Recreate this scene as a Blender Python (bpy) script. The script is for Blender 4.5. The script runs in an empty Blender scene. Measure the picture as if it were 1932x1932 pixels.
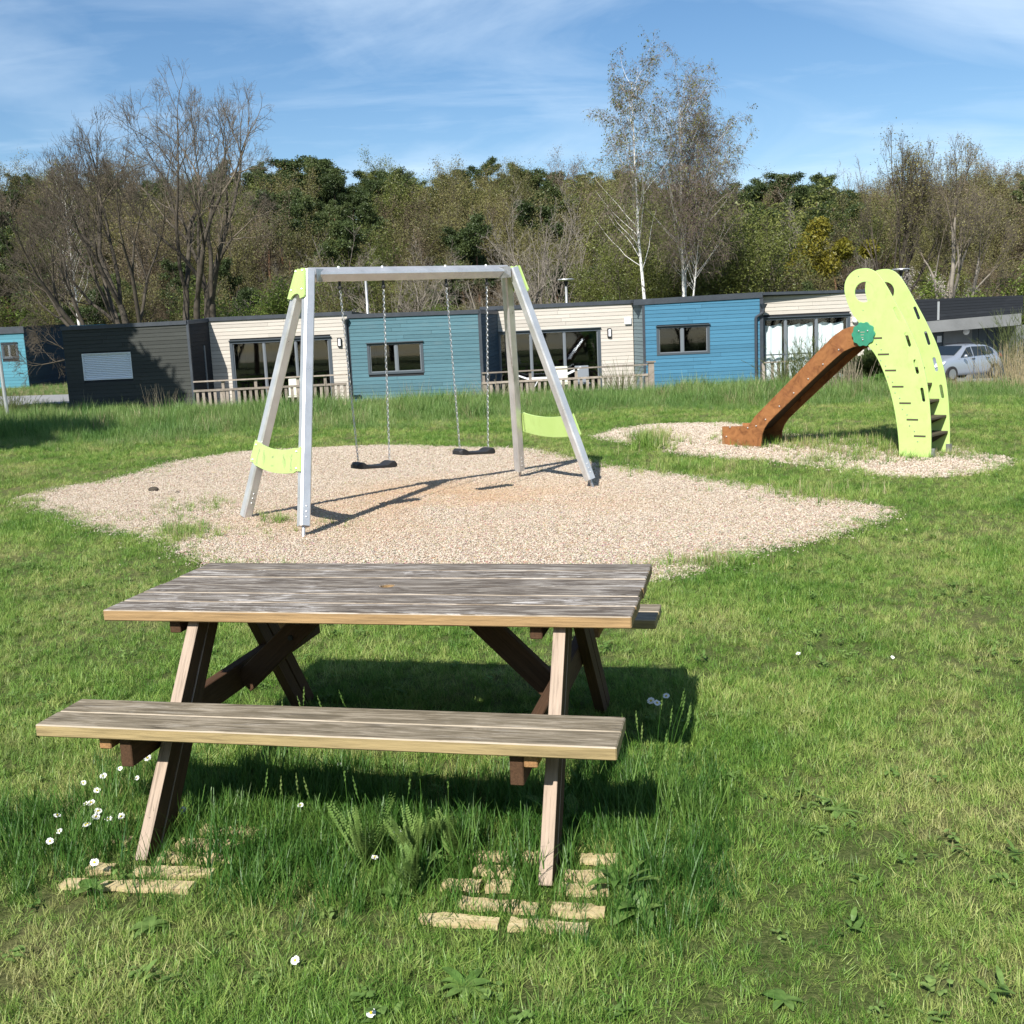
import bpy, bmesh, math, random
import numpy as np
from mathutils import Matrix, Vector
PI = math.pi
R = math.radians
S = bpy.context.scene
C = S.collection

# ------------------------------------------------------------------ camera
CH, CP, CR, CF = 1.695, R(9.288), R(-2.551), 2015.3      # height, pitch, roll, focal length in 1932-px units
_f = Vector((0, math.cos(CP), -math.sin(CP)))
_u = Vector((0, math.sin(CP), math.cos(CP)))
_x = Vector((1, 0, 0))
CX = math.cos(CR) * _x + math.sin(CR) * _u
CU = -math.sin(CR) * _x + math.cos(CR) * _u
cam_d = bpy.data.cameras.new('camera')
cam = bpy.data.objects.new('camera', cam_d)
C.objects.link(cam)
cam.matrix_world = Matrix(((CX.x, CU.x, -_f.x, 0), (CX.y, CU.y, -_f.y, 0), (CX.z, CU.z, -_f.z, CH), (0, 0, 0, 1)))
cam_d.sensor_width = 36
cam_d.lens = 36 * CF / 1932
cam_d.clip_start = 0.05
cam_d.clip_end = 3000
S.camera = cam

# ------------------------------------------------------------------ light and sky
SUN_EL = R(42.5)
SUN_V = Vector((-0.400, -0.916, 0)).normalized() * math.cos(SUN_EL) + Vector((0, 0, math.sin(SUN_EL)))   # towards the sun
sd = bpy.data.lights.new('sun', 'SUN')
sd.energy = 5.0
sd.angle = R(0.53)
sd.color = (1.0, 0.955, 0.88)
so = bpy.data.objects.new('sun', sd)
C.objects.link(so)
so.rotation_euler = (-SUN_V).to_track_quat('-Z', 'Y').to_euler()
so.location = (0, 0, 30)
S.view_settings.view_transform = 'Standard'
S.view_settings.look = 'None'
S.view_settings.gamma = 1
S.view_settings.use_curve_mapping = False
S.view_settings.exposure = 0.62
W = bpy.data.worlds.new('World')
S.world = W
W.use_nodes = True
nt = W.node_tree
nt.nodes.clear()
def N(t, kind, **kw):
    n = t.nodes.new(kind)
    for k, v in kw.items():
        if k in ('inp',):
            for a, b in v.items(): n.inputs[a].default_value = b
        else: setattr(n, k, v)
    return n
wo = N(nt, 'ShaderNodeOutputWorld')
bg = N(nt, 'ShaderNodeBackground', inp={'Strength': 0.072})
sky = N(nt, 'ShaderNodeTexSky', sky_type='NISHITA', sun_disc=False)
sky.sun_elevation = SUN_EL
sky.sun_rotation = math.atan2(SUN_V.x, SUN_V.y)
sky.air_density = 1.0; sky.dust_density = 0.15; sky.ozone_density = 2.2; sky.altitude = 100
tc = N(nt, 'ShaderNodeTexCoord')
# thin cirrus: direction projected onto a high flat layer
sx = N(nt, 'ShaderNodeSeparateXYZ')
nt.links.new(tc.outputs['Generated'], sx.inputs[0])
zz = N(nt, 'ShaderNodeMath', operation='ADD', inp={1: 0.12}); nt.links.new(sx.outputs[2], zz.inputs[0])
zc = N(nt, 'ShaderNodeMath', operation='MAXIMUM', inp={1: 0.05}); nt.links.new(zz.outputs[0], zc.inputs[0])
dx = N(nt, 'ShaderNodeMath', operation='DIVIDE'); nt.links.new(sx.outputs[0], dx.inputs[0]); nt.links.new(zc.outputs[0], dx.inputs[1])
dy = N(nt, 'ShaderNodeMath', operation='DIVIDE'); nt.links.new(sx.outputs[1], dy.inputs[0]); nt.links.new(zc.outputs[0], dy.inputs[1])
cb = N(nt, 'ShaderNodeCombineXYZ'); nt.links.new(dx.outputs[0], cb.inputs[0]); nt.links.new(dy.outputs[0], cb.inputs[1])
mp = N(nt, 'ShaderNodeMapping'); mp.inputs['Rotation'].default_value = (0, 0, R(-30)); mp.inputs['Scale'].default_value = (0.42, 0.50, 1); mp.inputs['Location'].default_value = (3.3, 1.2, 0)
nt.links.new(cb.outputs[0], mp.inputs[0])
n1 = N(nt, 'ShaderNodeTexNoise', inp={'Scale': 1.5, 'Detail': 9.0, 'Roughness': 0.52, 'Distortion': 1.1}); nt.links.new(mp.outputs[0], n1.inputs['Vector'])
mp2 = N(nt, 'ShaderNodeMapping'); mp2.inputs['Rotation'].default_value = (0, 0, R(25)); mp2.inputs['Scale'].default_value = (0.5, 1.0, 1)
nt.links.new(cb.outputs[0], mp2.inputs[0])
n2 = N(nt, 'ShaderNodeTexNoise', inp={'Scale': 1.6, 'Detail': 8.0, 'Roughness': 0.6, 'Distortion': 0.6}); nt.links.new(mp2.outputs[0], n2.inputs['Vector'])
r1 = N(nt, 'ShaderNodeMapRange', inp={'From Min': 0.42, 'From Max': 0.80, 'To Min': 0.0, 'To Max': 0.62}); nt.links.new(n1.outputs[0], r1.inputs[0])
r2 = N(nt, 'ShaderNodeMapRange', inp={'From Min': 0.48, 'From Max': 0.85, 'To Min': 0.0, 'To Max': 0.5}); nt.links.new(n2.outputs[0], r2.inputs[0])
ad = N(nt, 'ShaderNodeMath', operation='ADD', use_clamp=True); nt.links.new(r1.outputs[0], ad.inputs[0]); nt.links.new(r2.outputs[0], ad.inputs[1])
hs = N(nt, 'ShaderNodeHueSaturation', inp={'Saturation': 1.18, 'Value': 1.16, 'Hue': 0.50}); nt.links.new(sky.outputs[0], hs.inputs['Color'])
mx = N(nt, 'ShaderNodeMix', data_type='RGBA'); mx.inputs['B'].default_value = (8.6, 10.2, 11.8, 1)
nt.links.new(ad.outputs[0], mx.inputs['Factor']); nt.links.new(hs.outputs[0], mx.inputs['A'])
nt.links.new(mx.outputs['Result'], bg.inputs['Color']); nt.links.new(bg.outputs[0], wo.inputs[0])

# ------------------------------------------------------------------ view geometry helpers (photo pixel on a 1932 grid -> place)
def ray(px, py):
    return CX * ((px - 966) / CF) + CU * (-(py - 966) / CF) + _f
def at_y(px, py, Y):
    d = ray(px, py); t = Y / d.y
    return Vector((0, 0, CH)) + d * t
def at_z(px, py, z=0.0):
    d = ray(px, py); t = (z - CH) / d.z
    return Vector((0, 0, CH)) + d * t
def ss(a, b, v):
    t = min(1, max(0, (v - a) / (b - a)))
    return t * t * (3 - 2 * t)
def gz(x, y):
    z = 0.09 * ss(13.2, 16.2, y) * (1 - ss(24, 30, y))
    z += -0.55 * ss(26, 38, y) * ss(-14, -8.5, x)
    z += -0.36 * ss(38, 43, y) * ss(8, 14, x)
    z += -0.32 * ss(22, 31, y) * ss(9.5, 12.5, x)
    if y > 66:
        z += hill(x, y)
    return z
def hill(x, y):
    crest = 15.3 - 2.6 * max(-1.6, min(1.6, x / 70)) + 0.7 * math.sin(x * 0.09 + 1.0)
    return crest * ss(68, 150, y) - 4.0 * ss(170, 400, y)
NPR = np.random.RandomState

# ------------------------------------------------------------------ object helpers
WM = {}
def put(o, wm=None, parent=None):
    C.objects.link(o)
    wm = wm or Matrix.Identity(4)
    if parent is not None:
        o.parent = parent
        o.matrix_parent_inverse = WM[parent.name].inverted()
    o.matrix_basis = wm
    WM[o.name] = wm
    return o
def thing(name, label, cat, loc, rz=0, group=None):
    o = bpy.data.objects.new(name, None)
    o.empty_display_size = 0.2
    put(o, Matrix.LocRotScale(Vector(loc), Matrix.Rotation(rz, 3, 'Z'), None))
    return tag(o, label, cat, group)
def tag(o, label=None, cat=None, group=None, kind=None):
    if label: o['label'] = label
    if cat: o['category'] = cat
    if group: o['group'] = group
    if kind: o['kind'] = kind
    return o
class MB:
    def __init__(s): s.v = []; s.f = []; s.m = []
    def add(s, vs, fs, m=0):
        o = len(s.v); s.v += [tuple(v) for v in vs]; s.f += [tuple(i + o for i in f) for f in fs]; s.m += [m] * len(fs)
        return s
    def box(s, x0, x1, y0, y1, z0, z1, m=0, M=None):
        vs = [(x0, y0, z0), (x1, y0, z0), (x1, y1, z0), (x0, y1, z0), (x0, y0, z1), (x1, y0, z1), (x1, y1, z1), (x0, y1, z1)]
        if M is not None: vs = [tuple(M @ Vector(v)) for v in vs]
        return s.add(vs, [(0, 3, 2, 1), (4, 5, 6, 7), (0, 1, 5, 4), (1, 2, 6, 5), (2, 3, 7, 6), (3, 0, 4, 7)], m)
    def quadbox(s, q, off, m=0):
        """q: four points (ccw seen from outside), thickened by vector off"""
        vs = [Vector(a) for a in q] + [Vector(a) + Vector(off) for a in q]
        n = len(q)
        fs = [tuple(range(n)), tuple(range(2 * n - 1, n - 1, -1))] + [(i, i + n, (i + 1) % n + n, (i + 1) % n) for i in range(n)]
        return s.add(vs, fs, m)
    def tube(s, path, rad, n=8, m=0, cap=True, up=None, squash=1.0, flat=0.0):
        path = [Vector(p) for p in path]
        rs = rad if isinstance(rad, (list, tuple)) else [rad] * len(path)
        prev = None; rings = []
        for i, p in enumerate(path):
            a = path[max(0, i - 1)]; b = path[min(len(path) - 1, i + 1)]
            t = (b - a).normalized()
            if prev is None:
                ref = Vector(up) if up else (Vector((0, 0, 1)) if abs(t.z) < 0.9 else Vector((0, 1, 0)))
            else: ref = prev
            x = ref - t * ref.dot(t)
            if x.length < 1e-6: x = t.orthogonal()
            x.normalize(); y = t.cross(x); prev = x
            rings.append([p + (x * math.cos(2 * PI * (k + 0.5) / n) + y * math.sin(2 * PI * (k + 0.5) / n) * squash) * rs[i] for k in range(n)])
        vs = [v for r in rings for v in r]; fs = []
        for i in range(len(path) - 1):
            for k in range(n):
                a = i * n + k; b = i * n + (k + 1) % n
                fs.append((a, b, b + n, a + n))
        if cap:
            fs.append(tuple(range(n - 1, -1, -1))); fs.append(tuple(range((len(path) - 1) * n, len(path) * n)))
        return s.add(vs, fs, m)
    def sphere(s, c, r, seg=8, ring=5, m=0, sc=(1, 1, 1)):
        vs = [(c[0], c[1], c[2] + r * sc[2])]
        for i in range(1, ring):
            a = PI * i / ring
            for k in range(seg):
                b = 2 * PI * k / seg
                vs.append((c[0] + r * sc[0] * math.sin(a) * math.cos(b), c[1] + r * sc[1] * math.sin(a) * math.sin(b), c[2] + r * sc[2] * math.cos(a)))
        vs.append((c[0], c[1], c[2] - r * sc[2]))
        fs = [(0, 1 + k, 1 + (k + 1) % seg) for k in range(seg)]
        for i in range(ring - 2):
            for k in range(seg):
                a = 1 + i * seg + k; b = 1 + i * seg + (k + 1) % seg
                fs.append((a, a + seg, b + seg, b))
        e = len(vs) - 1; o = 1 + (ring - 2) * seg
        fs += [(e, o + (k + 1) % seg, o + k) for k in range(seg)]
        return s.add(vs, fs, m)
    def mesh(s, name, mats, smooth=False, bevel=0.0, segs=1):
        me = bpy.data.meshes.new(name)
        me.from_pydata(s.v, [], s.f)
        for m in (mats if isinstance(mats, (list, tuple)) else [mats]): me.materials.append(m)
        if any(s.m): me.polygons.foreach_set('material_index', s.m)
        if bevel > 0:
            bm = bmesh.new(); bm.from_mesh(me)
            bmesh.ops.bevel(bm, geom=bm.edges[:], offset=bevel, segments=segs, affect='EDGES', profile=0.6)
            bm.to_mesh(me); bm.free()
        if smooth: me.polygons.foreach_set('use_smooth', [True] * len(me.polygons))
        me.update()
        return me
    def build(s, name, mats, parent=None, smooth=False, bevel=0.0, segs=1, wm=None):
        return put(bpy.data.objects.new(name, s.mesh(name, mats, smooth, bevel, segs)), wm, parent)
def obj(name, me, parent=None, wm=None):
    return put(bpy.data.objects.new(name, me), wm, parent)
def np_mesh(name, V, F, mat, smooth=False, quads=True):
    """V (n,3) float, F (m,k) int"""
    me = bpy.data.meshes.new(name)
    V = np.asarray(V, np.float32); F = np.asarray(F, np.int32)
    k = F.shape[1]
    me.vertices.add(len(V)); me.vertices.foreach_set('co', V.ravel())
    me.loops.add(F.size); me.loops.foreach_set('vertex_index', F.ravel())
    me.polygons.add(len(F)); me.polygons.foreach_set('loop_start', np.arange(0, F.size, k, dtype=np.int32))
    me.polygons.foreach_set('loop_total', np.full(len(F), k, np.int32))
    if smooth: me.polygons.foreach_set('use_smooth', np.ones(len(F), bool))
    for m in (mat if isinstance(mat, (list, tuple)) else [mat]): me.materials.append(m)
    me.update(calc_edges=True)
    return me

# ------------------------------------------------------------------ materials
def mat(name, base=(0.5, 0.5, 0.5), rough=0.7, metal=0.0, spec=0.5, fn=None):
    m = bpy.data.materials.new(name); m.use_nodes = True
    t = m.node_tree; b = t.nodes['Principled BSDF']
    b.inputs['Base Color'].default_value = (*base, 1)
    b.inputs['Roughness'].default_value = rough
    b.inputs['Metallic'].default_value = metal
    b.inputs['Specular IOR Level'].default_value = spec
    if fn: fn(t, b)
    return m
def ramp(t, fac, stops):
    n = N(t, 'ShaderNodeValToRGB'); cr = n.color_ramp
    while len(cr.elements) < len(stops): cr.elements.new(0.5)
    for e, (p, c) in zip(cr.elements, stops): e.position = p; e.color = (*c, 1)
    if fac is not None: t.links.new(fac, n.inputs[0])
    return n.outputs[0]
def noise(t, vec, scale, detail=4, rough=0.55, dist=0.0):
    n = N(t, 'ShaderNodeTexNoise', inp={'Scale': scale, 'Detail': detail, 'Roughness': rough, 'Distortion': dist})
    if vec is not None: t.links.new(vec, n.inputs['Vector'])
    return n.outputs[0]
def mapping(t, vec, scale=(1, 1, 1), rot=(0, 0, 0), loc=(0, 0, 0)):
    n = N(t, 'ShaderNodeMapping'); n.inputs['Scale'].default_value = scale; n.inputs['Rotation'].default_value = rot; n.inputs['Location'].default_value = loc
    t.links.new(vec, n.inputs[0]); return n.outputs[0]
def mixc(t, fac, a, b, mode='MIX'):
    n = N(t, 'ShaderNodeMix', data_type='RGBA', blend_type=mode)
    for k, v in (('Factor', fac), ('A', a), ('B', b)):
        if hasattr(v, 'links') or hasattr(v, 'node'): t.links.new(v, n.inputs[k])
        elif k == 'Factor': n.inputs[k].default_value = v
        else: n.inputs[k].default_value = (*v, 1)
    return n.outputs['Result']
def math_(t, op, a, b=None, clamp=False):
    n = N(t, 'ShaderNodeMath', operation=op, use_clamp=clamp)
    for i, v in enumerate((a, b)):
        if v is None: continue
        if hasattr(v, 'node'): t.links.new(v, n.inputs[i])
        else: n.inputs[i].default_value = v
    return n.outputs[0]
def maprange(t, v, a, b, c=0.0, d=1.0):
    n = N(t, 'ShaderNodeMapRange', inp={'From Min': a, 'From Max': b, 'To Min': c, 'To Max': d}); t.links.new(v, n.inputs[0]); return n.outputs[0]
def bump(t, b, h, strength=0.3, dist=0.01):
    n = N(t, 'ShaderNodeBump', inp={'Strength': strength, 'Distance': dist}); t.links.new(h, n.inputs['Height']); t.links.new(n.outputs[0], b.inputs['Normal'])
def ocoord(t):
    """object coordinates shifted by a random amount per object, so that copies differ"""
    tc = N(t, 'ShaderNodeTexCoord'); oi = N(t, 'ShaderNodeObjectInfo')
    m = N(t, 'ShaderNodeVectorMath', operation='SCALE'); m.inputs[0].default_value = (13.1, 7.7, 5.3); t.links.new(oi.outputs['Random'], m.inputs['Scale'])
    a = N(t, 'ShaderNodeVectorMath', operation='ADD'); t.links.new(tc.outputs['Object'], a.inputs[0]); t.links.new(m.outputs[0], a.inputs[1])
    return a.outputs[0], tc, oi

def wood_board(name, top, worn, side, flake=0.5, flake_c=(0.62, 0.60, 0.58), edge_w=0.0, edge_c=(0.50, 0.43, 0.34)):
    """board lying along its own X: weathered upper face, fresher sides, pale arrises painted for wear and sunlight"""
    def fn(t, b):
        v, tc, oi = ocoord(t)
        vg = mapping(t, v, (1.3, 16, 16))
        g = noise(t, vg, 4.0, 10, 0.68, 0.8)
        vf = mapping(t, v, (1.0, 60, 60))
        g2 = noise(t, vf, 3.0, 5, 0.6, 0.3)
        topc = ramp(t, g, [(0.32, tuple(c * 0.40 for c in top)), (0.48, top), (0.66, worn)])
        topc = mixc(t, maprange(t, g2, 0.3, 0.75), topc, tuple(c * 0.62 for c in top), 'MIX') if False else topc
        # knots
        kn = N(t, 'ShaderNodeTexVoronoi', inp={'Scale': 1.0}); t.links.new(mapping(t, v, (2.6, 7.0, 7.0)), kn.inputs['Vector'])
        kk = maprange(t, kn.outputs['Distance'], 0.05, 0.13, 1.0, 0.0)
        topc = mixc(t, math_(t, 'MULTIPLY', kk, 0.55), topc, tuple(c * 0.25 for c in top))
        fl = noise(t, mapping(t, v, (2.2, 22, 22)), 2.2, 8, 0.72, 1.2)
        big = noise(t, mapping(t, v, (0.9, 2.2, 2.2)), 1.3, 3, 0.5)
        fm = math_(t, 'MULTIPLY', maprange(t, fl, 0.53, 0.61), maprange(t, big, 0.40, 0.60), True)
        topc = mixc(t, math_(t, 'MULTIPLY', fm, flake), topc, flake_c)
        gs = noise(t, mapping(t, v, (1.6, 26, 26)), 3.0, 6, 0.6, 0.6)
        sidec = ramp(t, gs, [(0.28, tuple(c * 0.55 for c in side)), (0.52, side), (0.8, tuple(min(1, c * 1.35) for c in side))])
        sidec = mixc(t, math_(t, 'MULTIPLY', kk, 0.6), sidec, tuple(c * 0.3 for c in side))
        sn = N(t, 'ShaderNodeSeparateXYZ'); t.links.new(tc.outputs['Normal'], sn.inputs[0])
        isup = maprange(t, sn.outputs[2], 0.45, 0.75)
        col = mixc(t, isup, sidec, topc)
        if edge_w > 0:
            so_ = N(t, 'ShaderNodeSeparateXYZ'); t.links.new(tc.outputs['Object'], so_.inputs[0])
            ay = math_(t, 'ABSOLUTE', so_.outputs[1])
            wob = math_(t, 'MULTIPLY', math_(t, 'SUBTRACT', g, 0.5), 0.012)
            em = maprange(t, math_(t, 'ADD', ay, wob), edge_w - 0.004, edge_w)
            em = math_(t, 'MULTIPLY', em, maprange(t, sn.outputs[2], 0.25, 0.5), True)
            col = mixc(t, math_(t, 'MULTIPLY', em, 0.65), col, edge_c)  # pale edge line painted in: worn wood and the sunlit gap together
        t.links.new(col, b.inputs['Base Color'])
        bump(t, b, math_(t, 'ADD', g, math_(t, 'MULTIPLY', g2, 0.6)), 0.55, 0.004)
    return mat(name, rough=0.82, spec=0.25, fn=fn)
M = {}
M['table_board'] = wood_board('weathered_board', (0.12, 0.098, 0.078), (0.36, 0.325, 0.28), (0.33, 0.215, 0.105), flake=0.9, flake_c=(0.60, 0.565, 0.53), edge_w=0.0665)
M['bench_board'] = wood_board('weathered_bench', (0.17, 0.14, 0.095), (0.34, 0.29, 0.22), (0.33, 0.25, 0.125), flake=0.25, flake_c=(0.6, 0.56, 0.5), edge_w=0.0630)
def leg_wood(name, base, pale):
    def fn(t, b):
        v, tc, oi = ocoord(t)
        g = noise(t, mapping(t, v, (2, 45, 45)), 3.0, 7, 0.65, 0.5)
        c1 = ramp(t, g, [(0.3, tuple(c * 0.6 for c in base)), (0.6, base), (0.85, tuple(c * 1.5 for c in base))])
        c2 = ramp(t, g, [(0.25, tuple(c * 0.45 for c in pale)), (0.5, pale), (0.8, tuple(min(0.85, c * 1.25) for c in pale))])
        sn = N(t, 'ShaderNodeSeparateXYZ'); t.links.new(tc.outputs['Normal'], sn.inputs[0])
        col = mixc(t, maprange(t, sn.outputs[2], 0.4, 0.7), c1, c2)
        t.links.new(col, b.inputs['Base Color']); bump(t, b, g, 0.6, 0.003)
    return mat(name, rough=0.8, spec=0.2, fn=fn)
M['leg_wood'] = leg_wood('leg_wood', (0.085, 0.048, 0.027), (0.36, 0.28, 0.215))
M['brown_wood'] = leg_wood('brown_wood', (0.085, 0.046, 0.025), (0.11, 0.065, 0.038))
M['end_grain'] = leg_wood('end_grain', (0.34, 0.19, 0.085), (0.34, 0.19, 0.085))
def metal_fn(a, b_, sc=6):
    def fn(t, b):
        v, tc, oi = ocoord(t)
        g = noise(t, mapping(t, v, (1, 1, 1)), sc, 6, 0.6)
        t.links.new(ramp(t, g, [(0.3, a), (0.7, b_)]), b.inputs['Base Color'])
        t.links.new(maprange(t, g, 0.3, 0.7, 0.26, 0.42), b.inputs['Roughness'])
    return fn
M['alu'] = mat('brushed_aluminium', rough=0.36, metal=0.6, fn=metal_fn((0.58, 0.58, 0.58), (0.74, 0.74, 0.745)))
M['galv'] = mat('galvanised_steel', rough=0.45, metal=0.8, fn=metal_fn((0.38, 0.38, 0.39), (0.56, 0.56, 0.57), 25))
M['chain'] = mat('chain_steel', (0.62, 0.62, 0.62), 0.35, 0.9)
M['bolt'] = mat('bolt_steel', (0.55, 0.55, 0.55), 0.3, 0.9)
M['rubber'] = mat('black_rubber', (0.018, 0.018, 0.019), 0.6, fn=lambda t, b: bump(t, b, noise(t, ocoord(t)[0], 90, 4), 0.2, 0.002))
def lime_fn(t, b):
    v, tc, oi = ocoord(t)
    a = noise(t, v, 3.5, 5, 0.6); s = noise(t, v, 120, 3, 0.6)
    c = ramp(t, a, [(0.25, (0.43, 0.60, 0.185)), (0.75, (0.49, 0.66, 0.23))])
    dirt = math_(t, 'MULTIPLY', maprange(t, noise(t, mapping(t, v, (5, 3, 1.2)), 3, 8, 0.75), 0.52, 0.75), 0.42)
    c = mixc(t, dirt, c, (0.30, 0.38, 0.10))
    t.links.new(c, b.inputs['Base Color']); bump(t, b, s, 0.06, 0.002)
M['lime'] = mat('lime_panel', rough=0.42, spec=0.4, fn=lime_fn)
M['lime_edge'] = mat('lime_edge', (0.30, 0.46, 0.07), 0.6)
M['grey_print'] = mat('grey_print', (0.27, 0.33, 0.16), 0.6)
M['pink_print'] = mat('pink_print', (0.28, 0.30, 0.22), 0.6)
M['flower_green'] = mat('flower_green', (0.035, 0.33, 0.17), 0.5, fn=lambda t, b: t.links.new(ramp(t, noise(t, ocoord(t)[0], 9, 5), [(0.3, (0.028, 0.19, 0.115)), (0.7, (0.04, 0.26, 0.155))]), b.inputs['Base Color']))
def ply_fn(t, b):
    v, tc, oi = ocoord(t)
    vr = mapping(t, v, (1, 1, 1), rot=(0, R(0), 0))
    g = noise(t, mapping(t, v, (3.0, 3.0, 22.0)), 2.2, 9, 0.66, 1.2)
    p = noise(t, v, 3.0, 4, 0.6)
    c = ramp(t, g, [(0.28, (0.10, 0.034, 0.013)), (0.47, (0.25, 0.105, 0.037)), (0.75, (0.37, 0.165, 0.060))])
    c = mixc(t, maprange(t, p, 0.5, 0.75, 0, 0.55), c, (0.19, 0.068, 0.03))
    kn = N(t, 'ShaderNodeTexVoronoi', inp={'Scale': 4.2}); t.links.new(v, kn.inputs['Vector'])
    c = mixc(t, maprange(t, kn.outputs['Distance'], 0.06, 0.17, 0.8, 0.0), c, (0.08, 0.025, 0.01))
    t.links.new(c, b.inputs['Base Color']); bump(t, b, g, 0.25, 0.003)
M['slide_ply'] = mat('slide_plywood', rough=0.5, spec=0.35, fn=ply_fn)
M['dark_ply'] = mat('slide_underside', (0.055, 0.03, 0.018), 0.7)
M['step_brown'] = mat('step_brown', (0.075, 0.06, 0.035), 0.75)
M['steel_bed'] = mat('steel_bed', (0.6, 0.62, 0.65), 0.22, 1.0)

def clad_fn(a, b_, dirt=(0.1, 0.1, 0.1), dv=0.25):
    def fn(t, b):
        v, tc, oi = ocoord(t)
        g = noise(t, mapping(t, v, (1.2, 30, 30)), 2.5, 7, 0.65, 0.5)
        big = noise(t, v, 0.9, 4, 0.6)
        c = mixc(t, maprange(t, g, 0.3, 0.7), a, b_)
        c = mixc(t, maprange(t, big, 0.55, 0.8, 0, dv), c, dirt)
        hv = N(t, 'ShaderNodeHueSaturation'); t.links.new(c, hv.inputs['Color'])
        t.links.new(maprange(t, oi.outputs['Random'], 0, 1, 0.90, 1.10), hv.inputs['Value'])
        kn = N(t, 'ShaderNodeTexVoronoi', inp={'Scale': 1.0}); t.links.new(mapping(t, v, (1.6, 6.0, 6.0)), kn.inputs['Vector'])
        c2 = mixc(t, maprange(t, kn.outputs['Distance'], 0.03, 0.07, 0.5, 0.0), hv.outputs[0], tuple(x * 0.4 for x in a))
        t.links.new(c2, b.inputs['Base Color']); bump(t, b, g, 0.3, 0.003); b.inputs['Specular IOR Level'].default_value = 0.2
    return fn
M['cream_clad'] = mat('cream_cladding', rough=0.75, fn=clad_fn((0.44, 0.405, 0.355), (0.53, 0.49, 0.435), (0.42, 0.39, 0.34)))
M['teal_clad'] = mat('teal_cladding', rough=0.75, fn=clad_fn((0.060, 0.135, 0.165), (0.10, 0.195, 0.23), (0.13, 0.185, 0.20), 0.5))
M['blue_clad'] = mat('blue_cladding', rough=0.7, fn=clad_fn((0.048, 0.155, 0.245), (0.065, 0.195, 0.30), (0.07, 0.18, 0.27), 0.35))
M['lblue_clad'] = mat('light_blue_cladding', rough=0.7, fn=clad_fn((0.07, 0.22, 0.28), (0.09, 0.26, 0.33), (0.07, 0.18, 0.23), 0.3))
M['grey_clad'] = mat('dark_grey_cladding', rough=0.75, fn=clad_fn((0.040, 0.043, 0.040), (0.056, 0.060, 0.054), (0.09, 0.095, 0.09)))
M['char_clad'] = mat('charcoal_cladding', rough=0.7, fn=clad_fn((0.014, 0.017, 0.021), (0.024, 0.027, 0.033), (0.04, 0.044, 0.05), 0.5))
M['shaded_clad'] = mat('shaded_blue_cladding', rough=0.75, fn=clad_fn((0.03, 0.055, 0.08), (0.04, 0.07, 0.10), (0.03, 0.04, 0.05)))  # dark blue with the shade of side walls put into the colour
M['strip_clad'] = mat('slate_cladding', rough=0.75, fn=clad_fn((0.13, 0.175, 0.19), (0.17, 0.22, 0.235), (0.1, 0.13, 0.15)))
M['core'] = mat('wall_membrane', (0.02, 0.022, 0.025), 0.9)
M['trim'] = mat('anthracite_trim', rough=0.5, fn=lambda t, b: t.links.new(ramp(t, noise(t, ocoord(t)[0], 2.5, 6, 0.7), [(0.3, (0.030, 0.036, 0.046)), (0.7, (0.052, 0.062, 0.076))]), b.inputs['Base Color']))
M['frame'] = mat('window_frame', (0.06, 0.075, 0.09), 0.45)
M['frame_light'] = mat('window_frame_light', (0.16, 0.18, 0.20), 0.4)
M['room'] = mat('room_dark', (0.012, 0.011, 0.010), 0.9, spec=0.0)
M['white'] = mat('white_plastic', (0.78, 0.79, 0.80), 0.5)
M['shutter'] = mat('white_shutter', (0.78, 0.81, 0.86), 0.5)
M['black'] = mat('black_metal', (0.02, 0.02, 0.022), 0.45)
M['beige'] = mat('beige_cushion', (0.55, 0.56, 0.46), 0.9)
M['curtain'] = mat('curtain_cloth', (0.80, 0.84, 0.86), 0.9)
def glass_m(name):
    m = bpy.data.materials.new(name); m.use_nodes = True; t = m.node_tree; t.nodes.clear()
    o = N(t, 'ShaderNodeOutputMaterial'); mx = N(t, 'ShaderNodeMixShader'); tr = N(t, 'ShaderNodeBsdfTransparent'); gl = N(t, 'ShaderNodeBsdfGlossy')
    tr.inputs[0].default_value = (0.96, 0.98, 0.98, 1); gl.inputs['Roughness'].default_value = 0.02; gl.inputs[0].default_value = (0.9, 0.95, 1, 1)
    mx.inputs[0].default_value = 0.042
    t.links.new(tr.outputs[0], mx.inputs[1]); t.links.new(gl.outputs[0], mx.inputs[2]); t.links.new(mx.outputs[0], o.inputs[0])
    return m
M['glass'] = glass_m('window_glass')
M['tint_glass'] = mat('car_glass', (0.015, 0.02, 0.022), 0.06, spec=0.8)
def deck_fn(t, b):
    v, tc, oi = ocoord(t)
    g = noise(t, mapping(t, v, (1, 1, 1)), 7, 6, 0.7)
    c = ramp(t, g, [(0.3, (0.20, 0.165, 0.135)), (0.7, (0.36, 0.31, 0.26))])
    hv = N(t, 'ShaderNodeHueSaturation'); t.links.new(c, hv.inputs['Color']); t.links.new(maprange(t, oi.outputs['Random'], 0, 1, 0.7, 1.15), hv.inputs['Value'])
    t.links.new(hv.outputs[0], b.inputs['Base Color'])
M['grey_wood'] = mat('weathered_grey_wood', rough=0.9, fn=deck_fn)
M['concrete'] = mat('grey_render', rough=0.85, fn=lambda t, b: t.links.new(ramp(t, noise(t, ocoord(t)[0], 1.2, 7, 0.65), [(0.3, (0.14, 0.145, 0.145)), (0.7, (0.19, 0.195, 0.195))]), b.inputs['Base Color']))
M['garage_door'] = mat('garage_door', (0.05, 0.065, 0.075), 0.55)
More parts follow.
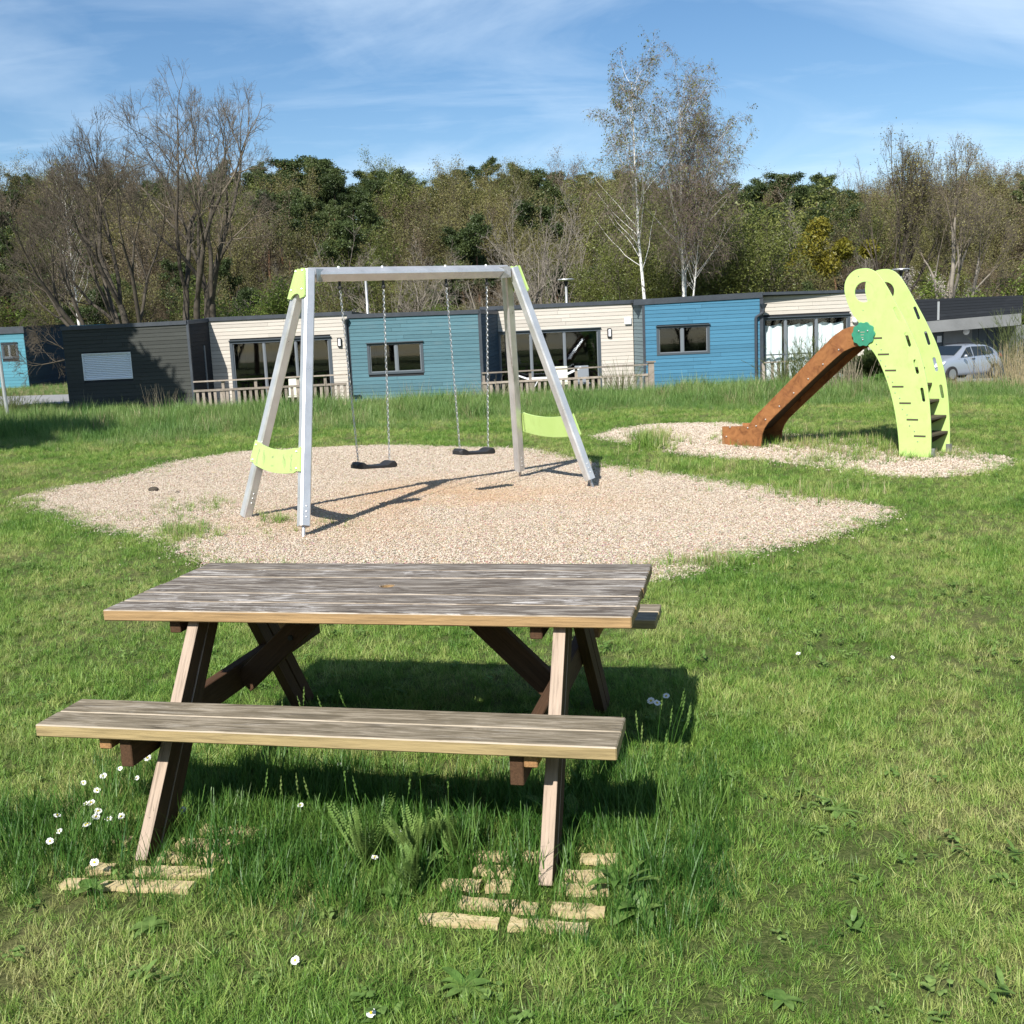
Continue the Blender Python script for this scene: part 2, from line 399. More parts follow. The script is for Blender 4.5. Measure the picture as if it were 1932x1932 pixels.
M['asphalt'] = mat('pale_asphalt', rough=0.9, fn=lambda t, b: (t.links.new(ramp(t, noise(t, N(t, 'ShaderNodeNewGeometry').outputs['Position'], 1.5, 8, 0.7), [(0.3, (0.20, 0.20, 0.20)), (0.7, (0.29, 0.29, 0.285))]), b.inputs['Base Color'])))
M['car_paint'] = mat('silver_paint', (0.42, 0.46, 0.52), 0.28, 0.55)
M['tyre'] = mat('tyre', (0.02, 0.02, 0.02), 0.8)
M['rim'] = mat('alloy_rim', (0.5, 0.5, 0.52), 0.3, 0.9)
M['lamp_glass'] = mat('headlight_glass', (0.75, 0.78, 0.8), 0.1)
M['red_lamp'] = mat('tail_light_red', (0.35, 0.02, 0.02), 0.3)
M['pole_grey'] = mat('pole_grey', (0.45, 0.46, 0.46), 0.4, 0.5)
M['slat'] = mat('pale_slat_wood', rough=0.85, fn=lambda t, b: (t.links.new(ramp(t, noise(t, mapping(t, ocoord(t)[0], (3, 25, 25)), 3, 7, 0.7), [(0.25, (0.22, 0.15, 0.07)), (0.45, (0.46, 0.36, 0.19)), (0.8, (0.62, 0.53, 0.32))]), b.inputs['Base Color'])))

def leafy(name, stops, scale_world=1.3, trans=0.45, patch=None, rough=0.6, var=0.35, straw=None):
    """thin leaf or blade: diffuse + translucent, colour drifting over the ground and from plant to plant"""
    m = bpy.data.materials.new(name); m.use_nodes = True; t = m.node_tree; t.nodes.clear()
    o = N(t, 'ShaderNodeOutputMaterial')
    g = N(t, 'ShaderNodeNewGeometry'); oi = N(t, 'ShaderNodeObjectInfo')
    n = noise(t, g.outputs['Position'], scale_world, 5, 0.62)
    f = math_(t, 'ADD', maprange(t, n, 0.28, 0.72), math_(t, 'MULTIPLY', math_(t, 'SUBTRACT', oi.outputs['Random'], 0.5), var), True)
    c = ramp(t, f, stops)
    n3 = noise(t, g.outputs['Position'], 40.0, 2, 0.5)
    hv = N(t, 'ShaderNodeHueSaturation'); t.links.new(c, hv.inputs['Color']); t.links.new(maprange(t, n3, 0.25, 0.75, 0.72, 1.3), hv.inputs['Value'])
    c = hv.outputs[0]
    if straw:
        n2 = noise(t, g.outputs['Position'], straw[1], 6, 0.7)
        r2 = math_(t, 'FRACT', math_(t, 'MULTIPLY', oi.outputs['Random'], 37.7))
        fs = math_(t, 'ADD', math_(t, 'MULTIPLY', math_(t, 'SUBTRACT', n2, straw[2]), 4.5), math_(t, 'MULTIPLY', math_(t, 'SUBTRACT', r2, 0.5), 0.9), True)
        c = mixc(t, math_(t, 'MULTIPLY', fs, straw[3]), c, straw[0])
    d = N(t, 'ShaderNodeBsdfDiffuse'); tr = N(t, 'ShaderNodeBsdfTranslucent'); mx = N(t, 'ShaderNodeMixShader', inp={0: trans})
    gl = N(t, 'ShaderNodeBsdfGlossy', inp={'Roughness': 0.45}); gl.inputs[0].default_value = (0.9, 0.95, 0.9, 1)
    t.links.new(c, d.inputs[0]); t.links.new(c, tr.inputs[0]); t.links.new(d.outputs[0], mx.inputs[1]); t.links.new(tr.outputs[0], mx.inputs[2])
    m2 = N(t, 'ShaderNodeMixShader', inp={0: 0.02}); t.links.new(mx.outputs[0], m2.inputs[1]); t.links.new(gl.outputs[0], m2.inputs[2])
    t.links.new(m2.outputs[0], o.inputs[0])
    return m
M['lawn'] = leafy('lawn_blades', [(0.0, (0.075, 0.175, 0.024)), (0.4, (0.165, 0.29, 0.050)), (0.75, (0.27, 0.365, 0.085)), (1.0, (0.38, 0.41, 0.14))], 0.9, 0.30, var=0.8, straw=((0.43, 0.35, 0.19), 0.95, 0.55, 0.72))
M['tall'] = leafy('tall_green_blades', [(0.0, (0.030, 0.10, 0.016)), (0.5, (0.072, 0.17, 0.028)), (1.0, (0.155, 0.26, 0.052))], 1.6, 0.35, var=0.6, straw=((0.35, 0.33, 0.12), 1.4, 0.66, 0.6))
M['meadow'] = leafy('meadow_blades', [(0.0, (0.085, 0.19, 0.040)), (0.5, (0.17, 0.28, 0.070)), (1.0, (0.28, 0.35, 0.12))], 0.45, 0.4, var=0.6, straw=((0.42, 0.36, 0.17), 0.5, 0.60, 0.6))
M['dry'] = leafy('dry_stalks', [(0.0, (0.28, 0.22, 0.12)), (1.0, (0.50, 0.42, 0.26))], 2, 0.2, var=0.8)
M['weed'] = leafy('broad_leaf', [(0.0, (0.11, 0.21, 0.045)), (1.0, (0.22, 0.32, 0.09))], 3, 0.4, var=0.5)
M['broom'] = leafy('broom_stems', [(0.0, (0.07, 0.10, 0.035)), (1.0, (0.16, 0.18, 0.07))], 2, 0.1, var=0.6)
M['straw_stem'] = leafy('pale_dead_stems', [(0.0, (0.26, 0.22, 0.15)), (1.0, (0.42, 0.37, 0.26))], 2, 0.1, var=0.6)
M['petal'] = mat('white_petal', (0.80, 0.80, 0.78), 0.6)
M['yolk'] = mat('flower_heart', (0.62, 0.48, 0.03), 0.7)
M['pine'] = leafy('pine_needles', [(0.0, (0.030, 0.048, 0.015)), (0.6, (0.058, 0.082, 0.027)), (1.0, (0.10, 0.125, 0.042))], 0.25, 0.12, var=0.5)
M['bud'] = leafy('spring_leaves', [(0.0, (0.09, 0.11, 0.028)), (0.6, (0.15, 0.17, 0.042)), (1.0, (0.23, 0.24, 0.068))], 0.3, 0.3, var=0.5)
M['olive'] = leafy('olive_leaves', [(0.0, (0.11, 0.11, 0.038)), (1.0, (0.21, 0.19, 0.07))], 0.25, 0.2, var=0.7)
M['russet'] = leafy('russet_twigs', [(0.0, (0.11, 0.085, 0.052)), (1.0, (0.20, 0.155, 0.095))], 0.2, 0.15, var=0.8)
M['bright'] = leafy('bright_leaves', [(0.0, (0.09, 0.14, 0.025)), (1.0, (0.19, 0.25, 0.05))], 0.5, 0.35, var=0.5)
M['mistletoe'] = leafy('mistletoe_leaves', [(0.0, (0.13, 0.13, 0.015)), (1.0, (0.24, 0.21, 0.03))], 0.8, 0.3, var=0.5)
M['blossom'] = leafy('pale_blossom', [(0.0, (0.45, 0.40, 0.36)), (1.0, (0.62, 0.57, 0.52))], 0.8, 0.3, var=0.5)
def bark(name, a, b_, sc=3.0):
    def fn(t, b):
        p = N(t, 'ShaderNodeNewGeometry').outputs['Position']; oi = N(t, 'ShaderNodeObjectInfo')
        c = mixc(t, maprange(t, noise(t, p, sc, 5, 0.65), 0.3, 0.7), a, b_)
        hv = N(t, 'ShaderNodeHueSaturation'); t.links.new(c, hv.inputs['Color']); t.links.new(maprange(t, oi.outputs['Random'], 0, 1, 0.75, 1.25), hv.inputs['Value'])
        t.links.new(hv.outputs[0], b.inputs['Base Color'])
    return mat(name, rough=0.9, spec=0.15, fn=fn)
M['oak_bark'] = bark('oak_bark', (0.050, 0.042, 0.033), (0.11, 0.095, 0.075))
M['twig'] = bark('twig_bark', (0.10, 0.082, 0.062), (0.17, 0.145, 0.11))
M['grey_bark'] = bark('grey_bark', (0.15, 0.13, 0.105), (0.27, 0.24, 0.20))
M['birch_bark'] = bark('birch_bark', (0.55, 0.53, 0.49), (0.78, 0.76, 0.72), 1.2)
M['birch_black'] = bark('birch_fissure', (0.05, 0.045, 0.04), (0.09, 0.08, 0.07))
M['birch_twig'] = bark('birch_twig', (0.17, 0.13, 0.11), (0.27, 0.215, 0.18))
M['brown_twig'] = bark('brown_twig', (0.10, 0.078, 0.055), (0.165, 0.13, 0.09), 0.3)
M['pine_bark'] = bark('pine_bark', (0.10, 0.055, 0.035), (0.22, 0.12, 0.075))

# ================================================================== GROUND
def ground_fn(t, b):
    p = N(t, 'ShaderNodeNewGeometry').outputs['Position']
    a = noise(t, p, 0.9, 8, 0.65); f = noise(t, p, 60, 6, 0.75)
    c = ramp(t, f, [(0.32, (0.035, 0.050, 0.014)), (0.5, (0.095, 0.125, 0.035)), (0.68, (0.19, 0.19, 0.08))])
    c = mixc(t, maprange(t, a, 0.5, 0.66, 0, 0.55), c, (0.20, 0.165, 0.085))
    sp = N(t, 'ShaderNodeSeparateXYZ'); t.links.new(p, sp.inputs[0])
    hill_c = ramp(t, noise(t, p, 0.25, 6, 0.7), [(0.3, (0.035, 0.035, 0.018)), (0.7, (0.085, 0.07, 0.04))])
    c = mixc(t, maprange(t, sp.outputs[1], 62, 70), c, hill_c)
    t.links.new(c, b.inputs['Base Color']); bump(t, b, f, 0.9, 0.02)
M['ground'] = mat('turf_soil', rough=0.95, spec=0.1, fn=ground_fn)
xs = np.unique(np.concatenate([np.linspace(-700, -60, 33), np.linspace(-60, 60, 161), np.linspace(60, 700, 33)]))
ys = np.unique(np.concatenate([np.linspace(-60, 0, 7), np.linspace(0, 50, 101), np.linspace(50, 200, 76), np.linspace(200, 900, 36)]))
V = np.array([(x, y, gz(x, y)) for y in ys for x in xs]); nx = len(xs)
ii = np.arange(len(V)).reshape(len(ys), nx)
F = np.stack([ii[:-1, :-1], ii[:-1, 1:], ii[1:, 1:], ii[1:, :-1]], -1).reshape(-1, 4)
tag(obj('ground', np_mesh('ground', V, F, M['ground'], True)), kind='structure')

def px_poly(pts): return [tuple(at_z(x, y)[:2]) for x, y in pts]
BED1 = px_poly([(30, 940), (110, 922), (209, 911), (322, 885), (451, 864), (560, 857), (650, 853), (760, 851), (880, 855), (1000, 858), (1060, 866), (1129, 877), (1282, 898), (1451, 921), (1540, 936), (1621, 951), (1690, 964), (1621, 994), (1536, 1019), (1430, 1040), (1349, 1066), (1299, 1083), (1240, 1096), (1150, 1105), (800, 1100), (560, 1085), (430, 1070), (387, 1059), (338, 1036), (274, 1011), (200, 1000), (138, 981), (80, 960)])
BED2 = px_poly([(1112, 836), (1167, 820), (1239, 810), (1362, 808), (1440, 815), (1500, 830), (1590, 836), (1680, 838), (1760, 842), (1800, 850), (1918, 866), (1876, 888), (1770, 902), (1663, 898), (1557, 881), (1451, 870), (1303, 862), (1252, 856), (1225, 845), (1190, 846), (1154, 843)])
def inside(poly, X, Y):
    X = np.asarray(X); Y = np.asarray(Y); r = np.zeros(X.shape, bool); n = len(poly)
    for i in range(n):
        x1, y1 = poly[i]; x2, y2 = poly[(i + 1) % n]
        c = ((y1 > Y) != (y2 > Y)) & (X < (x2 - x1) * (Y - y1) / ((y2 - y1) or 1e-9) + x1)
        r ^= c
    return r
def edge_dist(poly, X, Y):
    d = np.full(np.shape(X), 1e9); n = len(poly)
    for i in range(n):
        a = np.array(poly[i]); b = np.array(poly[(i + 1) % n]); ab = b - a
        t = np.clip(((X - a[0]) * ab[0] + (Y - a[1]) * ab[1]) / (ab @ ab), 0, 1)
        d = np.minimum(d, np.hypot(X - a[0] - t * ab[0], Y - a[1] - t * ab[1]))
    return d
def gzv(X, Y): return np.array([gz(a, b) for a, b in zip(X, Y)])
def gravel_fn(t, b):
    p = N(t, 'ShaderNodeNewGeometry').outputs['Position']
    v = N(t, 'ShaderNodeTexVoronoi', inp={'Scale': 48.0}); t.links.new(p, v.inputs['Vector'])
    c = ramp(t, v.outputs['Distance'], [(0.05, (0.55, 0.45, 0.35)), (0.6, (0.38, 0.29, 0.21)), (0.9, (0.16, 0.12, 0.085))])
    c = mixc(t, 0.35, c, v.outputs['Color'], 'OVERLAY')
    c = mixc(t, maprange(t, noise(t, p, 0.55, 4, 0.6), 0.45, 0.7, 0, 0.45), c, (0.44, 0.30, 0.19))
    t.links.new(c, b.inputs['Base Color']); bump(t, b, v.outputs['Distance'], 0.8, 0.012)
M['gravel_bed'] = mat('gravel_bed', rough=0.9, spec=0.15, fn=gravel_fn)
def pebble_fn(t, b):
    oi = N(t, 'ShaderNodeObjectInfo'); p = N(t, 'ShaderNodeNewGeometry').outputs['Position']
    c = ramp(t, oi.outputs['Random'], [(0.0, (0.24, 0.18, 0.13)), (0.25, (0.44, 0.365, 0.28)), (0.6, (0.53, 0.455, 0.365)), (0.88, (0.60, 0.53, 0.445)), (1.0, (0.22, 0.175, 0.135))])
    n = noise(t, p, 0.55, 4, 0.6)
    # finer, sandier and more orange where feet have worn it under the swings
    vm = N(t, 'ShaderNodeVectorMath', operation='DISTANCE'); t.links.new(p, vm.inputs[0]); vm.inputs[1].default_value = (-0.9, 11.2, 0)
    w = math_(t, 'MULTIPLY', maprange(t, vm.outputs['Value'], 0.6, 2.6, 1, 0), maprange(t, n, 0.35, 0.6))
    c = mixc(t, math_(t, 'MULTIPLY', w, 0.7), c, (0.46, 0.30, 0.175))
    t.links.new(c, b.inputs['Base Color'])
M['pebble'] = mat('pebble', rough=0.85, spec=0.2, fn=pebble_fn)
for nm, poly in (('gravel_bed', BED1), ('gravel_bed', BED2)):
    P = np.array(poly); st = 0.09
    gx = np.arange(P[:, 0].min(), P[:, 0].max() + st, st); gy = np.arange(P[:, 1].min(), P[:, 1].max() + st, st)
    X, Y = np.meshgrid(gx, gy); rs = NPR(3)
    k = inside(poly, X[:-1, :-1] + st / 2 + rs.normal(0, .05, X[:-1, :-1].shape), Y[:-1, :-1] + st / 2 + rs.normal(0, .05, X[:-1, :-1].shape))
    Z = np.array([gz(0, y) for y in gy])[:, None] + 0.006 + 0 * X + rs.normal(0, 0.0015, X.shape)
    idx = np.arange(X.size).reshape(X.shape)
    Fq = np.stack([idx[:-1, :-1], idx[:-1, 1:], idx[1:, 1:], idx[1:, :-1]], -1)[k]
    tag(obj(nm, np_mesh(nm, np.stack([X, Y, Z], -1).reshape(-1, 3), Fq, M['gravel_bed'], True)), kind='structure')

# path behind, left
pp = [(-60, 40.5), (-14.0, 39.6), (-13.2, 41.5), (-16.0, 47.5), (-26, 51), (-60, 55)]
b_ = MB(); b_.add([(x, y, gz(x, y) + 0.02) for x, y in pp], [tuple(range(len(pp)))]); tag(b_.build('path', M['asphalt']), kind='structure')
b_ = MB(); pq = [(12.5, 41.5), (60, 41.5), (60, 50), (12.5, 50)]
b_.add([(x, y, gz(x, y) + 0.02) for x, y in pq], [tuple(range(4))]); tag(b_.build('car_park', M['asphalt']), kind='structure')

# ================================================================== PICNIC TABLE
TA = -0.221
TM = Matrix.Translation((-1.558, 3.919, 0)) @ Matrix.Rotation(TA, 4, 'Z')
table = thing('picnic_table', 'weathered wooden picnic table with attached benches standing in the foreground lawn', 'picnic table', TM.translation, TA)
rd = random.Random(5)
def board(name, L, w, th, x, y, z, mat_, bev=0.004, parent=table, rz=0, base=TM):
    """plank along local X centred on its own origin"""
    m = MB(); nseg = 9
    for i in range(nseg + 1): pass
    m.box(-L / 2, L / 2, -w / 2, w / 2, -th, 0)
    wm = base @ Matrix.Translation((x + L / 2, y, z)) @ Matrix.Rotation(rz, 4, 'Z')
    return m.build(name, M[mat_], parent, bevel=bev, wm=wm)
hole_r = 0.030
for i in range(6):
    y0 = i * 0.1408; w = 0.1345
    L = 1.990 + rd.uniform(-0.003, 0.003); x = rd.uniform(-0.002, 0.002); z = 0.75 + rd.uniform(-0.0015, 0.0015)
    if i in (3,):
        # the two boards either side of the parasol hole: an outline with a half-round notch
        pass
    yc = y0 + w / 2 + 0.0015
    hx, hy = 0.985, 3 * 0.1408 - 0.001 + 0.0
    if i in (2, 3):
        # the parasol hole bites a half circle out of both middle boards
        sgn = 1 if i == 2 else -1
        pts = []
        X0, X1 = -L / 2, L / 2
        hxl = hx - (x + L / 2)
        e = w / 2 * sgn
        arc = [(hxl + hole_r * math.cos(a), e - sgn * hole_r * math.sin(a)) for a in [PI * k / 10 for k in range(11)]]
        if sgn == 1: pts = [(X0, -e), (X1, -e), (X1, e)] + arc + [(X0, e)]
        else: pts = [(X0, e)] + arc[::-1] + [(X1, e), (X1, -e), (X0, -e)]
        m = MB(); n_ = len(pts)
        m.add([(a, b, -0.043) for a, b in pts] + [(a, b, 0) for a, b in pts],
              [tuple(range(n_ - 1, -1, -1)), tuple(range(n_, 2 * n_))] + [(k, (k + 1) % n_, (k + 1) % n_ + n_, k + n_) for k in range(n_)])
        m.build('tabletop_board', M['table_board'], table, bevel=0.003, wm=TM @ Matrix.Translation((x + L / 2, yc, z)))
    else:
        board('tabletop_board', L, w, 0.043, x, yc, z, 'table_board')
for base_y in (-0.444, 0.844 + 0.175):
    for i in range(2):
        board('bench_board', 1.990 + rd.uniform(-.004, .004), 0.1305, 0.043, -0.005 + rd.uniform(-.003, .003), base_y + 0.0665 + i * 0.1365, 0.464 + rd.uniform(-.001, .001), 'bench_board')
def plank(name, p0, p1, w, th, mat_, side, parent=table, base=TM, groove=False, bev=0.003):
    """plank from p0 to p1 (table coordinates), th along `side`, w across; own X runs along it, own Z is its weathered edge"""
    p0, p1, side = Vector(p0), Vector(p1), Vector(side).normalized()
    x = (p1 - p0).normalized(); y = (side - x * side.dot(x)).normalized(); z = x.cross(y)
    wm = base @ Matrix(((x.x, y.x, z.x, p0.x), (x.y, y.y, z.y, p0.y), (x.z, y.z, z.z, p0.z), (0, 0, 0, 1)))
    L = (p1 - p0).length; m = MB()
    if groove:
        m.box(0, L, -th / 2, th / 2, -w / 2, -0.004); m.box(0, L, -th / 2, th / 2, 0.004, w / 2); m.box(0, L, -th / 2 + .012, th / 2 - .012, -0.0041, 0.0041)
    else: m.box(0, L, -th / 2, th / 2, -w / 2, w / 2)
    return m.build(name, M[mat_], parent, bevel=0.0012 if groove else bev, wm=wm)
# legs: (foot u, w) -> (top u, w)
plank('leg', (0.385, -0.447, -0.02), (0.345, 0.145, 0.705), 0.145, 0.043, 'leg_wood', (-1, 0, 0), groove=True)
plank('leg', (0.295, 1.10, -0.02), (0.295, 0.57, 0.705), 0.135, 0.043, 'leg_wood', (1, 0, 0), groove=True)
plank('leg', (1.757, -0.427, -0.02), (1.735, 0.145, 0.705), 0.145, 0.043, 'leg_wood', (-1, 0, 0), groove=True)
plank('leg', (1.725, 1.18, -0.02), (1.700, 0.59, 0.705), 0.135, 0.043, 'leg_wood', (1, 0, 0), groove=True)
for u, us in ((0.3085, 0.2355), (1.6655, 1.7125)):
    plank('bench_bearer', (u, -0.405, 0.365), (u, 1.25, 0.365), 0.108, 0.044, 'brown_wood', (1, 0, 0))
    for wy in (-0.41, 1.03):
        plank('bench_batten', (us, wy, 0.397), (us, wy + 0.235, 0.397), 0.046, 0.044, 'end_grain', (1, 0, 0))
for u in (0.275, 1.655):
    plank('top_batten', (u, 0.035, 0.681), (u, 0.81, 0.681), 0.050, 0.044, 'brown_wood', (1, 0, 0))
b1 = plank('brace', (0.335, 0.43, 0.335), (0.715, 0.43, 0.68), 0.095, 0.044, 'brown_wood', (0, 1, 0))
b2 = plank('brace', (1.64, 0.43, 0.335), (1.29, 0.43, 0.68), 0.095, 0.044, 'brown_wood', (0, 1, 0))
for (u, z_) in ((0.60, 0.60), (0.565, 0.535)):
    m = MB(); m.tube([TM @ Vector((u, 0.4085, z_)), TM @ Vector((u, 0.400, z_))], 0.011, 8); m.build('bolt', M['rubber'], table)

# pale slatted mats lying in the grass under the legs
def slat_mat(label, u0, w0, rows, rz, seed):
    r = random.Random(seed)
    base = TM @ Matrix.Translation((u0, w0, 0)) @ Matrix.Rotation(rz, 4, 'Z')
    t = thing('slatted_mat', label, 'wooden mat', base.translation, TA + rz, 'slatted mats under the table legs')
    for k, segs in enumerate(rows):
        for (a, b) in segs:
            m = MB(); n_ = 7; h_ = 0.018 + r.uniform(-.003, .003)
            # gnawed, uneven edges
            top = []
            for q in range(n_ + 1):
                xx = a + (b - a) * q / n_
                top.append((xx, -0.024 + r.uniform(-.008, .008), 0.024 + r.uniform(-.008, .008)))
            vs = []; fs = []
            for q, (xx, ya, yb) in enumerate(top): vs += [(xx, ya, 0), (xx, yb, 0), (xx, yb, h_ + r.uniform(-.001, .001)), (xx, ya, h_ + r.uniform(-.001, .001))]
            for q in range(n_):
                o = 4 * q
                fs += [(o + 3, o + 7, o + 6, o + 2), (o, o + 4, o + 7, o + 3), (o + 1, o + 2, o + 6, o + 5), (o, o + 1, o + 5, o + 4)]
            fs += [(0, 3, 2, 1), (4 * n_, 4 * n_ + 1, 4 * n_ + 2, 4 * n_ + 3)]
            m.add(vs, fs)
            m.build('slat', M['slat'], t, bevel=0, wm=base @ Matrix.Translation((0, k * 0.098, 0.004 + 0.001 * k)) @ Matrix.Rotation(r.uniform(-.03, .03), 4, 'Z'))
    return t
slat_mat('pale yellow slatted mat in the grass under the left table leg', 0.20, -0.66, [[(0.0, 0.44)], [(0.03, 0.12), (0.2, 0.47)], [(0.24, 0.50)], [(-.02, 0.08), (0.26, 0.50)], [(0.3, 0.52)]], 0.06, 3)
slat_mat('pale yellow slatted mat with broken slats under the right table leg', 1.42, -0.70, [[(0.0, 0.24), (0.27, 0.50)], [(0.10, 0.34), (0.38, 0.54)], [(0.02, 0.14), (0.16, 0.24), (0.39, 0.54)], [(0.10, 0.24), (0.39, 0.56)], [(0.04, 0.20), (0.24, 0.32), (0.43, 0.55)]], 0.03, 8)

# ================================================================== SWING FRAME
s1, s2, s3, s4 = at_z(463, 977), at_z(572.5, 1013.5), at_z(981.5, 900.5), at_z(1119, 920.5)
A1 = Vector((-1.87, 10.493, 2.37)); A2 = Vector((0.092, 12.038, 2.41))
bd = (A2 - A1).normalized(); sd_ = ((s2 - s1).normalized() + (s4 - s3).normalized()).normalized()
swing = thing('playground_swing', 'silver metal double swing frame with lime green end plates on the gravel', 'swing', ((s1 + s4) / 2).to_tuple()[:2] + (0,))
def sq_tube(name, p0, p1, hw, ref, m_, parent, ch=0.28):
    """square section with chamfered corners"""
    p0, p1 = Vector(p0), Vector(p1); t = (p1 - p0).normalized(); x = (Vector(ref) - t * Vector(ref).dot(t)).normalized(); y = t.cross(x)
    c = hw * ch; prof = [(hw, -hw + c), (hw, hw - c), (hw - c, hw), (-hw + c, hw), (-hw, hw - c), (-hw, -hw + c), (-hw + c, -hw), (hw - c, -hw)]
    L = (p1 - p0).length; vs = []
    for z_ in (0, L):
        vs += [(a, b, z_) for a, b in prof]
    m = MB(); n_ = 8
    m.add(vs, [tuple(range(n_ - 1, -1, -1)), tuple(range(n_, 2 * n_))] + [(k, (k + 1) % n_, (k + 1) % n_ + n_, k + n_) for k in range(n_)])
    wm = Matrix(((x.x, y.x, t.x, p0.x), (x.y, y.y, t.y, p0.y), (x.z, y.z, t.z, p0.z), (0, 0, 0, 1)))
    return m.build(name, M[m_], parent, wm=wm)
up = Vector((0, 0, 1))
HW = 0.05
legs = []
for ft, ap, sg in ((s1, A1, -1), (s2, A1, 1), (s3, A2, -1), (s4, A2, 1)):
    top = ap + sd_ * sg * 0.065 + up * 0.03
    foot = Vector((ft.x, ft.y, 0.0)); d = (top - foot).normalized()
    lo = foot + d * (0.10 if ft is not s1 else 0.02)
    g = sq_tube('leg', lo, top, HW, bd, 'alu', swing)
    legs.append((foot, top, d))
    m = MB(); m.tube([foot - d * 0.15, lo + d * 0.02], 0.017, 10); m.build('ground_spike', M['galv'], g)
    for q in (0.12, 0.17, 0.22):
        m = MB(); pc = foot + d * (q + 0.06) - d.cross(bd).normalized() * (HW + 0.001) * 1
        m.sphere(pc, 0.007, 6, 4); m.build('bolt', M['chain'], g)
beam = sq_tube('top_beam', A1 + bd * 0.03, A2 - bd * 0.03, 0.056, up + bd.cross(up) * 0.75, 'alu', swing, ch=0.28)
for ap, sg in ((A1, 1), (A2, -1)):
    o = ap + bd * sg * 0.06
    for k in (-1, 1):
        m = MB()
        q = [o + sd_ * 0.1 * k + up * 0.05, o + sd_ * 0.1 * k - up * 0.07, o + sd_ * 0.02 * k - up * 0.07 + bd * sg * 0.10, o + sd_ * 0.02 * k + up * 0.05 + bd * sg * 0.12]
        m.quadbox(q, sd_ * 0.008 * k)
        m.build('corner_bracket', M['galv'], swing)
    m = MB(); m.sphere(ap + bd * sg * 0.075 + up * 0.01, 0.02, 8, 6); m.build('cap_nut', M['chain'], swing)
def side_frame(k):
    """plane of one A-frame, seen from outside the swing"""
    a, b = legs[2 * k], legs[2 * k + 1]
    out = (a[0] - b[0]).cross(a[1] - b[0]).normalized()
    if out.dot(bd) * (-1 if k == 0 else 1) < 0: out = -out
    return a, b, out
def scal(p, q, n_, amp, nrm):
    return [p.lerp(q, i / n_) + nrm * (amp * (1 - math.cos(2 * PI * i / n_)) / 2 if True else 0) for i in range(n_)]
for k in (0, 1):
    a, b, out = side_frame(k)
    la, lb = (a[1] - a[0]), (b[1] - b[0])
    # scalloped top plate
    pa_t = a[0] + la * 1.005; pb_t = b[0] + lb * 1.005
    lat = (pb_t - pa_t).normalized()
    pa_b = a[0] + la * 0.90; pb_b = b[0] + lb * 0.90
    w_t = [pa_t - lat * 0.05, pb_t + lat * 0.05]; w_b = [pa_b - lat * 0.075, pb_b + lat * 0.06]
    dn = (pa_b - pa_t).normalized()
    o = out * (HW + 0.004)
    pts = []
    pts += [w_t[0] + (w_t[1] - w_t[0]) * s_ + dn * c_ for s_, c_ in ((0, 0.0), (0.10, 0.0), (0.14, 0.014), (0.22, 0.014), (0.26, -0.006), (0.5, 0.008), (0.74, -0.006), (0.78, 0.014), (0.86, 0.014), (0.90, 0.0), (1, 0))]
    pts += [w_b[1] + (w_b[0] - w_b[1]) * s_ + dn * c_ for s_, c_ in ((0, 0.0), (0.0, 0.02), (0.22, 0.03), (0.28, 0.0), (0.4, -0.018), (0.5, -0.022), (0.6, -0.018), (0.72, 0.0), (0.78, 0.03), (1.0, 0.02), (1.0, 0.0))]
    m = MB(); m.quadbox([p + o for p in pts], out * 0.015)
    pl = m.build('top_plate', M['lime'], swing)
    for s_, q in ((0.16, .08), (.84, .08), (.14, .78), (.86, .78)):
        c = (w_t[0].lerp(w_t[1], s_)).lerp(w_b[0].lerp(w_b[1], s_), q) + o + out * 0.018
        m = MB(); m.sphere(c, 0.009, 6, 4); m.build('bolt', M['chain'], pl)
    # curved belt low down, bolted to both legs, sagging in its own plane
    ts, tb = (0.325, 0.235) if k == 0 else (0.335, 0.24)
    pa1 = a[0] + la * ts; pb1 = b[0] + lb * ts; pa2 = a[0] + la * tb; pb2 = b[0] + lb * tb
    lat = (pb1 - pa1).normalized(); wid = (pb1 - pa1).length + 0.06
    dn = -(up - lat * up.dot(lat) - out * up.dot(out)).normalized()
    o = out * (HW + 0.004); n_ = 18; top = []; bot = []
    L0 = pa1 - lat * 0.055; L1 = pb1 + lat * 0.045; B0 = pa2 - lat * 0.055; B1 = pb2 + lat * 0.045
    sag = 0.06
    for i in range(n_ + 1):
        f = i / n_; s4_ = 4 * f * (1 - f)
        notch = 0.012 if i in (1, n_ - 1) else (-0.004 if i in (2, n_ - 2) else 0)
        top.append(L0.lerp(L1, f) + dn * (sag * s4_ + notch) + o)
        bot.append(B0.lerp(B1, f) + dn * (sag * s4_ - notch) + o)
    m = MB()
    for i in range(n_):
        m.quadbox([top[i], top[i + 1], bot[i + 1], bot[i]][::-1], out * 0.015)
    # single closed plate
    m = MB(); nn = n_ + 1
    vs = top + bot + [p + out * 0.015 for p in top] + [p + out * 0.015 for p in bot]; fs = []
    for i in range(n_):
        fs += [(i, i + 1, nn + i + 1, nn + i), (2 * nn + i, 3 * nn + i, 3 * nn + i + 1, 2 * nn + i + 1), (i, 2 * nn + i, 2 * nn + i + 1, i + 1), (nn + i, nn + i + 1, 3 * nn + i + 1, 3 * nn + i)]
    fs += [(0, nn, 3 * nn, 2 * nn), (n_, 2 * nn + n_, 3 * nn + n_, nn + n_)]
    m.add(vs, fs)
    bl = bl_part = m.build('side_belt', M['lime'], swing)
    for i, q in ((1, .12), (n_ - 1, .12), (1, .88), (n_ - 1, .88)):
        m = MB(); m.sphere(top[i].lerp(bot[i], q) + out * 0.019, 0.010, 6, 4); m.build('bolt', M['chain'], bl)
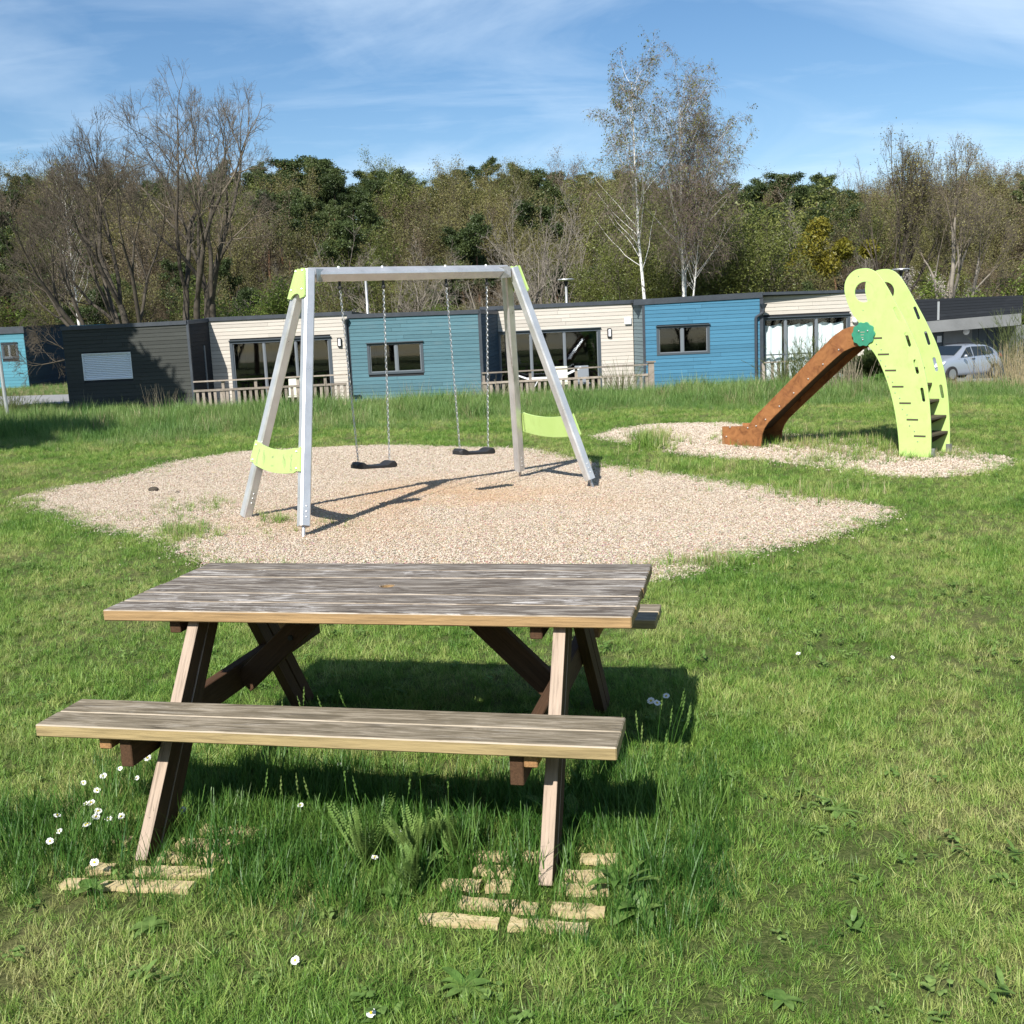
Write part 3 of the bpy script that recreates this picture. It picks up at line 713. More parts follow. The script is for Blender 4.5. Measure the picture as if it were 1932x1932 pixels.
    if k == 0:
        # small printed pictograms: two climbing figures, two contour sketches (the square code is left out)
        def pt(f, q): 
            i = f * n_; j = int(i); g = i - j
            return top[j].lerp(top[min(j + 1, n_)], g).lerp(bot[j].lerp(bot[min(j + 1, n_)], g), q) + out * 0.0155
        m = MB()
        def stroke(p, wd=0.006):
            for (a0, b0), (a1, b1) in zip(p[:-1], p[1:]):
                A_, B_ = pt(a0, b0), pt(a1, b1); t_ = (B_ - A_).normalized(); s_ = out.cross(t_) * wd / 2
                m.add([A_ - s_, B_ - s_, B_ + s_, A_ + s_], [(0, 1, 2, 3)])
        for c, sg in ((0.14, 1), (0.84, -1)):
            m = MB()
            stroke([(c - .005, .62), (c + .005, .40)], 0.016); stroke([(c - .012, .85), (c - .005, .62), (c + .015, .82)], 0.009)
            stroke([(c - .01, .85), (c + .02, .85)], 0.008)
            stroke([(c, .45), (c + .03 * sg, .30)], 0.007); stroke([(c + .004, .36), (c + .01, .24)], 0.02); stroke([(c - .02, .92), (c + .03, .90)], 0.006); tag(m.build('pictogram', M['grey_print'], bl_part), kind='stuff')
        for c in (0.27, 0.70):
            m = MB()
            for j in range(5):
                stroke([(c - .035 + .012 * j, .25 + .05 * j), (c - .01 + .01 * j, .2 + .1 * j), (c - .025 + .012 * j, .55 + .07 * j)], 0.005)
            stroke([(c - .03, .3), (c + .03, .45), (c + .035, .7)], 0.005); tag(m.build('pictogram', M['grey_print'], bl_part), kind='stuff')
        m = MB()
        stroke([(0.44, .38), (0.48, .34)], 0.02); stroke([(0.445, .72), (0.50, .70)], 0.005); stroke([(0.445, .76), (0.50, .74)], 0.005)
        tag(m.build('pictogram', M['grey_print'], bl_part), kind='stuff')

# seats on chains
def chain_mesh(p0, p1, name, parent):
    L = (p1 - p0).length; pitch = 0.030; n_ = int(L / pitch); t = (p1 - p0).normalized()
    x0 = t.orthogonal().normalized(); y0 = t.cross(x0); m = MB()
    for i in range(n_):
        c = p0.lerp(p1, (i + .5) / n_)
        x, y = (x0, y0) if i % 2 else (y0, x0)
        ring = [c + t * (math.cos(a) * 0.020) + x * (math.sin(a) * 0.0115) for a in [2 * PI * k / 8 for k in range(8)]]
        vs = []; 
        for k in range(8):
            q = (ring[k] - c).normalized()
            for jx, jy in ((1, 0), (-.5, .87), (-.5, -.87)): vs.append(ring[k] + q * 0.0037 * jx + y * 0.0037 * jy)
        fs = []
        for k in range(8):
            for j in range(3): fs.append((k * 3 + j, k * 3 + (j + 1) % 3, ((k + 1) % 8) * 3 + (j + 1) % 3, ((k + 1) % 8) * 3 + j))
        m.add(vs, fs)
    return m.build(name, M['chain'], parent)
def beam_pt(px, py_):
    """point of the beam axis under this pixel column"""
    best = min(np.linspace(0, 1, 400), key=lambda f: abs((lambda q: q)((A1.lerp(A2, f) - cam.location).dot(CX) / (A1.lerp(A2, f) - cam.location).dot(_f) * CF + 966 - px)))
    return A1.lerp(A2, best)
def swing_seat(label, pxl, pxr, cL, cR):
    bl, br = beam_pt(pxl, 0), beam_pt(pxr, 0)
    mid = (bl + br) / 2
    # seat centre and direction from the picture; hangs at the distance of the beam
    def at_depth(px, py, ref): 
        d = ray(px, py); t_ = (ref - Vector((0, 0, CH))).dot(sdn) / d.dot(sdn); return Vector((0, 0, CH)) + d * t_
    sdn = bd.cross(up).normalized()
    pl_, pr_ = at_depth(*cL, mid), at_depth(*cR, mid)
    c = (pl_ + pr_) / 2; ax = (pr_ - pl_).normalized(); L = (pr_ - pl_).length
    t = thing('rubber_swing', label, 'swing seat', c, math.atan2(ax.y, ax.x), 'swing seats')
    wm = Matrix.Translation(c) @ Matrix.Rotation(math.atan2(ax.y, ax.x), 4, 'Z') @ Matrix.Rotation(-math.asin(ax.z), 4, 'Y')
    m = MB(); h = L / 2 + 0.02; hw = 0.085
    prof = [(-h, .010), (-h + .03, .036), (-h + .075, .036), (-h + .13, .004), (0, 0.0), (h - .13, .004), (h - .075, .036), (h - .03, .036), (h, .010)]
    vs = []; fs = []
    for (x, z_) in prof:
        ww = hw * (0.72 if abs(x) > h - .02 else 1.0); zb = -0.03 if abs(x) < h - .01 else -0.022
        vs += [(x, -ww, zb), (x, ww, zb), (x, ww, z_ - .006), (x, ww * .8, z_), (x, -ww * .8, z_), (x, -ww, z_ - .006)]
    for i in range(len(prof) - 1):
        for j in range(6): fs.append((i * 6 + j, i * 6 + (j + 1) % 6, (i + 1) * 6 + (j + 1) % 6, (i + 1) * 6 + j))
    fs += [tuple(range(6)), tuple(range(len(vs) - 1, len(vs) - 7, -1))]
    m.add(vs, fs); m.build('seat', M['rubber'], t, wm=wm, bevel=0.004)
    for px, bp, sg in ((pxl, bl, -1), (pxr, br, 1)):
        e = wm @ Vector((sg * (h - .052), 0, 0.035)); topp = bp - up * 0.13
        chain_mesh(e, topp, 'chain', t)
        m = MB(); m.tube([bp - up * 0.05, topp], 0.013, 6); m.sphere(topp, 0.022, 6, 5); m.build('hanger', M['rubber'], t)
        m = MB(); m.tube([bp + up * 0.045, bp + up * 0.066], [0.018, 0.012], 8); m.sphere(bp + up * 0.066, 0.014, 8, 5); m.build('dome_nut', M['white'], t)
swing_seat('black rubber swing seat on chains, the nearer and left one', 640, 722, (671, 879), (740, 875))
swing_seat('black rubber swing seat on chains, the farther and right one', 841, 917, (863, 853), (925, 850))

# ================================================================== SLIDE
SA = R(43)
SD = Vector((math.cos(SA), -math.sin(SA), 0)); SN = Vector((math.sin(SA), math.cos(SA), 0))
N2 = at_z(1756, 865); OFF = 0.60
SM = Matrix(((SD.x, 0, SN.x, N2.x), (SD.y, 0, SN.y, N2.y), (0, 1, 0, 0), (0, 0, 0, 1)))   # local x along, y up, z away from the viewer
SM = Matrix(((SD.x, 0, SN.x, N2.x), (SD.y, 0, SN.y, N2.y), (0, 1, 0, 0), (0, 0, 0, 1)))
def on_panel(px, py, off=0.0):
    d = ray(px, py); o = Vector((0, 0, CH)); t = SN.dot(N2 + SN * off - o) / SN.dot(d); P = o + d * t
    return ((P - N2).dot(SD), P.z)
def z5(X, Y): return on_panel(X * 0.2532 + 1334.3, Y * 0.2532 + 498.1)
slide = thing('playground_slide', 'lime green arched playground slide with brown chute and steps at the right', 'slide', (N2 - SD * 1.5).to_tuple()[:2] + (gz(N2.x, N2.y + 1.5),))
def plate(name, outer, holes, th, off, m_, parent, bevel=0.003):
    """flat plate with holes standing in the slide's plane, thickness th, nearer face at distance off"""
    cu = bpy.data.curves.new(name, 'CURVE'); cu.dimensions = '2D'; cu.fill_mode = 'BOTH'; cu.extrude = th / 2 - bevel; cu.bevel_depth = bevel; cu.bevel_resolution = 1; cu.offset = -bevel
    for lp in [outer] + holes:
        sp = cu.splines.new('POLY'); sp.points.add(len(lp) - 1); sp.use_cyclic_u = True
        for p_, q in zip(sp.points, lp): p_.co = (q[0], q[1], 0, 1)
    tmp = bpy.data.objects.new(name, cu); C.objects.link(tmp)
    dg = bpy.context.evaluated_depsgraph_get(); me = bpy.data.meshes.new_from_object(tmp.evaluated_get(dg)); bpy.data.objects.remove(tmp)
    me.materials.clear(); me.materials.append(M[m_])
    return obj(name, me, parent, SM @ Matrix.Translation((0, 0, off + th / 2)))
def smooth_loop(pts, it=2, keep=()):
    for _ in range(it):
        o = []
        for i, p in enumerate(pts):
            q = pts[(i + 1) % len(pts)]
            o += [p, ((p[0] + q[0]) / 2, (p[1] + q[1]) / 2)] if False else [(p[0] * .75 + q[0] * .25, p[1] * .75 + q[1] * .25), (p[0] * .25 + q[0] * .75, p[1] * .25 + q[1] * .75)]
        pts = o
    return pts
PO = [(1430, 1437), (1424, 1300), (1402, 1130), (1370, 980), (1330, 850), (1285, 740), (1240, 660), (1200, 612), (1160, 540), (1130, 440), (1096, 395), (1060, 330), (1035, 260), (1022, 200), (1026, 140), (1050, 90), (1090, 52), (1140, 35), (1200, 33), (1250, 55), (1290, 95), (1340, 170), (1400, 280), (1460, 390), (1510, 490), (1560, 600), (1600, 720), (1630, 850), (1650, 980), (1662, 1130), (1668, 1280), (1665, 1450)]
def catmull(P, n=3):
    o = []
    for i in range(len(P) - 1):
        p0, p1, p2, p3 = P[max(0, i - 1)], P[i], P[i + 1], P[min(len(P) - 1, i + 2)]
        for k in range(n):
            t = k / n
            o.append(tuple(.5 * ((2 * p1[j]) + (-p0[j] + p2[j]) * t + (2 * p0[j] - 5 * p1[j] + 4 * p2[j] - p3[j]) * t * t + (-p0[j] + 3 * p1[j] - 3 * p2[j] + p3[j]) * t ** 3) for j in (0, 1)))
    return o + [P[-1]]
outer = catmull([z5(*p) for p in PO])
hc = z5(1170, 209); hr = (abs(z5(1238, 209)[0] - z5(1102, 209)[0]) / 2, abs(z5(1170, 128)[1] - z5(1170, 290)[1]) / 2); hr = (sum(hr) / 2,) * 2
hole = [(hc[0] + hr[0] * math.cos(2 * PI * k / 40), hc[1] + hr[1] * math.sin(2 * PI * k / 40)) for k in range(40)]
def slot(c, half, rad, ang, n_=7):
    ca, sa = math.cos(ang), math.sin(ang); o = []
    for e, s_ in ((1, -PI / 2), (-1, PI / 2)):
        for k in range(n_ + 1):
            a = s_ + PI * k / n_
            x, y = e * half + rad * math.cos(a), rad * math.sin(a); o.append((c[0] + x * ca - y * sa, c[1] + x * sa + y * ca))
    return o
SL = [((1395, 322), (1432, 420)), ((1478, 512), (1510, 617)), ((1544, 712), (1568, 820)), ((1596, 922), (1614, 1028))]
slots = []
for p, q in SL:
    a, b = z5(*p), z5(*q); c = ((a[0] + b[0]) / 2, (a[1] + b[1]) / 2); L = math.hypot(a[0] - b[0], a[1] - b[1])
    slots.append(slot(c, L / 2 - .02, 0.02, math.atan2(b[1] - a[1], b[0] - a[0])))
TH = 0.019
pn = plate('side_panel', outer, [hole] + slots, TH, 0.0, 'lime', slide)
pf = plate('side_panel', outer, [hole] + slots, TH, OFF, 'lime', slide)
# steps with through tenons
STP = [(1240, 1303, 552), (1272, 1355, 673), (1325, 1408, 793), (1378, 1463, 914), (1432, 1518, 1037), (1486, 1572, 1160), (1540, 1628, 1283)]
def at_local(x, y, z_): return SM @ Vector((x, y, z_))
for i, (a, b, y) in enumerate(STP):
    xa, za = z5(a, y); xb, zb = z5(b, y); z_ = (za + zb) / 2
    right = min((q for q in outer if q[0] > xb), key=lambda q: abs(q[1] - z_))[0]
    ext = min(0.12, right - xb - .02)
    m = MB(); m.box(xa, xb, z_ - .011, z_ + .011, -0.003, TH * 0.5, M=SM); m.build('step_tenon', M['step_brown'], slide)
    m = MB(); m.box(xa, xb, z_ - .011, z_ + .011, OFF + TH * .5, OFF + TH + .003, M=SM); m.build('step_tenon', M['step_brown'], slide)
    m = MB(); m.box(xa - 0.03, xb + ext, z_ - .016, z_ + .014, TH + .001, OFF - .001, M=SM); m.build('step', M['step_brown'], slide, bevel=0.004)
    # triangular cheeks under the tread
    for zz_ in (TH + .002, OFF - .022):
        m = MB(); m.add([SM @ Vector(v) for v in [(xa, z_ - .017, zz_), (xb + ext * .8, z_ - .017, zz_), (xa, z_ - .14, zz_), (xa, z_ - .017, zz_ + .02), (xb + ext * .8, z_ - .017, zz_ + .02), (xa, z_ - .14, zz_ + .02)]], [(0, 1, 2), (3, 5, 4), (0, 3, 4, 1), (1, 4, 5, 2), (2, 5, 3, 0)])
        m.build('step_bracket', M['step_brown'], slide)
    for (dx_, dy_) in ((0.04, -0.10 if i < 6 else -.09), (0.10, -0.19)) if i < 6 else ((0.05, -.09),):
        m = MB(); m.sphere(at_local(xa + dx_, z_ + dy_ * .75, -0.002), 0.008, 6, 4); m.build('bolt', M['bolt'], slide)
# crossbar at the top seen through the ring
m = MB(); a = z5(1190, 275); b = z5(1233, 190)
m.tube([at_local(a[0] + .03, a[1], TH), at_local(a[0] + .03, a[1], OFF)], 0.016, 8); m.build('grab_bar', M['bolt'], slide)
for X, Y in ((1128, 92), (1162, 345)):
    c = z5(X, Y); m = MB(); m.sphere(at_local(c[0], c[1], -.001), 0.007, 6, 4); m.build('bolt', M['bolt'], slide)
# scuffs near the ground: dark root marks
# chute
SO = [(105, 1212), (300, 1208), (345, 1140), (600, 880), (830, 640), (930, 540), (1000, 490), (1060, 468), (1120, 458), (1190, 500), (1190, 600), (1150, 603), (1080, 620), (1010, 652), (930, 720), (860, 785), (500, 1130), (450, 1180), (420, 1225), (403, 1270), (395, 1337), (240, 1337), (105, 1320)]
SO3 = [z5(*p) for p in SO]
dzs = min(p[1] for p in SO3)
gzs = gz(*(at_local(SO3[0][0], 0, 0))[:2])
SO3 = [(p[0], p[1] if p[1] > 0.2 else p[1] + (gzs - 0.01 - dzs) * (1 if p[1] < dzs + .06 else 0)) for p in SO3]
TH2 = 0.030
sp1 = plate('chute_side', SO3, [], TH2, 0.020 + 0.001, 'slide_ply', slide)
sp2 = plate('chute_side', SO3, [], TH2, OFF - TH2 - 0.001, 'slide_ply', slide)
# bed: follows the sides a little above their lower edge
BP = [(112, 1262), (230, 1262), (330, 1225), (420, 1130), (560, 985), (700, 850), (860, 705), (960, 618), (1050, 575), (1180, 560)]
BP3 = [z5(*p) for p in BP]
m = MB(); zl, zr = 0.0515, OFF - 0.0315
for i in range(len(BP3) - 1):
    (x0, y0), (x1, y1) = BP3[i], BP3[i + 1]
    vs = [SM @ Vector(v) for v in ((x0, y0, zl), (x1, y1, zl), (x1, y1, zr), (x0, y0, zr))]
    m.add(vs, [(0, 1, 2, 3)])
m.build('chute_bed', M['steel_bed'], slide, smooth=True)
m = MB()
for i in range(len(BP3) - 1):
    (x0, y0), (x1, y1) = BP3[i], BP3[i + 1]
    vs = [SM @ Vector(v) for v in ((x0, y0 - .008, zl), (x1, y1 - .008, zl), (x1, y1 - .008, zr), (x0, y0 - .008, zr), (x0, y0 - .03, zl), (x1, y1 - .03, zl), (x1, y1 - .03, zr), (x0, y0 - .03, zr))]
    m.add(vs, [(0, 1, 2, 3), (4, 7, 6, 5), (0, 4, 5, 1), (3, 2, 6, 7), (0, 3, 7, 4), (1, 5, 6, 2)])
m.build('chute_underside', M['dark_ply'], slide)
x0, y0 = BP3[-1]
m = MB(); m.box(x0 - .02, x0 + .36, y0 - .03, y0, TH + .001, OFF - .001, M=SM); m.build('platform', M['step_brown'], slide)
for X, Y in ((165, 1218), (138, 1287), (297, 1222), (360, 1208), (430, 1160), (533, 1062), (640, 962), (748, 857), (858, 748), (975, 640)):
    c = z5(X, Y); m = MB(); m.sphere(at_local(c[0], c[1], 0.018), 0.012, 8, 5, sc=(1, 1, 1)); m.build('bolt', M['chain'], sp1)
# scalloped flower plate
fc = z5(1167, 523); n_ = 80; fr = 0.148
fl = [(fc[0] + fr * (1 + 0.055 * math.cos(10 * 2 * PI * k / n_)) * math.cos(2 * PI * k / n_), fc[1] + fr * (1 + 0.055 * math.cos(10 * 2 * PI * k / n_)) * math.sin(2 * PI * k / n_)) for k in range(n_)]
fp = plate('flower_plate', fl, [], 0.019, -0.0205, 'flower_green', slide)
plate('flower_plate', [(p[0], p[1]) for p in fl], [], 0.019, OFF + TH + 0.002, 'flower_green', slide)
for X, Y in ((1135, 500), (1201, 498), (1165, 565)):
    c = z5(X, Y); m = MB(); m.sphere(at_local(c[0], c[1], -0.022), 0.012, 8, 5); m.build('bolt', M['chain'], fp)
m = MB(); c = z5(1162, 525)
for k in range(3):
    m = MB(); m.box(c[0] - .028 + .006 * k, c[0] + .028 - .008 * k, c[1] + .025 - .035 * k, c[1] + .035 - .035 * k, -0.0215, -0.0209, M=SM); m.build('worn_print', M['pink_print'], fp)
for k, (xx, zz_) in enumerate((((outer[-1][0] + outer[-2][0]) / 2, TH / 2), ((outer[-1][0] + outer[-2][0]) / 2, OFF + TH / 2))):
    m = MB(); m.box(xx - .035, xx + .035, -0.2, 0.12, zz_ + .0105 * (1 if k == 0 else -1) - .004, zz_ + .0105 * (1 if k == 0 else -1) + .004 + (0.03 if k == 0 else -0.03), M=SM)
    m.build('ground_anchor', M['galv'], slide)

# ================================================================== HOUSES
YW = 38.0
GZH = -0.95       # walls run down below the bank
def proj_x(px, Y, py=650): return at_y(px, py, Y).x
class House:
    def __init__(s, name, label, cat, loc): s.t = thing(name, label, cat, loc); s.n = 0
def wall_panel(parent, m_, pl, pr, pitch=0.128, openings=(), zbot=GZH, out=None, core=True, th=0.02):
    """boarded wall between two top corners pl, pr (x,y,z); openings = (a0,a1,z0,z1) in metres along the wall. Every board is an object."""
    pl, pr = Vector(pl), Vector(pr)
    d2 = Vector((pr.x - pl.x, pr.y - pl.y, 0)); L = d2.length; d = d2 / L
    nrm = Vector((d.y, -d.x, 0))
    slope = (pr.z - pl.z) / L
    base = Matrix(((d.x, -nrm.x, 0, pl.x), (d.y, -nrm.y, 0, pl.y), (0, 0, 1, 0), (0, 0, 0, 1)))     # local x along, local -y outwards
    ztop0 = pl.z
    rows = int((min(pl.z, pr.z) - zbot) / pitch) + 1
    rr = random.Random(int(abs(pl.x * 977 + pl.y * 31)))
    for k in range(rows):
        z1 = -k * pitch; z0 = z1 - pitch + 0.009
        spans = [(0, L)]
        for (a0, a1, oz0, oz1) in openings:
            am = (a0 + a1) / 2; zr1 = z1 + ztop0 + slope * am; zr0 = z0 + ztop0 + slope * am
            if zr0 < oz1 - 0.01 and zr1 > oz0 + 0.01:
                ns = []
                for (x0, x1) in spans:
                    if a1 <= x0 or a0 >= x1: ns.append((x0, x1)); continue
                    if a0 > x0: ns.append((x0, a0))
                    if a1 < x1: ns.append((a1, x1))
                spans = ns
        fin = []
        for (x0, x1) in spans:
            if x1 - x0 > 3.2: 
                c = x0 + (x1 - x0) * rr.uniform(.3, .7); fin += [(x0, c - .003), (c + .003, x1)]
            elif x1 - x0 > 0.02: fin.append((x0, x1))
        for (x0, x1) in fin:
            m = MB(); c = (x0 + x1) / 2; h = (x1 - x0) / 2; zc = (z0 + z1) / 2; hz = (z1 - z0) / 2
            vs = [(-h, -th * 1.25, -hz), (h, -th * 1.25, -hz), (h, -th * .7, hz), (-h, -th * .7, hz), (-h, 0, -hz), (h, 0, -hz), (h, 0, hz), (-h, 0, hz)]
            vs = [(x, y, z + slope * x) for x, y, z in vs]
            m.add(vs, [(0, 1, 2, 3), (0, 4, 5, 1), (3, 2, 6, 7), (0, 3, 7, 4), (1, 5, 6, 2), (4, 7, 6, 5)])
            m.build('cladding_board', M[m_], parent, wm=base @ Matrix.Translation((c, 0, ztop0 + slope * c + zc)))
    if core:
        # membrane and studs behind the boards, with the openings left free
        xs_ = sorted({0, L} | {a for o in openings for a in o[:2]}); m = MB()
        for x0, x1 in zip(xs_[:-1], xs_[1:]):
            cuts = sorted([(o[2], o[3]) for o in openings if o[0] <= x0 + 1e-4 and o[1] >= x1 - 1e-4])
            zt0, zt1 = ztop0 + slope * x0, ztop0 + slope * x1
            lo = zbot
            for (c0, c1) in cuts + [(None, None)]:
                if c0 is None: zA, zB = zt0, zt1
                else: zA = zB = c0
                if zA > lo + 0.01: m.add([(x0, .001, lo), (x1, .001, lo), (x1, .001, zB), (x0, .001, zA), (x0, .12, lo), (x1, .12, lo), (x1, .12, zB), (x0, .12, zA)], [(0, 1, 2, 3), (4, 7, 6, 5), (0, 3, 7, 4), (1, 5, 6, 2), (3, 2, 6, 7), (0, 4, 5, 1)])
                if c1 is not None: lo = c1
        m.build('wall_core', M['core'], parent, wm=base)
    return base, L, slope
def corner(px, py, Y): return at_y(px, py, Y)
def along(base, px, py, Y):
    """coordinates of a pixel on the wall plane: metres along, height"""
    P = at_y(px, py, Y); q = base.inverted() @ P
    return q.x, P.z
def bar(m, x0, x1, z0, z1, y0, y1): m.box(x0, x1, y0, y1, z0, z1)
def window(parent, base, a0, a1, z0, z1, mull=(), light=False, sill=True, transom=None, fw=0.07, room=True, name='window', pane_mat='glass'):
    mh = 0.022 if 'patio' in name else 0.035
    """frame, panes in sashes, hood; the window sits in the wall, panes 6 cm back"""
    m = MB()
    bar(m, a0 - .03, a1 + .03, z1, z1 + .03, -0.10, 0.06)                          # hood flashing
    bar(m, a0 - .015, a0 + fw, z0, z1 - .002, -0.035, 0.06); bar(m, a1 - fw, a1 + .015, z0, z1 - .002, -0.035, 0.06)
    bar(m, a0 + fw, a1 - fw, z0, z0 + fw, -0.034, 0.06); bar(m, a0 + fw, a1 - fw, z1 - fw, z1 - .002, -0.034, 0.06)
    w = m.build(name, M['frame'], parent, wm=base)
    xs_ = [a0 + fw] + list(mull) + [a1 - fw]
    for i, x in enumerate(mull):
        m = MB(); bar(m, x - mh, x + mh, z0 + fw, z1 - fw, -0.02, 0.05); m.build('mullion', M['frame_light'], w, wm=base)
    if transom is not None:
        m = MB(); bar(m, a0 + fw, a1 - fw, transom - .02, transom + .02, -0.018, 0.045); m.build('rail', M['frame'], w, wm=base)
    for i in range(len(xs_) - 1):
        x0 = xs_[i] + (mh if i else 0); x1 = xs_[i + 1] - (mh if i < len(xs_) - 2 else 0)
        m = MB(); bar(m, x0, x1, z0 + fw, z1 - fw, 0.022, 0.028); m.build('pane', M[pane_mat], w, wm=base)
        m = MB()
        bar(m, x0, x1, z0 + fw, z0 + fw + .03, 0.0, 0.020); bar(m, x0, x0 + .03, z0 + fw + .03, z1 - fw, 0.0, 0.020); bar(m, x1 - .03, x1, z0 + fw + .03, z1 - fw, 0.0, 0.020)
        m.build('sash', M['frame_light'], w, wm=base)
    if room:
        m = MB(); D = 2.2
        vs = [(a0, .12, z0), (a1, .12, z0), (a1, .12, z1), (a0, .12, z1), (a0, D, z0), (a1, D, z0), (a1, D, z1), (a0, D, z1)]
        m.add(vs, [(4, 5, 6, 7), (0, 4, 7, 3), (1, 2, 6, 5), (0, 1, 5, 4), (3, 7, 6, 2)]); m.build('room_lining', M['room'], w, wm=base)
    return w
def trim_box(name, parent, p0, p1, h, out_, th=0.10, m_='trim', down=True, rise=0.02):
    """fascia strip whose top edge runs p0-p1"""
    p0, p1 = Vector(p0), Vector(p1); d = Vector((p1.x - p0.x, p1.y - p0.y, 0)).normalized(); n = Vector((d.y, -d.x, 0))
    a, b = p0 + n * out_, p1 + n * out_
    q = [a, b, b - Vector((0, 0, h)), a - Vector((0, 0, h))]
    m = MB(); vs = q + [v - n * th for v in q]
    m.add(vs, [(0, 3, 2, 1), (4, 5, 6, 7), (0, 1, 5, 4), (3, 7, 6, 2), (0, 4, 7, 3), (1, 2, 6, 5)])
    return m.build(name, M[m_], parent)
def roof_slab(parent, pts, m_='trim'):
    m = MB(); n_ = len(pts); m.add([(p[0], p[1], p[2] - .10) for p in pts] + [(p[0], p[1], p[2] - .005) for p in pts], [tuple(range(n_ - 1, -1, -1)), tuple(range(n_, 2 * n_))] + [(k, (k + 1) % n_, (k + 1) % n_ + n_, k + n_) for k in range(n_)])
    return m.build('roof', M[m_], parent)
def corner_post(parent, P, zt, w=0.09, m_='trim', yo=-0.035):
    m = MB(); m.box(P[0], P[0] + w, P[1] + yo, P[1] + 0.05, GZH, zt); return m.build('corner_board', M[m_], parent)

# ---- house 1 : charcoal box and cream wing
h1 = thing('terrace_house', 'flat roofed house with dark grey boarded box, closed white shutter and cream wing', 'house', (-12.5, 40, 0))
YB = 36.3
a, b = corner(117, 623, YB), corner(352, 611, YB); at_, bt_ = corner(114.4, 616.5, YB), corner(352, 604.5, YB)
sx0, sz1 = 0, 0
base, L, sl = None, 0, 0
ow0 = corner(154, 667.8, YB); ow1 = corner(251.5, 714, YB)
oa0, oa1, oz0, oz1 = ow0.x - a.x, ow1.x - a.x, ow1.z, ow0.z
base, L, sl = wall_panel(h1, 'grey_clad', a, b, openings=[(oa0, oa1, oz0, oz1)])
m = MB()
ns = 14
for k in range(ns):
    z0 = oz0 + .03 + (oz1 - oz0 - .06) * k / ns; z1 = oz0 + .03 + (oz1 - oz0 - .06) * (k + 1) / ns
    m.add([(oa0 + .03, 0.03, z0 + .006), (oa1 - .03, 0.03, z0 + .006), (oa1 - .03, 0.018, (z0 + z1) / 2), (oa0 + .03, 0.018, (z0 + z1) / 2), (oa1 - .03, 0.03, z1), (oa0 + .03, 0.03, z1)], [(0, 1, 2, 3), (3, 2, 4, 5)])
sh = m.build('roller_shutter', M['shutter'], h1, wm=base)
m = MB(); bar(m, oa0, oa0 + .03, oz0, oz1, -.02, .06); bar(m, oa1 - .03, oa1, oz0, oz1, -.02, .06); bar(m, oa0 + .03, oa1 - .03, oz0, oz0 + .03, -.02, .06); bar(m, oa0 + .03, oa1 - .03, oz1 - .03, oz1, -.02, .06)
m.build('shutter_frame', M['white'], sh, wm=base)
trim_box('fascia', h1, at_, bt_, 0.13, 0.06, 0.12)
bk = corner(392, 600.5, YW); sideR = (Vector((b.x, b.y, b.z)), Vector((bk.x, YW, bk.z - .1)))
wall_panel(h1, 'char_clad', (b.x, b.y, b.z), (bk.x, bk.y, bk.z - .12), openings=())
trim_box('fascia', h1, bt_, (bk.x, bk.y, bk.z), 0.13, 0.05, 0.12)
corner_post(h1, (b.x - .02, b.y), b.z, 0.08)
m = MB(); P = corner(383, 652, 37.5); m.box(P.x - .09, P.x + .07, P.y - .1, P.y, GZH, P.z); m.build('porch_post', M['frame_light'], h1)
roof_slab(h1, [(at_.x, YB, at_.z), (bt_.x, YB, bt_.z), (bk.x, YW, bk.z), (bk.x, 46, bk.z), (at_.x, 46, at_.z)])
m = MB(); P0 = corner(133, 618, YB + .3); P1 = corner(195, 613, YB + .3); m.box(P0.x, P0.x + 1.15, YB + .2, YB + .6, P0.z - .12, P0.z + .06); m.build('roof_flashing', M['lblue_clad'], h1)
m = MB(); m.box(at_.x, at_.x + .1, YB + .02, 46, GZH, at_.z - .12); m.build('side_wall', M['shaded_clad'], h1)
# cream wing 1
wl, wr = corner(390, 607, YW), corner(664, 594.2, YW); wtl, wtr = corner(390, 599.5, YW), corner(664, 587, YW)
d0 = corner(433.4, 643.7, YW); d1 = corner(623.5, 636.4, YW); x0 = wl.x
do = (d0.x - x0, d1.x - x0, -0.38, (d0.z + d1.z) / 2)
base, L, sl = wall_panel(h1, 'cream_clad', wl, wr, openings=[do])
window(h1, base, *do[:2], do[2], do[3], mull=(corner(500, 680, YW).x - x0, corner(560, 680, YW).x - x0), fw=0.09, name='patio_door')
trim_box('fascia', h1, wtl, wtr, 0.13, 0.07, 0.12)
roof_slab(h1, [(wtl.x, YW, wtl.z), (wtr.x, YW, wtr.z), (wtr.x, 47, wtr.z), (wtl.x, 47, wtl.z)])
def wall_lamp(px, py, parent, Y=YW, wm_=None):
    P = corner(px, py, Y); m = MB(); m.box(P.x - .075, P.x + .075, Y - .10, Y - .025, P.z - .16, P.z + .16); l = m.build('wall_lamp', M['black'], parent, bevel=.02)
    m = MB(); m.box(P.x - .035, P.x + .05, Y - .135, Y - .1005, P.z - .13, P.z + .12); m.build('lamp_cover', M['white'], l, bevel=.012)
wall_lamp(641, 646, h1)
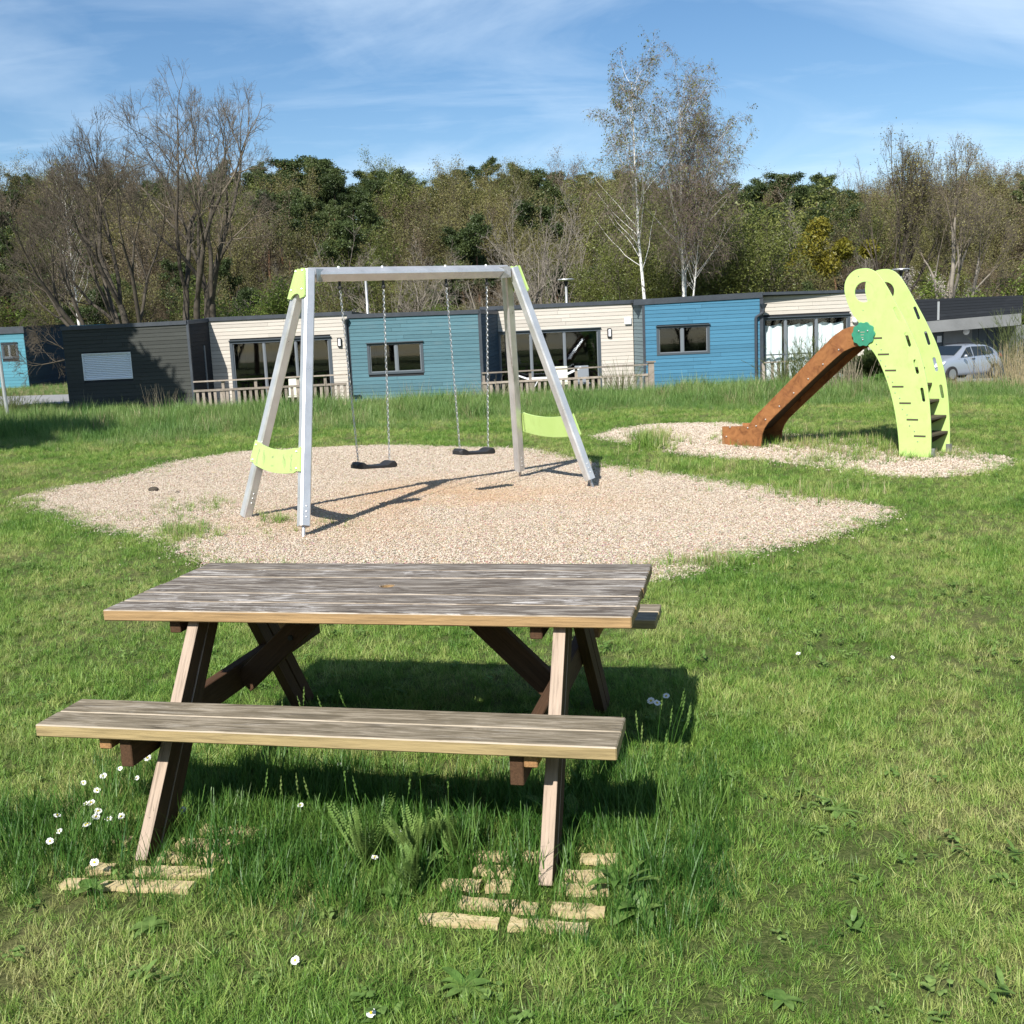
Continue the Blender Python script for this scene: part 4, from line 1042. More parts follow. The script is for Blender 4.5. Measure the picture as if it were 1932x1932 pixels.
# ---- house 2 : teal box and cream wing
h2 = thing('terrace_house', 'flat roofed house with weathered teal boarded box behind the swing, cream wing on its right', 'house', (-1.5, 40, 0))
YB2 = 35.7
tl, tr = corner(656, 600.5, YB2), corner(903, 591.5, YB2); tlt, trt = corner(654.6, 593.2, YB2), corner(903, 584, YB2)
w0, w1 = corner(692.5, 647.5, YB2), corner(800, 701.5, YB2); x0 = tl.x
wo_ = (w0.x - x0, w1.x - x0, w1.z - .02, w0.z - .02)
base, L, sl = wall_panel(h2, 'teal_clad', tl, tr, pitch=0.122, openings=[wo_])
window(h2, base, *wo_[:2], wo_[2], wo_[3], mull=((wo_[0] + wo_[1]) / 2 + .03,))
trim_box('fascia', h2, tlt, trt, 0.13, 0.06, 0.12)
bk = corner(937, 577, YW)
wall_panel(h2, 'shaded_clad', tr, (bk.x, YW, bk.z - .12))  # side turned from the sun, its shade painted into the boards
trim_box('fascia', h2, trt, (bk.x, YW, trt.z + .0), 0.13, 0.05, 0.12)
corner_post(h2, (tr.x - .03, tr.y), tr.z, 0.10); corner_post(h2, (tl.x - .06, tl.y), tl.z, 0.08)
m = MB(); m.box(tl.x - .02, tl.x + .08, YB2 + .06, YW, GZH, tl.z - .02); m.build('side_wall', M['teal_clad'], h2)
roof_slab(h2, [(tlt.x, YB2, tlt.z), (trt.x, YB2, trt.z), (bk.x, YW, trt.z), (tlt.x, YW, tlt.z)])
wl, wr = corner(932, 585.3, YW), corner(1193, 573, YW); wtl, wtr = corner(905, 579, YW), corner(1197, 565.5, YW)
x0 = wl.x; d0 = corner(937.5, 627, YW); d1 = corner(1131.8, 619, YW)
do = (d0.x - x0, d1.x - x0, -0.38, (d0.z + d1.z) / 2)
base, L, sl = wall_panel(h2, 'cream_clad', wl, wr, openings=[do])
window(h2, base, *do[:2], do[2], do[3], mull=(corner(1003, 680, YW).x - x0, corner(1066, 680, YW).x - x0), fw=0.09, name='patio_door')
trim_box('fascia', h2, wtl, wtr, 0.13, 0.07, 0.12)
roof_slab(h2, [(wtl.x, YW, wtl.z), (wtr.x, YW, wtr.z), (wtr.x, 47, wtr.z), (wtl.x, 47, wtl.z)])
wall_lamp(1149.5, 628, h2)
P = corner(1184.5, 605.5, YW); m = MB(); m.box(P.x - .12, P.x + .12, YW - .10, YW - .025, P.z - .125, P.z + .125); m.build('vent_cover', M['white'], h2, bevel=.02)
# ---- house 3 : bright blue box, narrow slate strip, cream wing with curtains
h3 = thing('terrace_house', 'flat roofed house with bright blue boarded box and white curtains left of the slide', 'house', (7, 39, 0))
YB3 = 37.1
sl0, sl1 = corner(1195, 573, YW), corner(1213, 572.5, YB3)
wall_panel(h3, 'strip_clad', sl0, sl1); corner_post(h3, (sl0.x - .02, YW), sl0.z, 0.10)
tl, tr = corner(1213, 572, YB3), corner(1435, 561.8, YB3); tlt, trt = corner(1195, 565.5, YB3), corner(1438, 551, YB3)
w0, w1 = corner(1238.9, 616.5, YB3), corner(1338.5, 666.5, YB3); x0 = tl.x
wo_ = (w0.x - x0, w1.x - x0, w1.z, w0.z)
base, L, sl = wall_panel(h3, 'blue_clad', tl, tr, pitch=0.128, openings=[wo_])
window(h3, base, *wo_[:2], wo_[2], wo_[3], mull=((wo_[0] + wo_[1]) / 2 - .03,))
trim_box('fascia', h3, tlt, trt, 0.19, 0.06, 0.12)
corner_post(h3, (tl.x - .03, tl.y), tl.z, 0.08); corner_post(h3, (tr.x - .04, tr.y), tr.z, 0.12)
m = MB(); m.box(tr.x - .02, tr.x + .08, YB3 + .06, YW, GZH, tr.z - .02); m.build('side_wall', M['trim'], h3)
wl, wr = corner(1436, 559.5, YB3 + .3), corner(1652, 550, YB3 + .3); wtl, wtr = corner(1436, 554.5, YB3 + .3), corner(1652, 545, YB3 + .3)
YC = YB3 + .3; x0 = wl.x
d0 = corner(1434, 600, YC); d1 = corner(1603, 594, YC); dz0 = corner(1520, 731, YC).z
do = (0.02, d1.x - x0, dz0, (d0.z + d1.z) / 2)
base, L, sl = wall_panel(h3, 'cream_clad', wl, wr, openings=[do])
w3 = window(h3, base, *do[:2], do[2], do[3], mull=(corner(1482, 650, YC).x - x0, corner(1540, 650, YC).x - x0), transom=corner(1500, 667.5, YC).z, fw=0.08, name='patio_window')
trim_box('fascia', h3, wtl, wtr, 0.10, 0.07, 0.12)
roof_slab(h3, [(tlt.x, YB3, tlt.z), (trt.x, YB3, trt.z), (wtr.x, YC, wtr.z), (wtr.x, 47, wtr.z), (tlt.x, 47, tlt.z)])
ct = corner(1500, 609, YC).z; cbm = dz0 + .05
for i, (pa, pb) in enumerate(((1437, 1478), (1486, 1512), (1513, 1536), (1544, 1594))):
    xa, xb = corner(pa, 650, YC).x - x0, corner(pb, 650, YC).x - x0; n_ = 30; m = MB(); vs = []
    for k in range(n_ + 1):
        f = k / n_; x = xa + (xb - xa) * f; y = 0.20 + 0.035 * math.sin(f * (xb - xa) * 17 + i); sag = 0.07 * abs(math.sin(f * (xb - xa) * 4.6 + i * .7))
        vs += [(x, y, cbm), (x, y + .01 * math.sin(x * 30), ct - sag)]
    m.add(vs, [(2 * k, 2 * k + 2, 2 * k + 3, 2 * k + 1) for k in range(n_)]); m.build('curtain', M['curtain'], w3, smooth=True, wm=base)
P = corner(1612, 604, YC); m = MB(); m.sphere((P.x, YC - .10, P.z), 0.11, 10, 8, sc=(1, .6, 1)); m.build('wall_lamp', M['white'], h3, smooth=True)
def downpipe(parent, pts, r=0.045, hopper=None):
    m = MB(); m.tube(pts, r, 8); 
    if hopper: m.tube([Vector(hopper) + Vector((0, 0, .16)), hopper], [0.13, 0.05], 8)
    return m.build('downpipe', M['trim'], parent, smooth=False)
P = corner(1441, 582, YB3 - .12); Q = corner(1426, 601, YB3 - .12)
downpipe(h3, [P, P + Vector((-.03, 0, -.14)), Q + Vector((0.02, 0, .05)), Q, Vector((Q.x, Q.y, GZH))], 0.05, P)
P = corner(652, 612, YB2 - .1); downpipe(h2, [P, Vector((P.x + .0, P.y, P.z - .2)), Vector((P.x, P.y, GZH))], 0.04, P)

# ---- far pale blue house on the left
h0 = thing('far_house', 'light blue boarded house with shaded side wall, far left beyond the path', 'house', (-33, 66, 0))
Y0 = 65.0
a, b = corner(-60, 630, Y0), corner(44, 627, Y0); w0 = corner(2, 648.5, Y0); w1 = corner(36, 676, Y0)
GZ_old = GZH
w_ = (w0.x - a.x, w1.x - a.x, w1.z, w0.z)
base, L, sl = wall_panel(h0, 'lblue_clad', a, b, pitch=0.19, openings=[w_], zbot=-0.3)
window(h0, base, *w_[:2], w_[2], w_[3], mull=(w_[0] + .45,), fw=.1)
ta, tb = corner(-60, 620, Y0), corner(45, 615.5, Y0); trim_box('fascia', h0, ta, tb, 0.40, .1, .2)
c_ = corner(135, 611, 72.0)
wall_panel(h0, 'shaded_clad', (b.x, b.y, tb.z - .05), (c_.x, 72.0, c_.z), pitch=0.19, zbot=-0.3)  # receding wall in shade, darkened by its board colour
roof_slab(h0, [(ta.x, Y0, ta.z), (tb.x, Y0, tb.z), (c_.x, 72, c_.z), (c_.x, 80, c_.z), (ta.x, 80, ta.z)])
# ---- garage building on the right
hg = thing('garage_building', 'grey rendered garage block with black boarded parapet behind the silver car', 'garage', (22, 52, -1))
YG = 50.0
def gbox(name, x0, y0, x1, y1, Ya, depth, m_, slope=0.0):
    """front face spanning pixels, sheared with the roof line as seen, depth metres deep"""
    P, Q = corner(x0, y0, Ya), corner(x1, y1, Ya); return P, Q
tl, tr = corner(1722, 565.3, YG), corner(1931, 556.8, YG); bl, br = corner(1722, 608.5, YG), corner(1931, 590.3, YG)
rows = 7; gap_ = corner(1771, 600, YG).x
for k in range(rows):
    f0, f1 = k / rows, (k + 1) / rows - .012
    for xa, xb in ((tl.x, gap_ - .08), (gap_ + .04, tr.x)):
        m = MB(); fa = (xa - tl.x) / (tr.x - tl.x); fb = (xb - tl.x) / (tr.x - tl.x)
        T0, B0 = tl.lerp(tr, fa), bl.lerp(br, fa); T1, B1 = tl.lerp(tr, fb), bl.lerp(br, fb)
        o = Vector(((xa + xb) / 2, YG, 2)); y_ = 0.0
        q = [T0.lerp(B0, f1), T1.lerp(B1, f1), T1.lerp(B1, f0), T0.lerp(B0, f0)]; q = [v - o for v in q]
        m.quadbox(q, Vector((0, .04, 0))); m.build('parapet_board', M['char_clad'], hg, wm=Matrix.Translation(o))
m = MB(); P = corner(1771, 569, YG); Q = corner(1770, 604, YG); m.box(gap_ - .07, gap_ + .03, YG - .01, YG + .05, Q.z, P.z); m.build('parapet_post', M['pole_grey'], hg)
m = MB(); m.quadbox([Vector((bl.x, YG + .05, bl.z - .1)), Vector((br.x, YG + .05, br.z - .1)), Vector((tr.x, YG + .05, tr.z - .02)), Vector((tl.x, YG + .05, tl.z - .02))], Vector((0, .1, 0))); m.build('parapet_core', M['core'], hg)
bl2, br2 = corner(1722, 630.5, YG), corner(1927, 613, YG)
m = MB(); m.quadbox([Vector((bl2.x, YG + .02, bl2.z)), Vector((br2.x, YG + .02, br2.z)), Vector((br2.x, YG + .02, br.z)), Vector((bl2.x, YG + .02, bl.z))], Vector((0, .6, 0))); m.build('lintel_beam', M['concrete'], hg)
zg = -1.4; YR = YG + .9
def gpx(px): return corner(px, 650, YG + .3).x
m = MB(); m.box(gpx(1790), gpx(1844), YR, YR + .2, zg, 2.3); m.build('wall', M['concrete'], hg)
m = MB(); m.box(gpx(1722), gpx(1765), YR, YR + .2, zg, 2.3); m.build('wall', M['concrete'], hg)
m = MB(); m.box(gpx(1912), gpx(1927), YG + .06, YR + .4, zg, br2.z); m.build('pillar', M['concrete'], hg)
m = MB(); m.box(gpx(1765), gpx(1790), YR + .1, YR + .16, zg, 1.5); d_ = m.build('door', M['garage_door'], hg)
P = corner(1769.5, 634, YR); m = MB(); m.box(P.x, P.x + .22, YR + .085, YR + .0985, P.z - .3, P.z); m.build('notice', M['white'], d_)
xa, xb = gpx(1844), gpx(1912)
for k in range(4): m = MB(); m.box(xa + (xb - xa) * k / 4, xa + (xb - xa) * (k + 1) / 4 - .02, YR + .25, YR + .3, zg, 2.3); m.build('garage_door_leaf', M['garage_door'], hg)
P = corner(1822, 625.5, YR); m = MB(); m.sphere((P.x, YR - .06, P.z), 0.16, 12, 8, sc=(1, .5, 1)); m.build('wall_lamp', M['white'], hg, smooth=True)
m = MB(); m.box(tl.x, tr.x, YR + .4, 60, zg, 2.35); m.build('block_body', M['concrete'], hg)
m = MB(); m.box(tl.x, tr.x, YG + .7, 60, 2.36, 2.5); m.build('roof', M['trim'], hg)

# ---- deck railings
def railing(label, pa, pb, Y, ytop, ymid, posts, ns, seed, zb):
    """two rails on posts, upright slats below the middle rail"""
    r = random.Random(seed)
    A, B = corner(pa, ytop[0], Y), corner(pb, ytop[1], Y); A2_, B2_ = corner(pa, ymid[0], Y), corner(pb, ymid[1], Y)
    t = thing('deck_railing', label, 'railing', (A.x, Y, -0.4), 0, 'weathered deck railings')
    for P, Q, h, w in ((A, B, .045, .10), (A2_, B2_, .07, .03)):
        o = (P + Q) / 2; m = MB(); q = [P - o + Vector((0, 0, -h / 2)), Q - o + Vector((0, 0, -h / 2)), Q - o + Vector((0, 0, h / 2)), P - o + Vector((0, 0, h / 2))]
        m.quadbox([v + Vector((0, -w / 2, 0)) for v in q], Vector((0, w, 0))); m.build('rail', M['grey_wood'], t, wm=Matrix.Translation(o))
    for px in posts:
        P = corner(px, 700, Y); f = (P.x - A.x) / (B.x - A.x); z1 = A.z + (B.z - A.z) * f - .024; m = MB(); m.box(-.045, .045, -.045, .045, zb - z1, 0); m.build('post', M['grey_wood'], t, wm=Matrix.Translation((P.x, Y + .06, z1)))
    for k in range(ns):
        f = (k + .5) / ns; z1 = A2_.z + (B2_.z - A2_.z) * f - .02; x = A.x + (B.x - A.x) * f + r.uniform(-.01, .01)
        m = MB(); m.box(-.045, .045, -.012, .012, zb - z1, r.uniform(-.01, .01)); m.build('slat', M['grey_wood'], t, wm=Matrix.Translation((x, Y + .03, z1)) @ Matrix.Rotation(r.uniform(-.015, .015), 4, 'Y'))
    return t
railing('weathered grey deck railing in front of the left cream wall, behind the swing legs', 365, 654, 34.9, (720.5, 706.5), (738, 724), (418, 480, 560, 612), 26, 1, -1.0)
rt = railing('weathered grey deck railing in front of the cream wall right of the teal box', 909, 1226, 35.2, (704, 687.5), (723, 706.5), (912, 1000, 1087), 28, 2, -1.0)
P = corner(1228, 684, 34.9); m = MB(); m.box(P.x - .09, P.x + .09, P.y - .09, P.y + .09, -1, P.z); m.build('end_post', M['grey_wood'], rt)
m = MB(); m.box(P.x - .14, P.x + .14, P.y - .13, P.y + .13, P.z + .001, P.z + .05); m.build('post_cap', M['grey_wood'], rt)
P = corner(1183, 684, 35.2)
railing('short pale railing under the curtained windows beside the blue box', 1440, 1500, 36.5, (684.5, 681), (730, 727), (1441, 1458, 1470, 1486), 1, 4, -1.0)
# decks
for i, (xa, xb, lb) in enumerate(((-11.4, -5.6, 'grey timber deck in front of the left cream wing'), (-1.0, 4.2, 'grey timber deck in front of the middle cream wing'))):
    t = thing('timber_deck', lb, 'deck', (xa, 36.5, -.45))
    n_ = 18
    for k in range(n_):
        m = MB(); L = xb - xa; m.box(-L / 2, L / 2, -.07, .07, -.03, 0); m.build('deck_board', M['grey_wood'], t, wm=Matrix.Translation(((xa + xb) / 2, 35.2 + .155 * k, -0.40)))
# lounge furniture on the decks
def lounger(label, P):
    t = thing('sun_lounger', label, 'sun lounger', P)
    m = MB(); x, y, z = P
    m.box(x - .62, x + .55, y - .28, y + .28, z + .34, z + .39); m.build('seat', M['white'], t)
    m = MB()
    for k in range(5):
        q0 = Vector((x + .56 + .13 * k, y - .28, z + .39 + .055 * k)); m.quadbox([q0, q0 + Vector((.11, 0, .046)), q0 + Vector((.11, .56, .046)), q0 + Vector((0, .56, 0))], Vector((-.01, 0, .03)))
    m.tube([(x + .55, y - .27, z + .38), (x + 1.2, y - .27, z + .66)], .018, 6); m.tube([(x + .55, y + .27, z + .38), (x + 1.2, y + .27, z + .66)], .018, 6)
    m.build('backrest', M['white'], t)
    m = MB(); m.quadbox([Vector((x - .62, y - .28, z + .34)), Vector((x - 1.25, y - .28, z + .58)), Vector((x - 1.25, y + .28, z + .58)), Vector((x - .62, y + .28, z + .34))], Vector((.01, 0, .04))); m.build('footrest', M['white'], t)
    for sx in (-1, 1):
        m = MB(); 
        for sy in (-.25, .25): m.tube([(x + .25 * sx, y + sy, z + .34), (x + .45 * sx, y + sy, z)], .016, 6)
        m.build('leg', M['white'], t)
P = corner(1030, 712, 36.2); lounger('white slatted sun lounger behind the railing of the middle deck', (P.x, 36.2, P.z - .38))
def chair(label, P, cush):
    t = thing('garden_chair', label, 'chair', P); x, y, z = P
    m = MB(); m.box(x - .25, x + .25, y - .25, y + .2, z + .40, z + .45); m.build('seat', M[cush], t, bevel=.015)
    m = MB(); m.quadbox([Vector((x - .24, y + .2, z + .45)), Vector((x + .24, y + .2, z + .45)), Vector((x + .24, y + .33, z + 1.02)), Vector((x - .24, y + .33, z + 1.02))], Vector((0, .05, 0))); m.build('backrest', M[cush], t, bevel=.012)
    for sx in (-.23, .23):
        for sy in (-.22, .2):
            m = MB(); m.tube([(x + sx, y + sy, z), (x + sx, y + sy, z + .4)], .018, 6); m.build('leg', M['black'], t)
P = corner(556, 745, 36.6); chair('garden chair with pale beige back standing on the left deck', (P.x, 36.6, -0.4), 'beige')
P = corner(1128, 740, 36.8); chair('grey garden chair by the right end of the middle patio door', (P.x - .5, 36.9, -0.4), 'frame_light')
P = corner(1083, 740, 36.8); chair('garden chair with cream back between lounger and patio door', (P.x - .4, 37.1, -0.4), 'beige')

# ---- lamp posts
def lamp_post(px, py, Y, label, zb=-1.0):
    P = corner(px, py, Y); t = thing('lamp_post', label, 'street lamp', (P.x, Y, zb), 0, 'lamp posts behind the houses')
    m = MB(); m.tube([(P.x, Y, zb), (P.x, Y, P.z - .15)], [.07, .055], 10); m.build('pole', M['pole_grey'], t, smooth=True)
    m = MB(); m.tube([(P.x, Y, P.z - .3), (P.x, Y, P.z - .05)], [.05, .12], 10); m.build('lamp_neck', M['black'], t)
    m = MB(); m.tube([(P.x, Y, P.z - .06), (P.x, Y, P.z), (P.x, Y, P.z + .03), (P.x, Y, P.z + .045)], [.24, .40, .39, .3], 20); m.build('lamp_head', M['pole_grey'], t)
lamp_post(688.5, 509, 52, 'grey lamp post with round disc head behind the teal house, left of three')
lamp_post(1067.5, 528, 52, 'grey lamp post with flat disc head above the middle cream wing')
lamp_post(1700, 508.5, 50, 'lamp post whose disc head peeks out above the green slide panels')
# leaning pale pole at the far left
P = corner(-2, 665, 30); Q = corner(9, 748, 30)
m = MB(); m.tube([(Q.x + .02, 30, Q.z - .5), (Q.x, 30, Q.z), (P.x, 30, P.z), (P.x - .3, 30, P.z + 1.2)], .05, 8); tag(m.build('marker_pole', M['pole_grey']), 'pale leaning metal pole at the left edge beside the path', 'pole')

# ================================================================== CAR
def car():
    F = corner(1795, 720, 43.2); Rr = corner(1878, 708, 44.4)
    yaw = math.atan2(Rr.y - F.y, Rr.x - F.x); z0 = -0.86
    t = thing('parked_car', 'silver five door hatchback with roof bars parked in front of the garage', 'car', ((F.x + Rr.x) / 2, (F.y + Rr.y) / 2, z0), yaw)
    # local: x from front (0) to rear (4.0), y across (near side = 0, far = 1.72), z up
    o = Vector((F.x, F.y, z0)) ; Mx = Matrix.Translation(o) @ Matrix.Rotation(yaw, 4, 'Z') @ Matrix.Translation((-0.80, 0.86 - 0.02, 0))
    # stations: x, z sill, z belt, z roof(top), half width at belt, half width at roof
    ST = [(0.00, .34, .56, .58, .52, .50), (0.10, .24, .70, .74, .70, .62), (0.45, .20, .84, .89, .82, .70), (0.95, .20, .93, .99, .85, .72), (1.22, .20, .95, 1.06, .86, .70), (1.75, .20, .96, 1.40, .87, .60), (2.15, .20, .97, 1.455, .87, .60), (2.75, .20, .99, 1.45, .87, .60), (3.25, .20, 1.02, 1.39, .86, .58), (3.62, .22, 1.04, 1.22, .83, .56), (3.88, .28, .92, .98, .76, .58), (3.98, .38, .70, .74, .66, .56)]
    def ring(s):
        x, zs, zb, zr, wb, wr = s
        half = [(0, zs), (wb * .88, zs), (wb * .99, zs + .12), (wb * 1.0, (zs + zb) / 2), (wb * .975, zb), (wr + (wb - wr) * .12, zr - (zr - zb) * .13), (wr * .9, zr), (0, zr + .012)]
        return [Vector((x, y, z)) for y, z in half] + [Vector((x, -y, z)) for y, z in half[-2:0:-1]]
    rg = [ring(s) for s in ST]; n_ = len(rg[0]); m = MB(); vs = [Mx @ v for r_ in rg for v in r_]; fs = []
    for i in range(len(rg) - 1):
        for k in range(n_): fs.append((i * n_ + k, (i + 1) * n_ + k, (i + 1) * n_ + (k + 1) % n_, i * n_ + (k + 1) % n_))
    fs += [tuple(range(n_ - 1, -1, -1))[::-1], tuple(range((len(rg) - 1) * n_, len(rg) * n_))[::-1]]
    m.add(vs, fs); body = m.build('body', M['car_paint'], t, smooth=True)
    sub = body.modifiers.new('s', 'SUBSURF'); sub.levels = 1; sub.render_levels = 2
    def side_pt(x, f, sgn):
        for a_, b_ in zip(ST[:-1], ST[1:]):
            if a_[0] <= x <= b_[0]:
                g = (x - a_[0]) / (b_[0] - a_[0]); v = [a_[j] + (b_[j] - a_[j]) * g for j in range(6)]; break
        zb, zr, wb, wr = v[2], v[3], v[4], v[5]
        return Vector((x, sgn * ((wb * .975) + (wr + (wb - wr) * .12 - wb * .975) * f + .012), zb + (zr - (zr - zb) * .13 - zb) * f))
    for sgn, ordr in ((-1, 1), (1, -1)):
        for poly in ([(1.32, .05), (2.02, .05), (2.06, .93), (1.86, .93), (1.6, .62)], [(2.10, .05), (2.88, .06), (2.95, .93), (2.12, .93)], [(2.93, .07), (3.28, .10), (3.35, .55), (3.20, .90), (3.0, .93)]):
            q = [Mx @ side_pt(x, f, sgn) for x, f in poly]; m = MB(); m.quadbox(q, Mx.to_3x3() @ Vector((0, -.01 * sgn, 0))); m.build('side_window', M['tint_glass'], t)
    def slab(name, pts, m_, off=(0, 0, .012)):
        m = MB(); m.quadbox([Mx @ Vector(p) for p in pts], Mx.to_3x3() @ Vector(off)); return m.build(name, M[m_], t)
    slab('windscreen', [(1.12, -.66, 1.035), (1.74, -.54, 1.385), (1.74, .54, 1.385), (1.12, .66, 1.035)], 'tint_glass', (-.02, 0, .022))
    slab('rear_window', [(3.36, -.50, 1.37), (3.75, -.54, 1.13), (3.75, .54, 1.13), (3.36, .50, 1.37)], 'tint_glass', (.02, 0, .02))
    for sgn in (-1, 1):
        slab('headlight', [(0.06, sgn * .66, .60), (0.42, sgn * .80, .72), (0.50, sgn * .80, .82), (0.12, sgn * .60, .74)], 'lamp_glass', (-.02, sgn * .02, .01))
        slab('tail_light', [(3.72, sgn * .80, .85), (3.92, sgn * .72, .80), (3.86, sgn * .70, 1.0), (3.66, sgn * .78, 1.05)], 'red_lamp', (.02, sgn * .03, 0))
        m = MB(); m.sphere(Mx @ Vector((1.42, sgn * 1.0, 1.0)), .10, 8, 6, sc=(.8, .8, .7)); m.build('wing_mirror', M['car_paint'], t, smooth=True)
        m = MB(); m.tube([Mx @ Vector((1.95, sgn * .52, 1.50)), Mx @ Vector((3.15, sgn * .52, 1.46))], .016, 6); m.build('roof_rail', M['black'], t)
        for xd in (1.95, 2.80):
            m = MB(); m.box(xd, xd + .16, sgn * .88 - .012, sgn * .88 + .012, .86, .89, M=Mx); m.build('door_handle', M['black'], t)
        m = MB(); m.box(2.055, 2.068, sgn * .877 - .006, sgn * .877 + .006, .28, .96, M=Mx); m.build('door_seam', M['black'], t)
    for xx in (2.02, 2.75):
        m = MB(); m.box(xx, xx + .06, -.56, .56, 1.485, 1.515, M=Mx); m.build('roof_bar', M['black'], t)
    m = MB(); m.box(-.03, .02, -.42, .42, .30, .44, M=Mx); m.build('grille', M['black'], t)
    for xx in (0.80, 3.34):
        for sgn in (-1, 1):
            c = Vector((xx, sgn * .80, .31)); w_ = Vector((0, sgn, 0)); m = MB()
            m.tube([Mx @ (c - w_ * .11), Mx @ (c + w_ * .09)], .31, 20); wh = m.build('wheel', M['tyre'], t)
            m = MB(); m.tube([Mx @ (c + w_ * .085), Mx @ (c + w_ * .095)], .20, 16)
            wr_ = m.build('rim', M['rim'], wh)
            # dark gaps between spokes
            m = MB(); m.tube([Mx @ (c + w_ * .02), Mx @ (c + w_ * .0905)], .345, 20, cap=False)
    return t
car()

# ================================================================== TREES
def branches(seed, levels, base, d0, L0, r0, spread=None):
    """recursive branching; returns array of segments (p0, p1, r0, r1, level)"""
    r = random.Random(seed); out = []
    def grow(p, d, L, rad, lv):
        P = levels[lv]; n = P['n']; q = Vector(p); d = Vector(d).normalized(); step = L / n; pts = [(q.copy(), d.copy(), rad)]
        for i in range(n):
            j = P['jit']
            d = (d + Vector((r.gauss(0, j), r.gauss(0, j), r.gauss(0, j))) + Vector((0, 0, P['up']))).normalized()
            f = (i + 1) / n; r1 = rad * (1 - f * P['tap']); q2 = q + d * step
            out.append((q.x, q.y, q.z, q2.x, q2.y, q2.z, pts[-1][2], r1, lv)); q = q2; pts.append((q.copy(), d.copy(), r1))
        if lv + 1 < len(levels):
            Cc = levels[lv + 1]; k = int(Cc['k'] * r.uniform(.75, 1.25) + .5)
            for c in range(k):
                f = Cc['s0'] + (1 - Cc['s0']) * (c + r.random()) / k; f = min(.999, f)
                i = int(f * n); g = f * n - i; a, b = pts[i], pts[i + 1]
                o = a[0].lerp(b[0], g); dd = a[1].lerp(b[1], g).normalized(); ra = a[2] + (b[2] - a[2]) * g
                ang = R(r.uniform(*Cc['ang'])); x = dd.orthogonal().normalized(); y = dd.cross(x); t = r.uniform(0, 2 * PI)
                nd = dd * math.cos(ang) + (x * math.cos(t) + y * math.sin(t)) * math.sin(ang)
                grow(o, nd, L * Cc['len'] * (1 - Cc.get('fall', .45) * f) * r.uniform(.7, 1.2), max(Cc['rmin'], ra * Cc['rr']), lv + 1)
    for (b, d, L, rad) in (spread or [(base, d0, L0, r0)]): grow(b, d, L, rad, 0)
    return np.array(out)
def seg_mesh(name, S_, mat_, k=3):
    """thin prisms for all segments"""
    p0, p1 = S_[:, 0:3], S_[:, 3:6]; r0, r1 = S_[:, 6], S_[:, 7]
    t = p1 - p0; t /= np.maximum(np.linalg.norm(t, axis=1, keepdims=True), 1e-9)
    ref = np.where(np.abs(t[:, 2:3]) < .9, np.array([[0, 0, 1.]]), np.array([[1., 0, 0]]))
    x = np.cross(ref, t); x /= np.linalg.norm(x, axis=1, keepdims=True); y = np.cross(t, x)
    a = np.arange(k) * 2 * PI / k; ca, sa = np.cos(a), np.sin(a)
    ring = x[:, None, :] * ca[None, :, None] + y[:, None, :] * sa[None, :, None]
    A = p0[:, None, :] + ring * r0[:, None, None]; B = p1[:, None, :] + ring * r1[:, None, None]
    V = np.concatenate([A, B], 1).reshape(-1, 3); n = len(S_)
    o = (np.arange(n) * 2 * k)[:, None]; i = np.arange(k)[None, :]; j = (i + 1) % k
    F = np.stack([o + i, o + j, o + j + k, o + i + k], -1).reshape(-1, 4)
    return np_mesh(name, V, F, mat_, smooth=(k > 4))
def leaf_mesh(name, P, size, mat_, seed, aspect=0.5, droop=0.0, var=0.4):
    """one small bent quad per point"""
    rs = NPR(seed); n = len(P); d = rs.normal(size=(n, 3)); d[:, 2] -= droop; d /= np.linalg.norm(d, axis=1, keepdims=True)
    e = rs.normal(size=(n, 3)); w = np.cross(d, e); w /= np.linalg.norm(w, axis=1, keepdims=True)
    s = size * (1 + var * rs.uniform(-1, 1, n))[:, None]
    a = P - w * s * aspect * .5; b = P + w * s * aspect * .5; c = P + d * s + w * s * aspect * .3; e2 = P + d * s - w * s * aspect * .3
    V = np.stack([a, b, c, e2], 1).reshape(-1, 3); F = np.arange(4 * n).reshape(-1, 4)
    return np_mesh(name, V, F, mat_)
def tips(S_, lv, n, seed, jit=0.1):
    rs = NPR(seed); k = S_[S_[:, 8] >= lv]; i = rs.randint(0, len(k), n); f = rs.random(n)[:, None]
    return k[i, 0:3] * (1 - f) + k[i, 3:6] * f + rs.normal(0, jit, (n, 3))
def make_tree(name, label, loc, S_, mats, split=2, leaves=None, rz=0, group=None, k0=6, cat='tree'):
    """tree thing > trunk, crown (> leaves)"""
    t = thing(name, label, cat, loc, rz, group); wm = WM[t.name]
    tr = S_[S_[:, 8] < split]; cr = S_[S_[:, 8] >= split]
    obj('trunk', seg_mesh('trunk', tr, mats[0], k0), t, wm)
    c = obj('crown', seg_mesh('crown', cr, mats[1], 3), t, wm)
    for nm, me in (leaves or []): obj(nm, me, c, wm)
    return t
def base_at(px, py, Y): P = corner(px, py, Y); return P
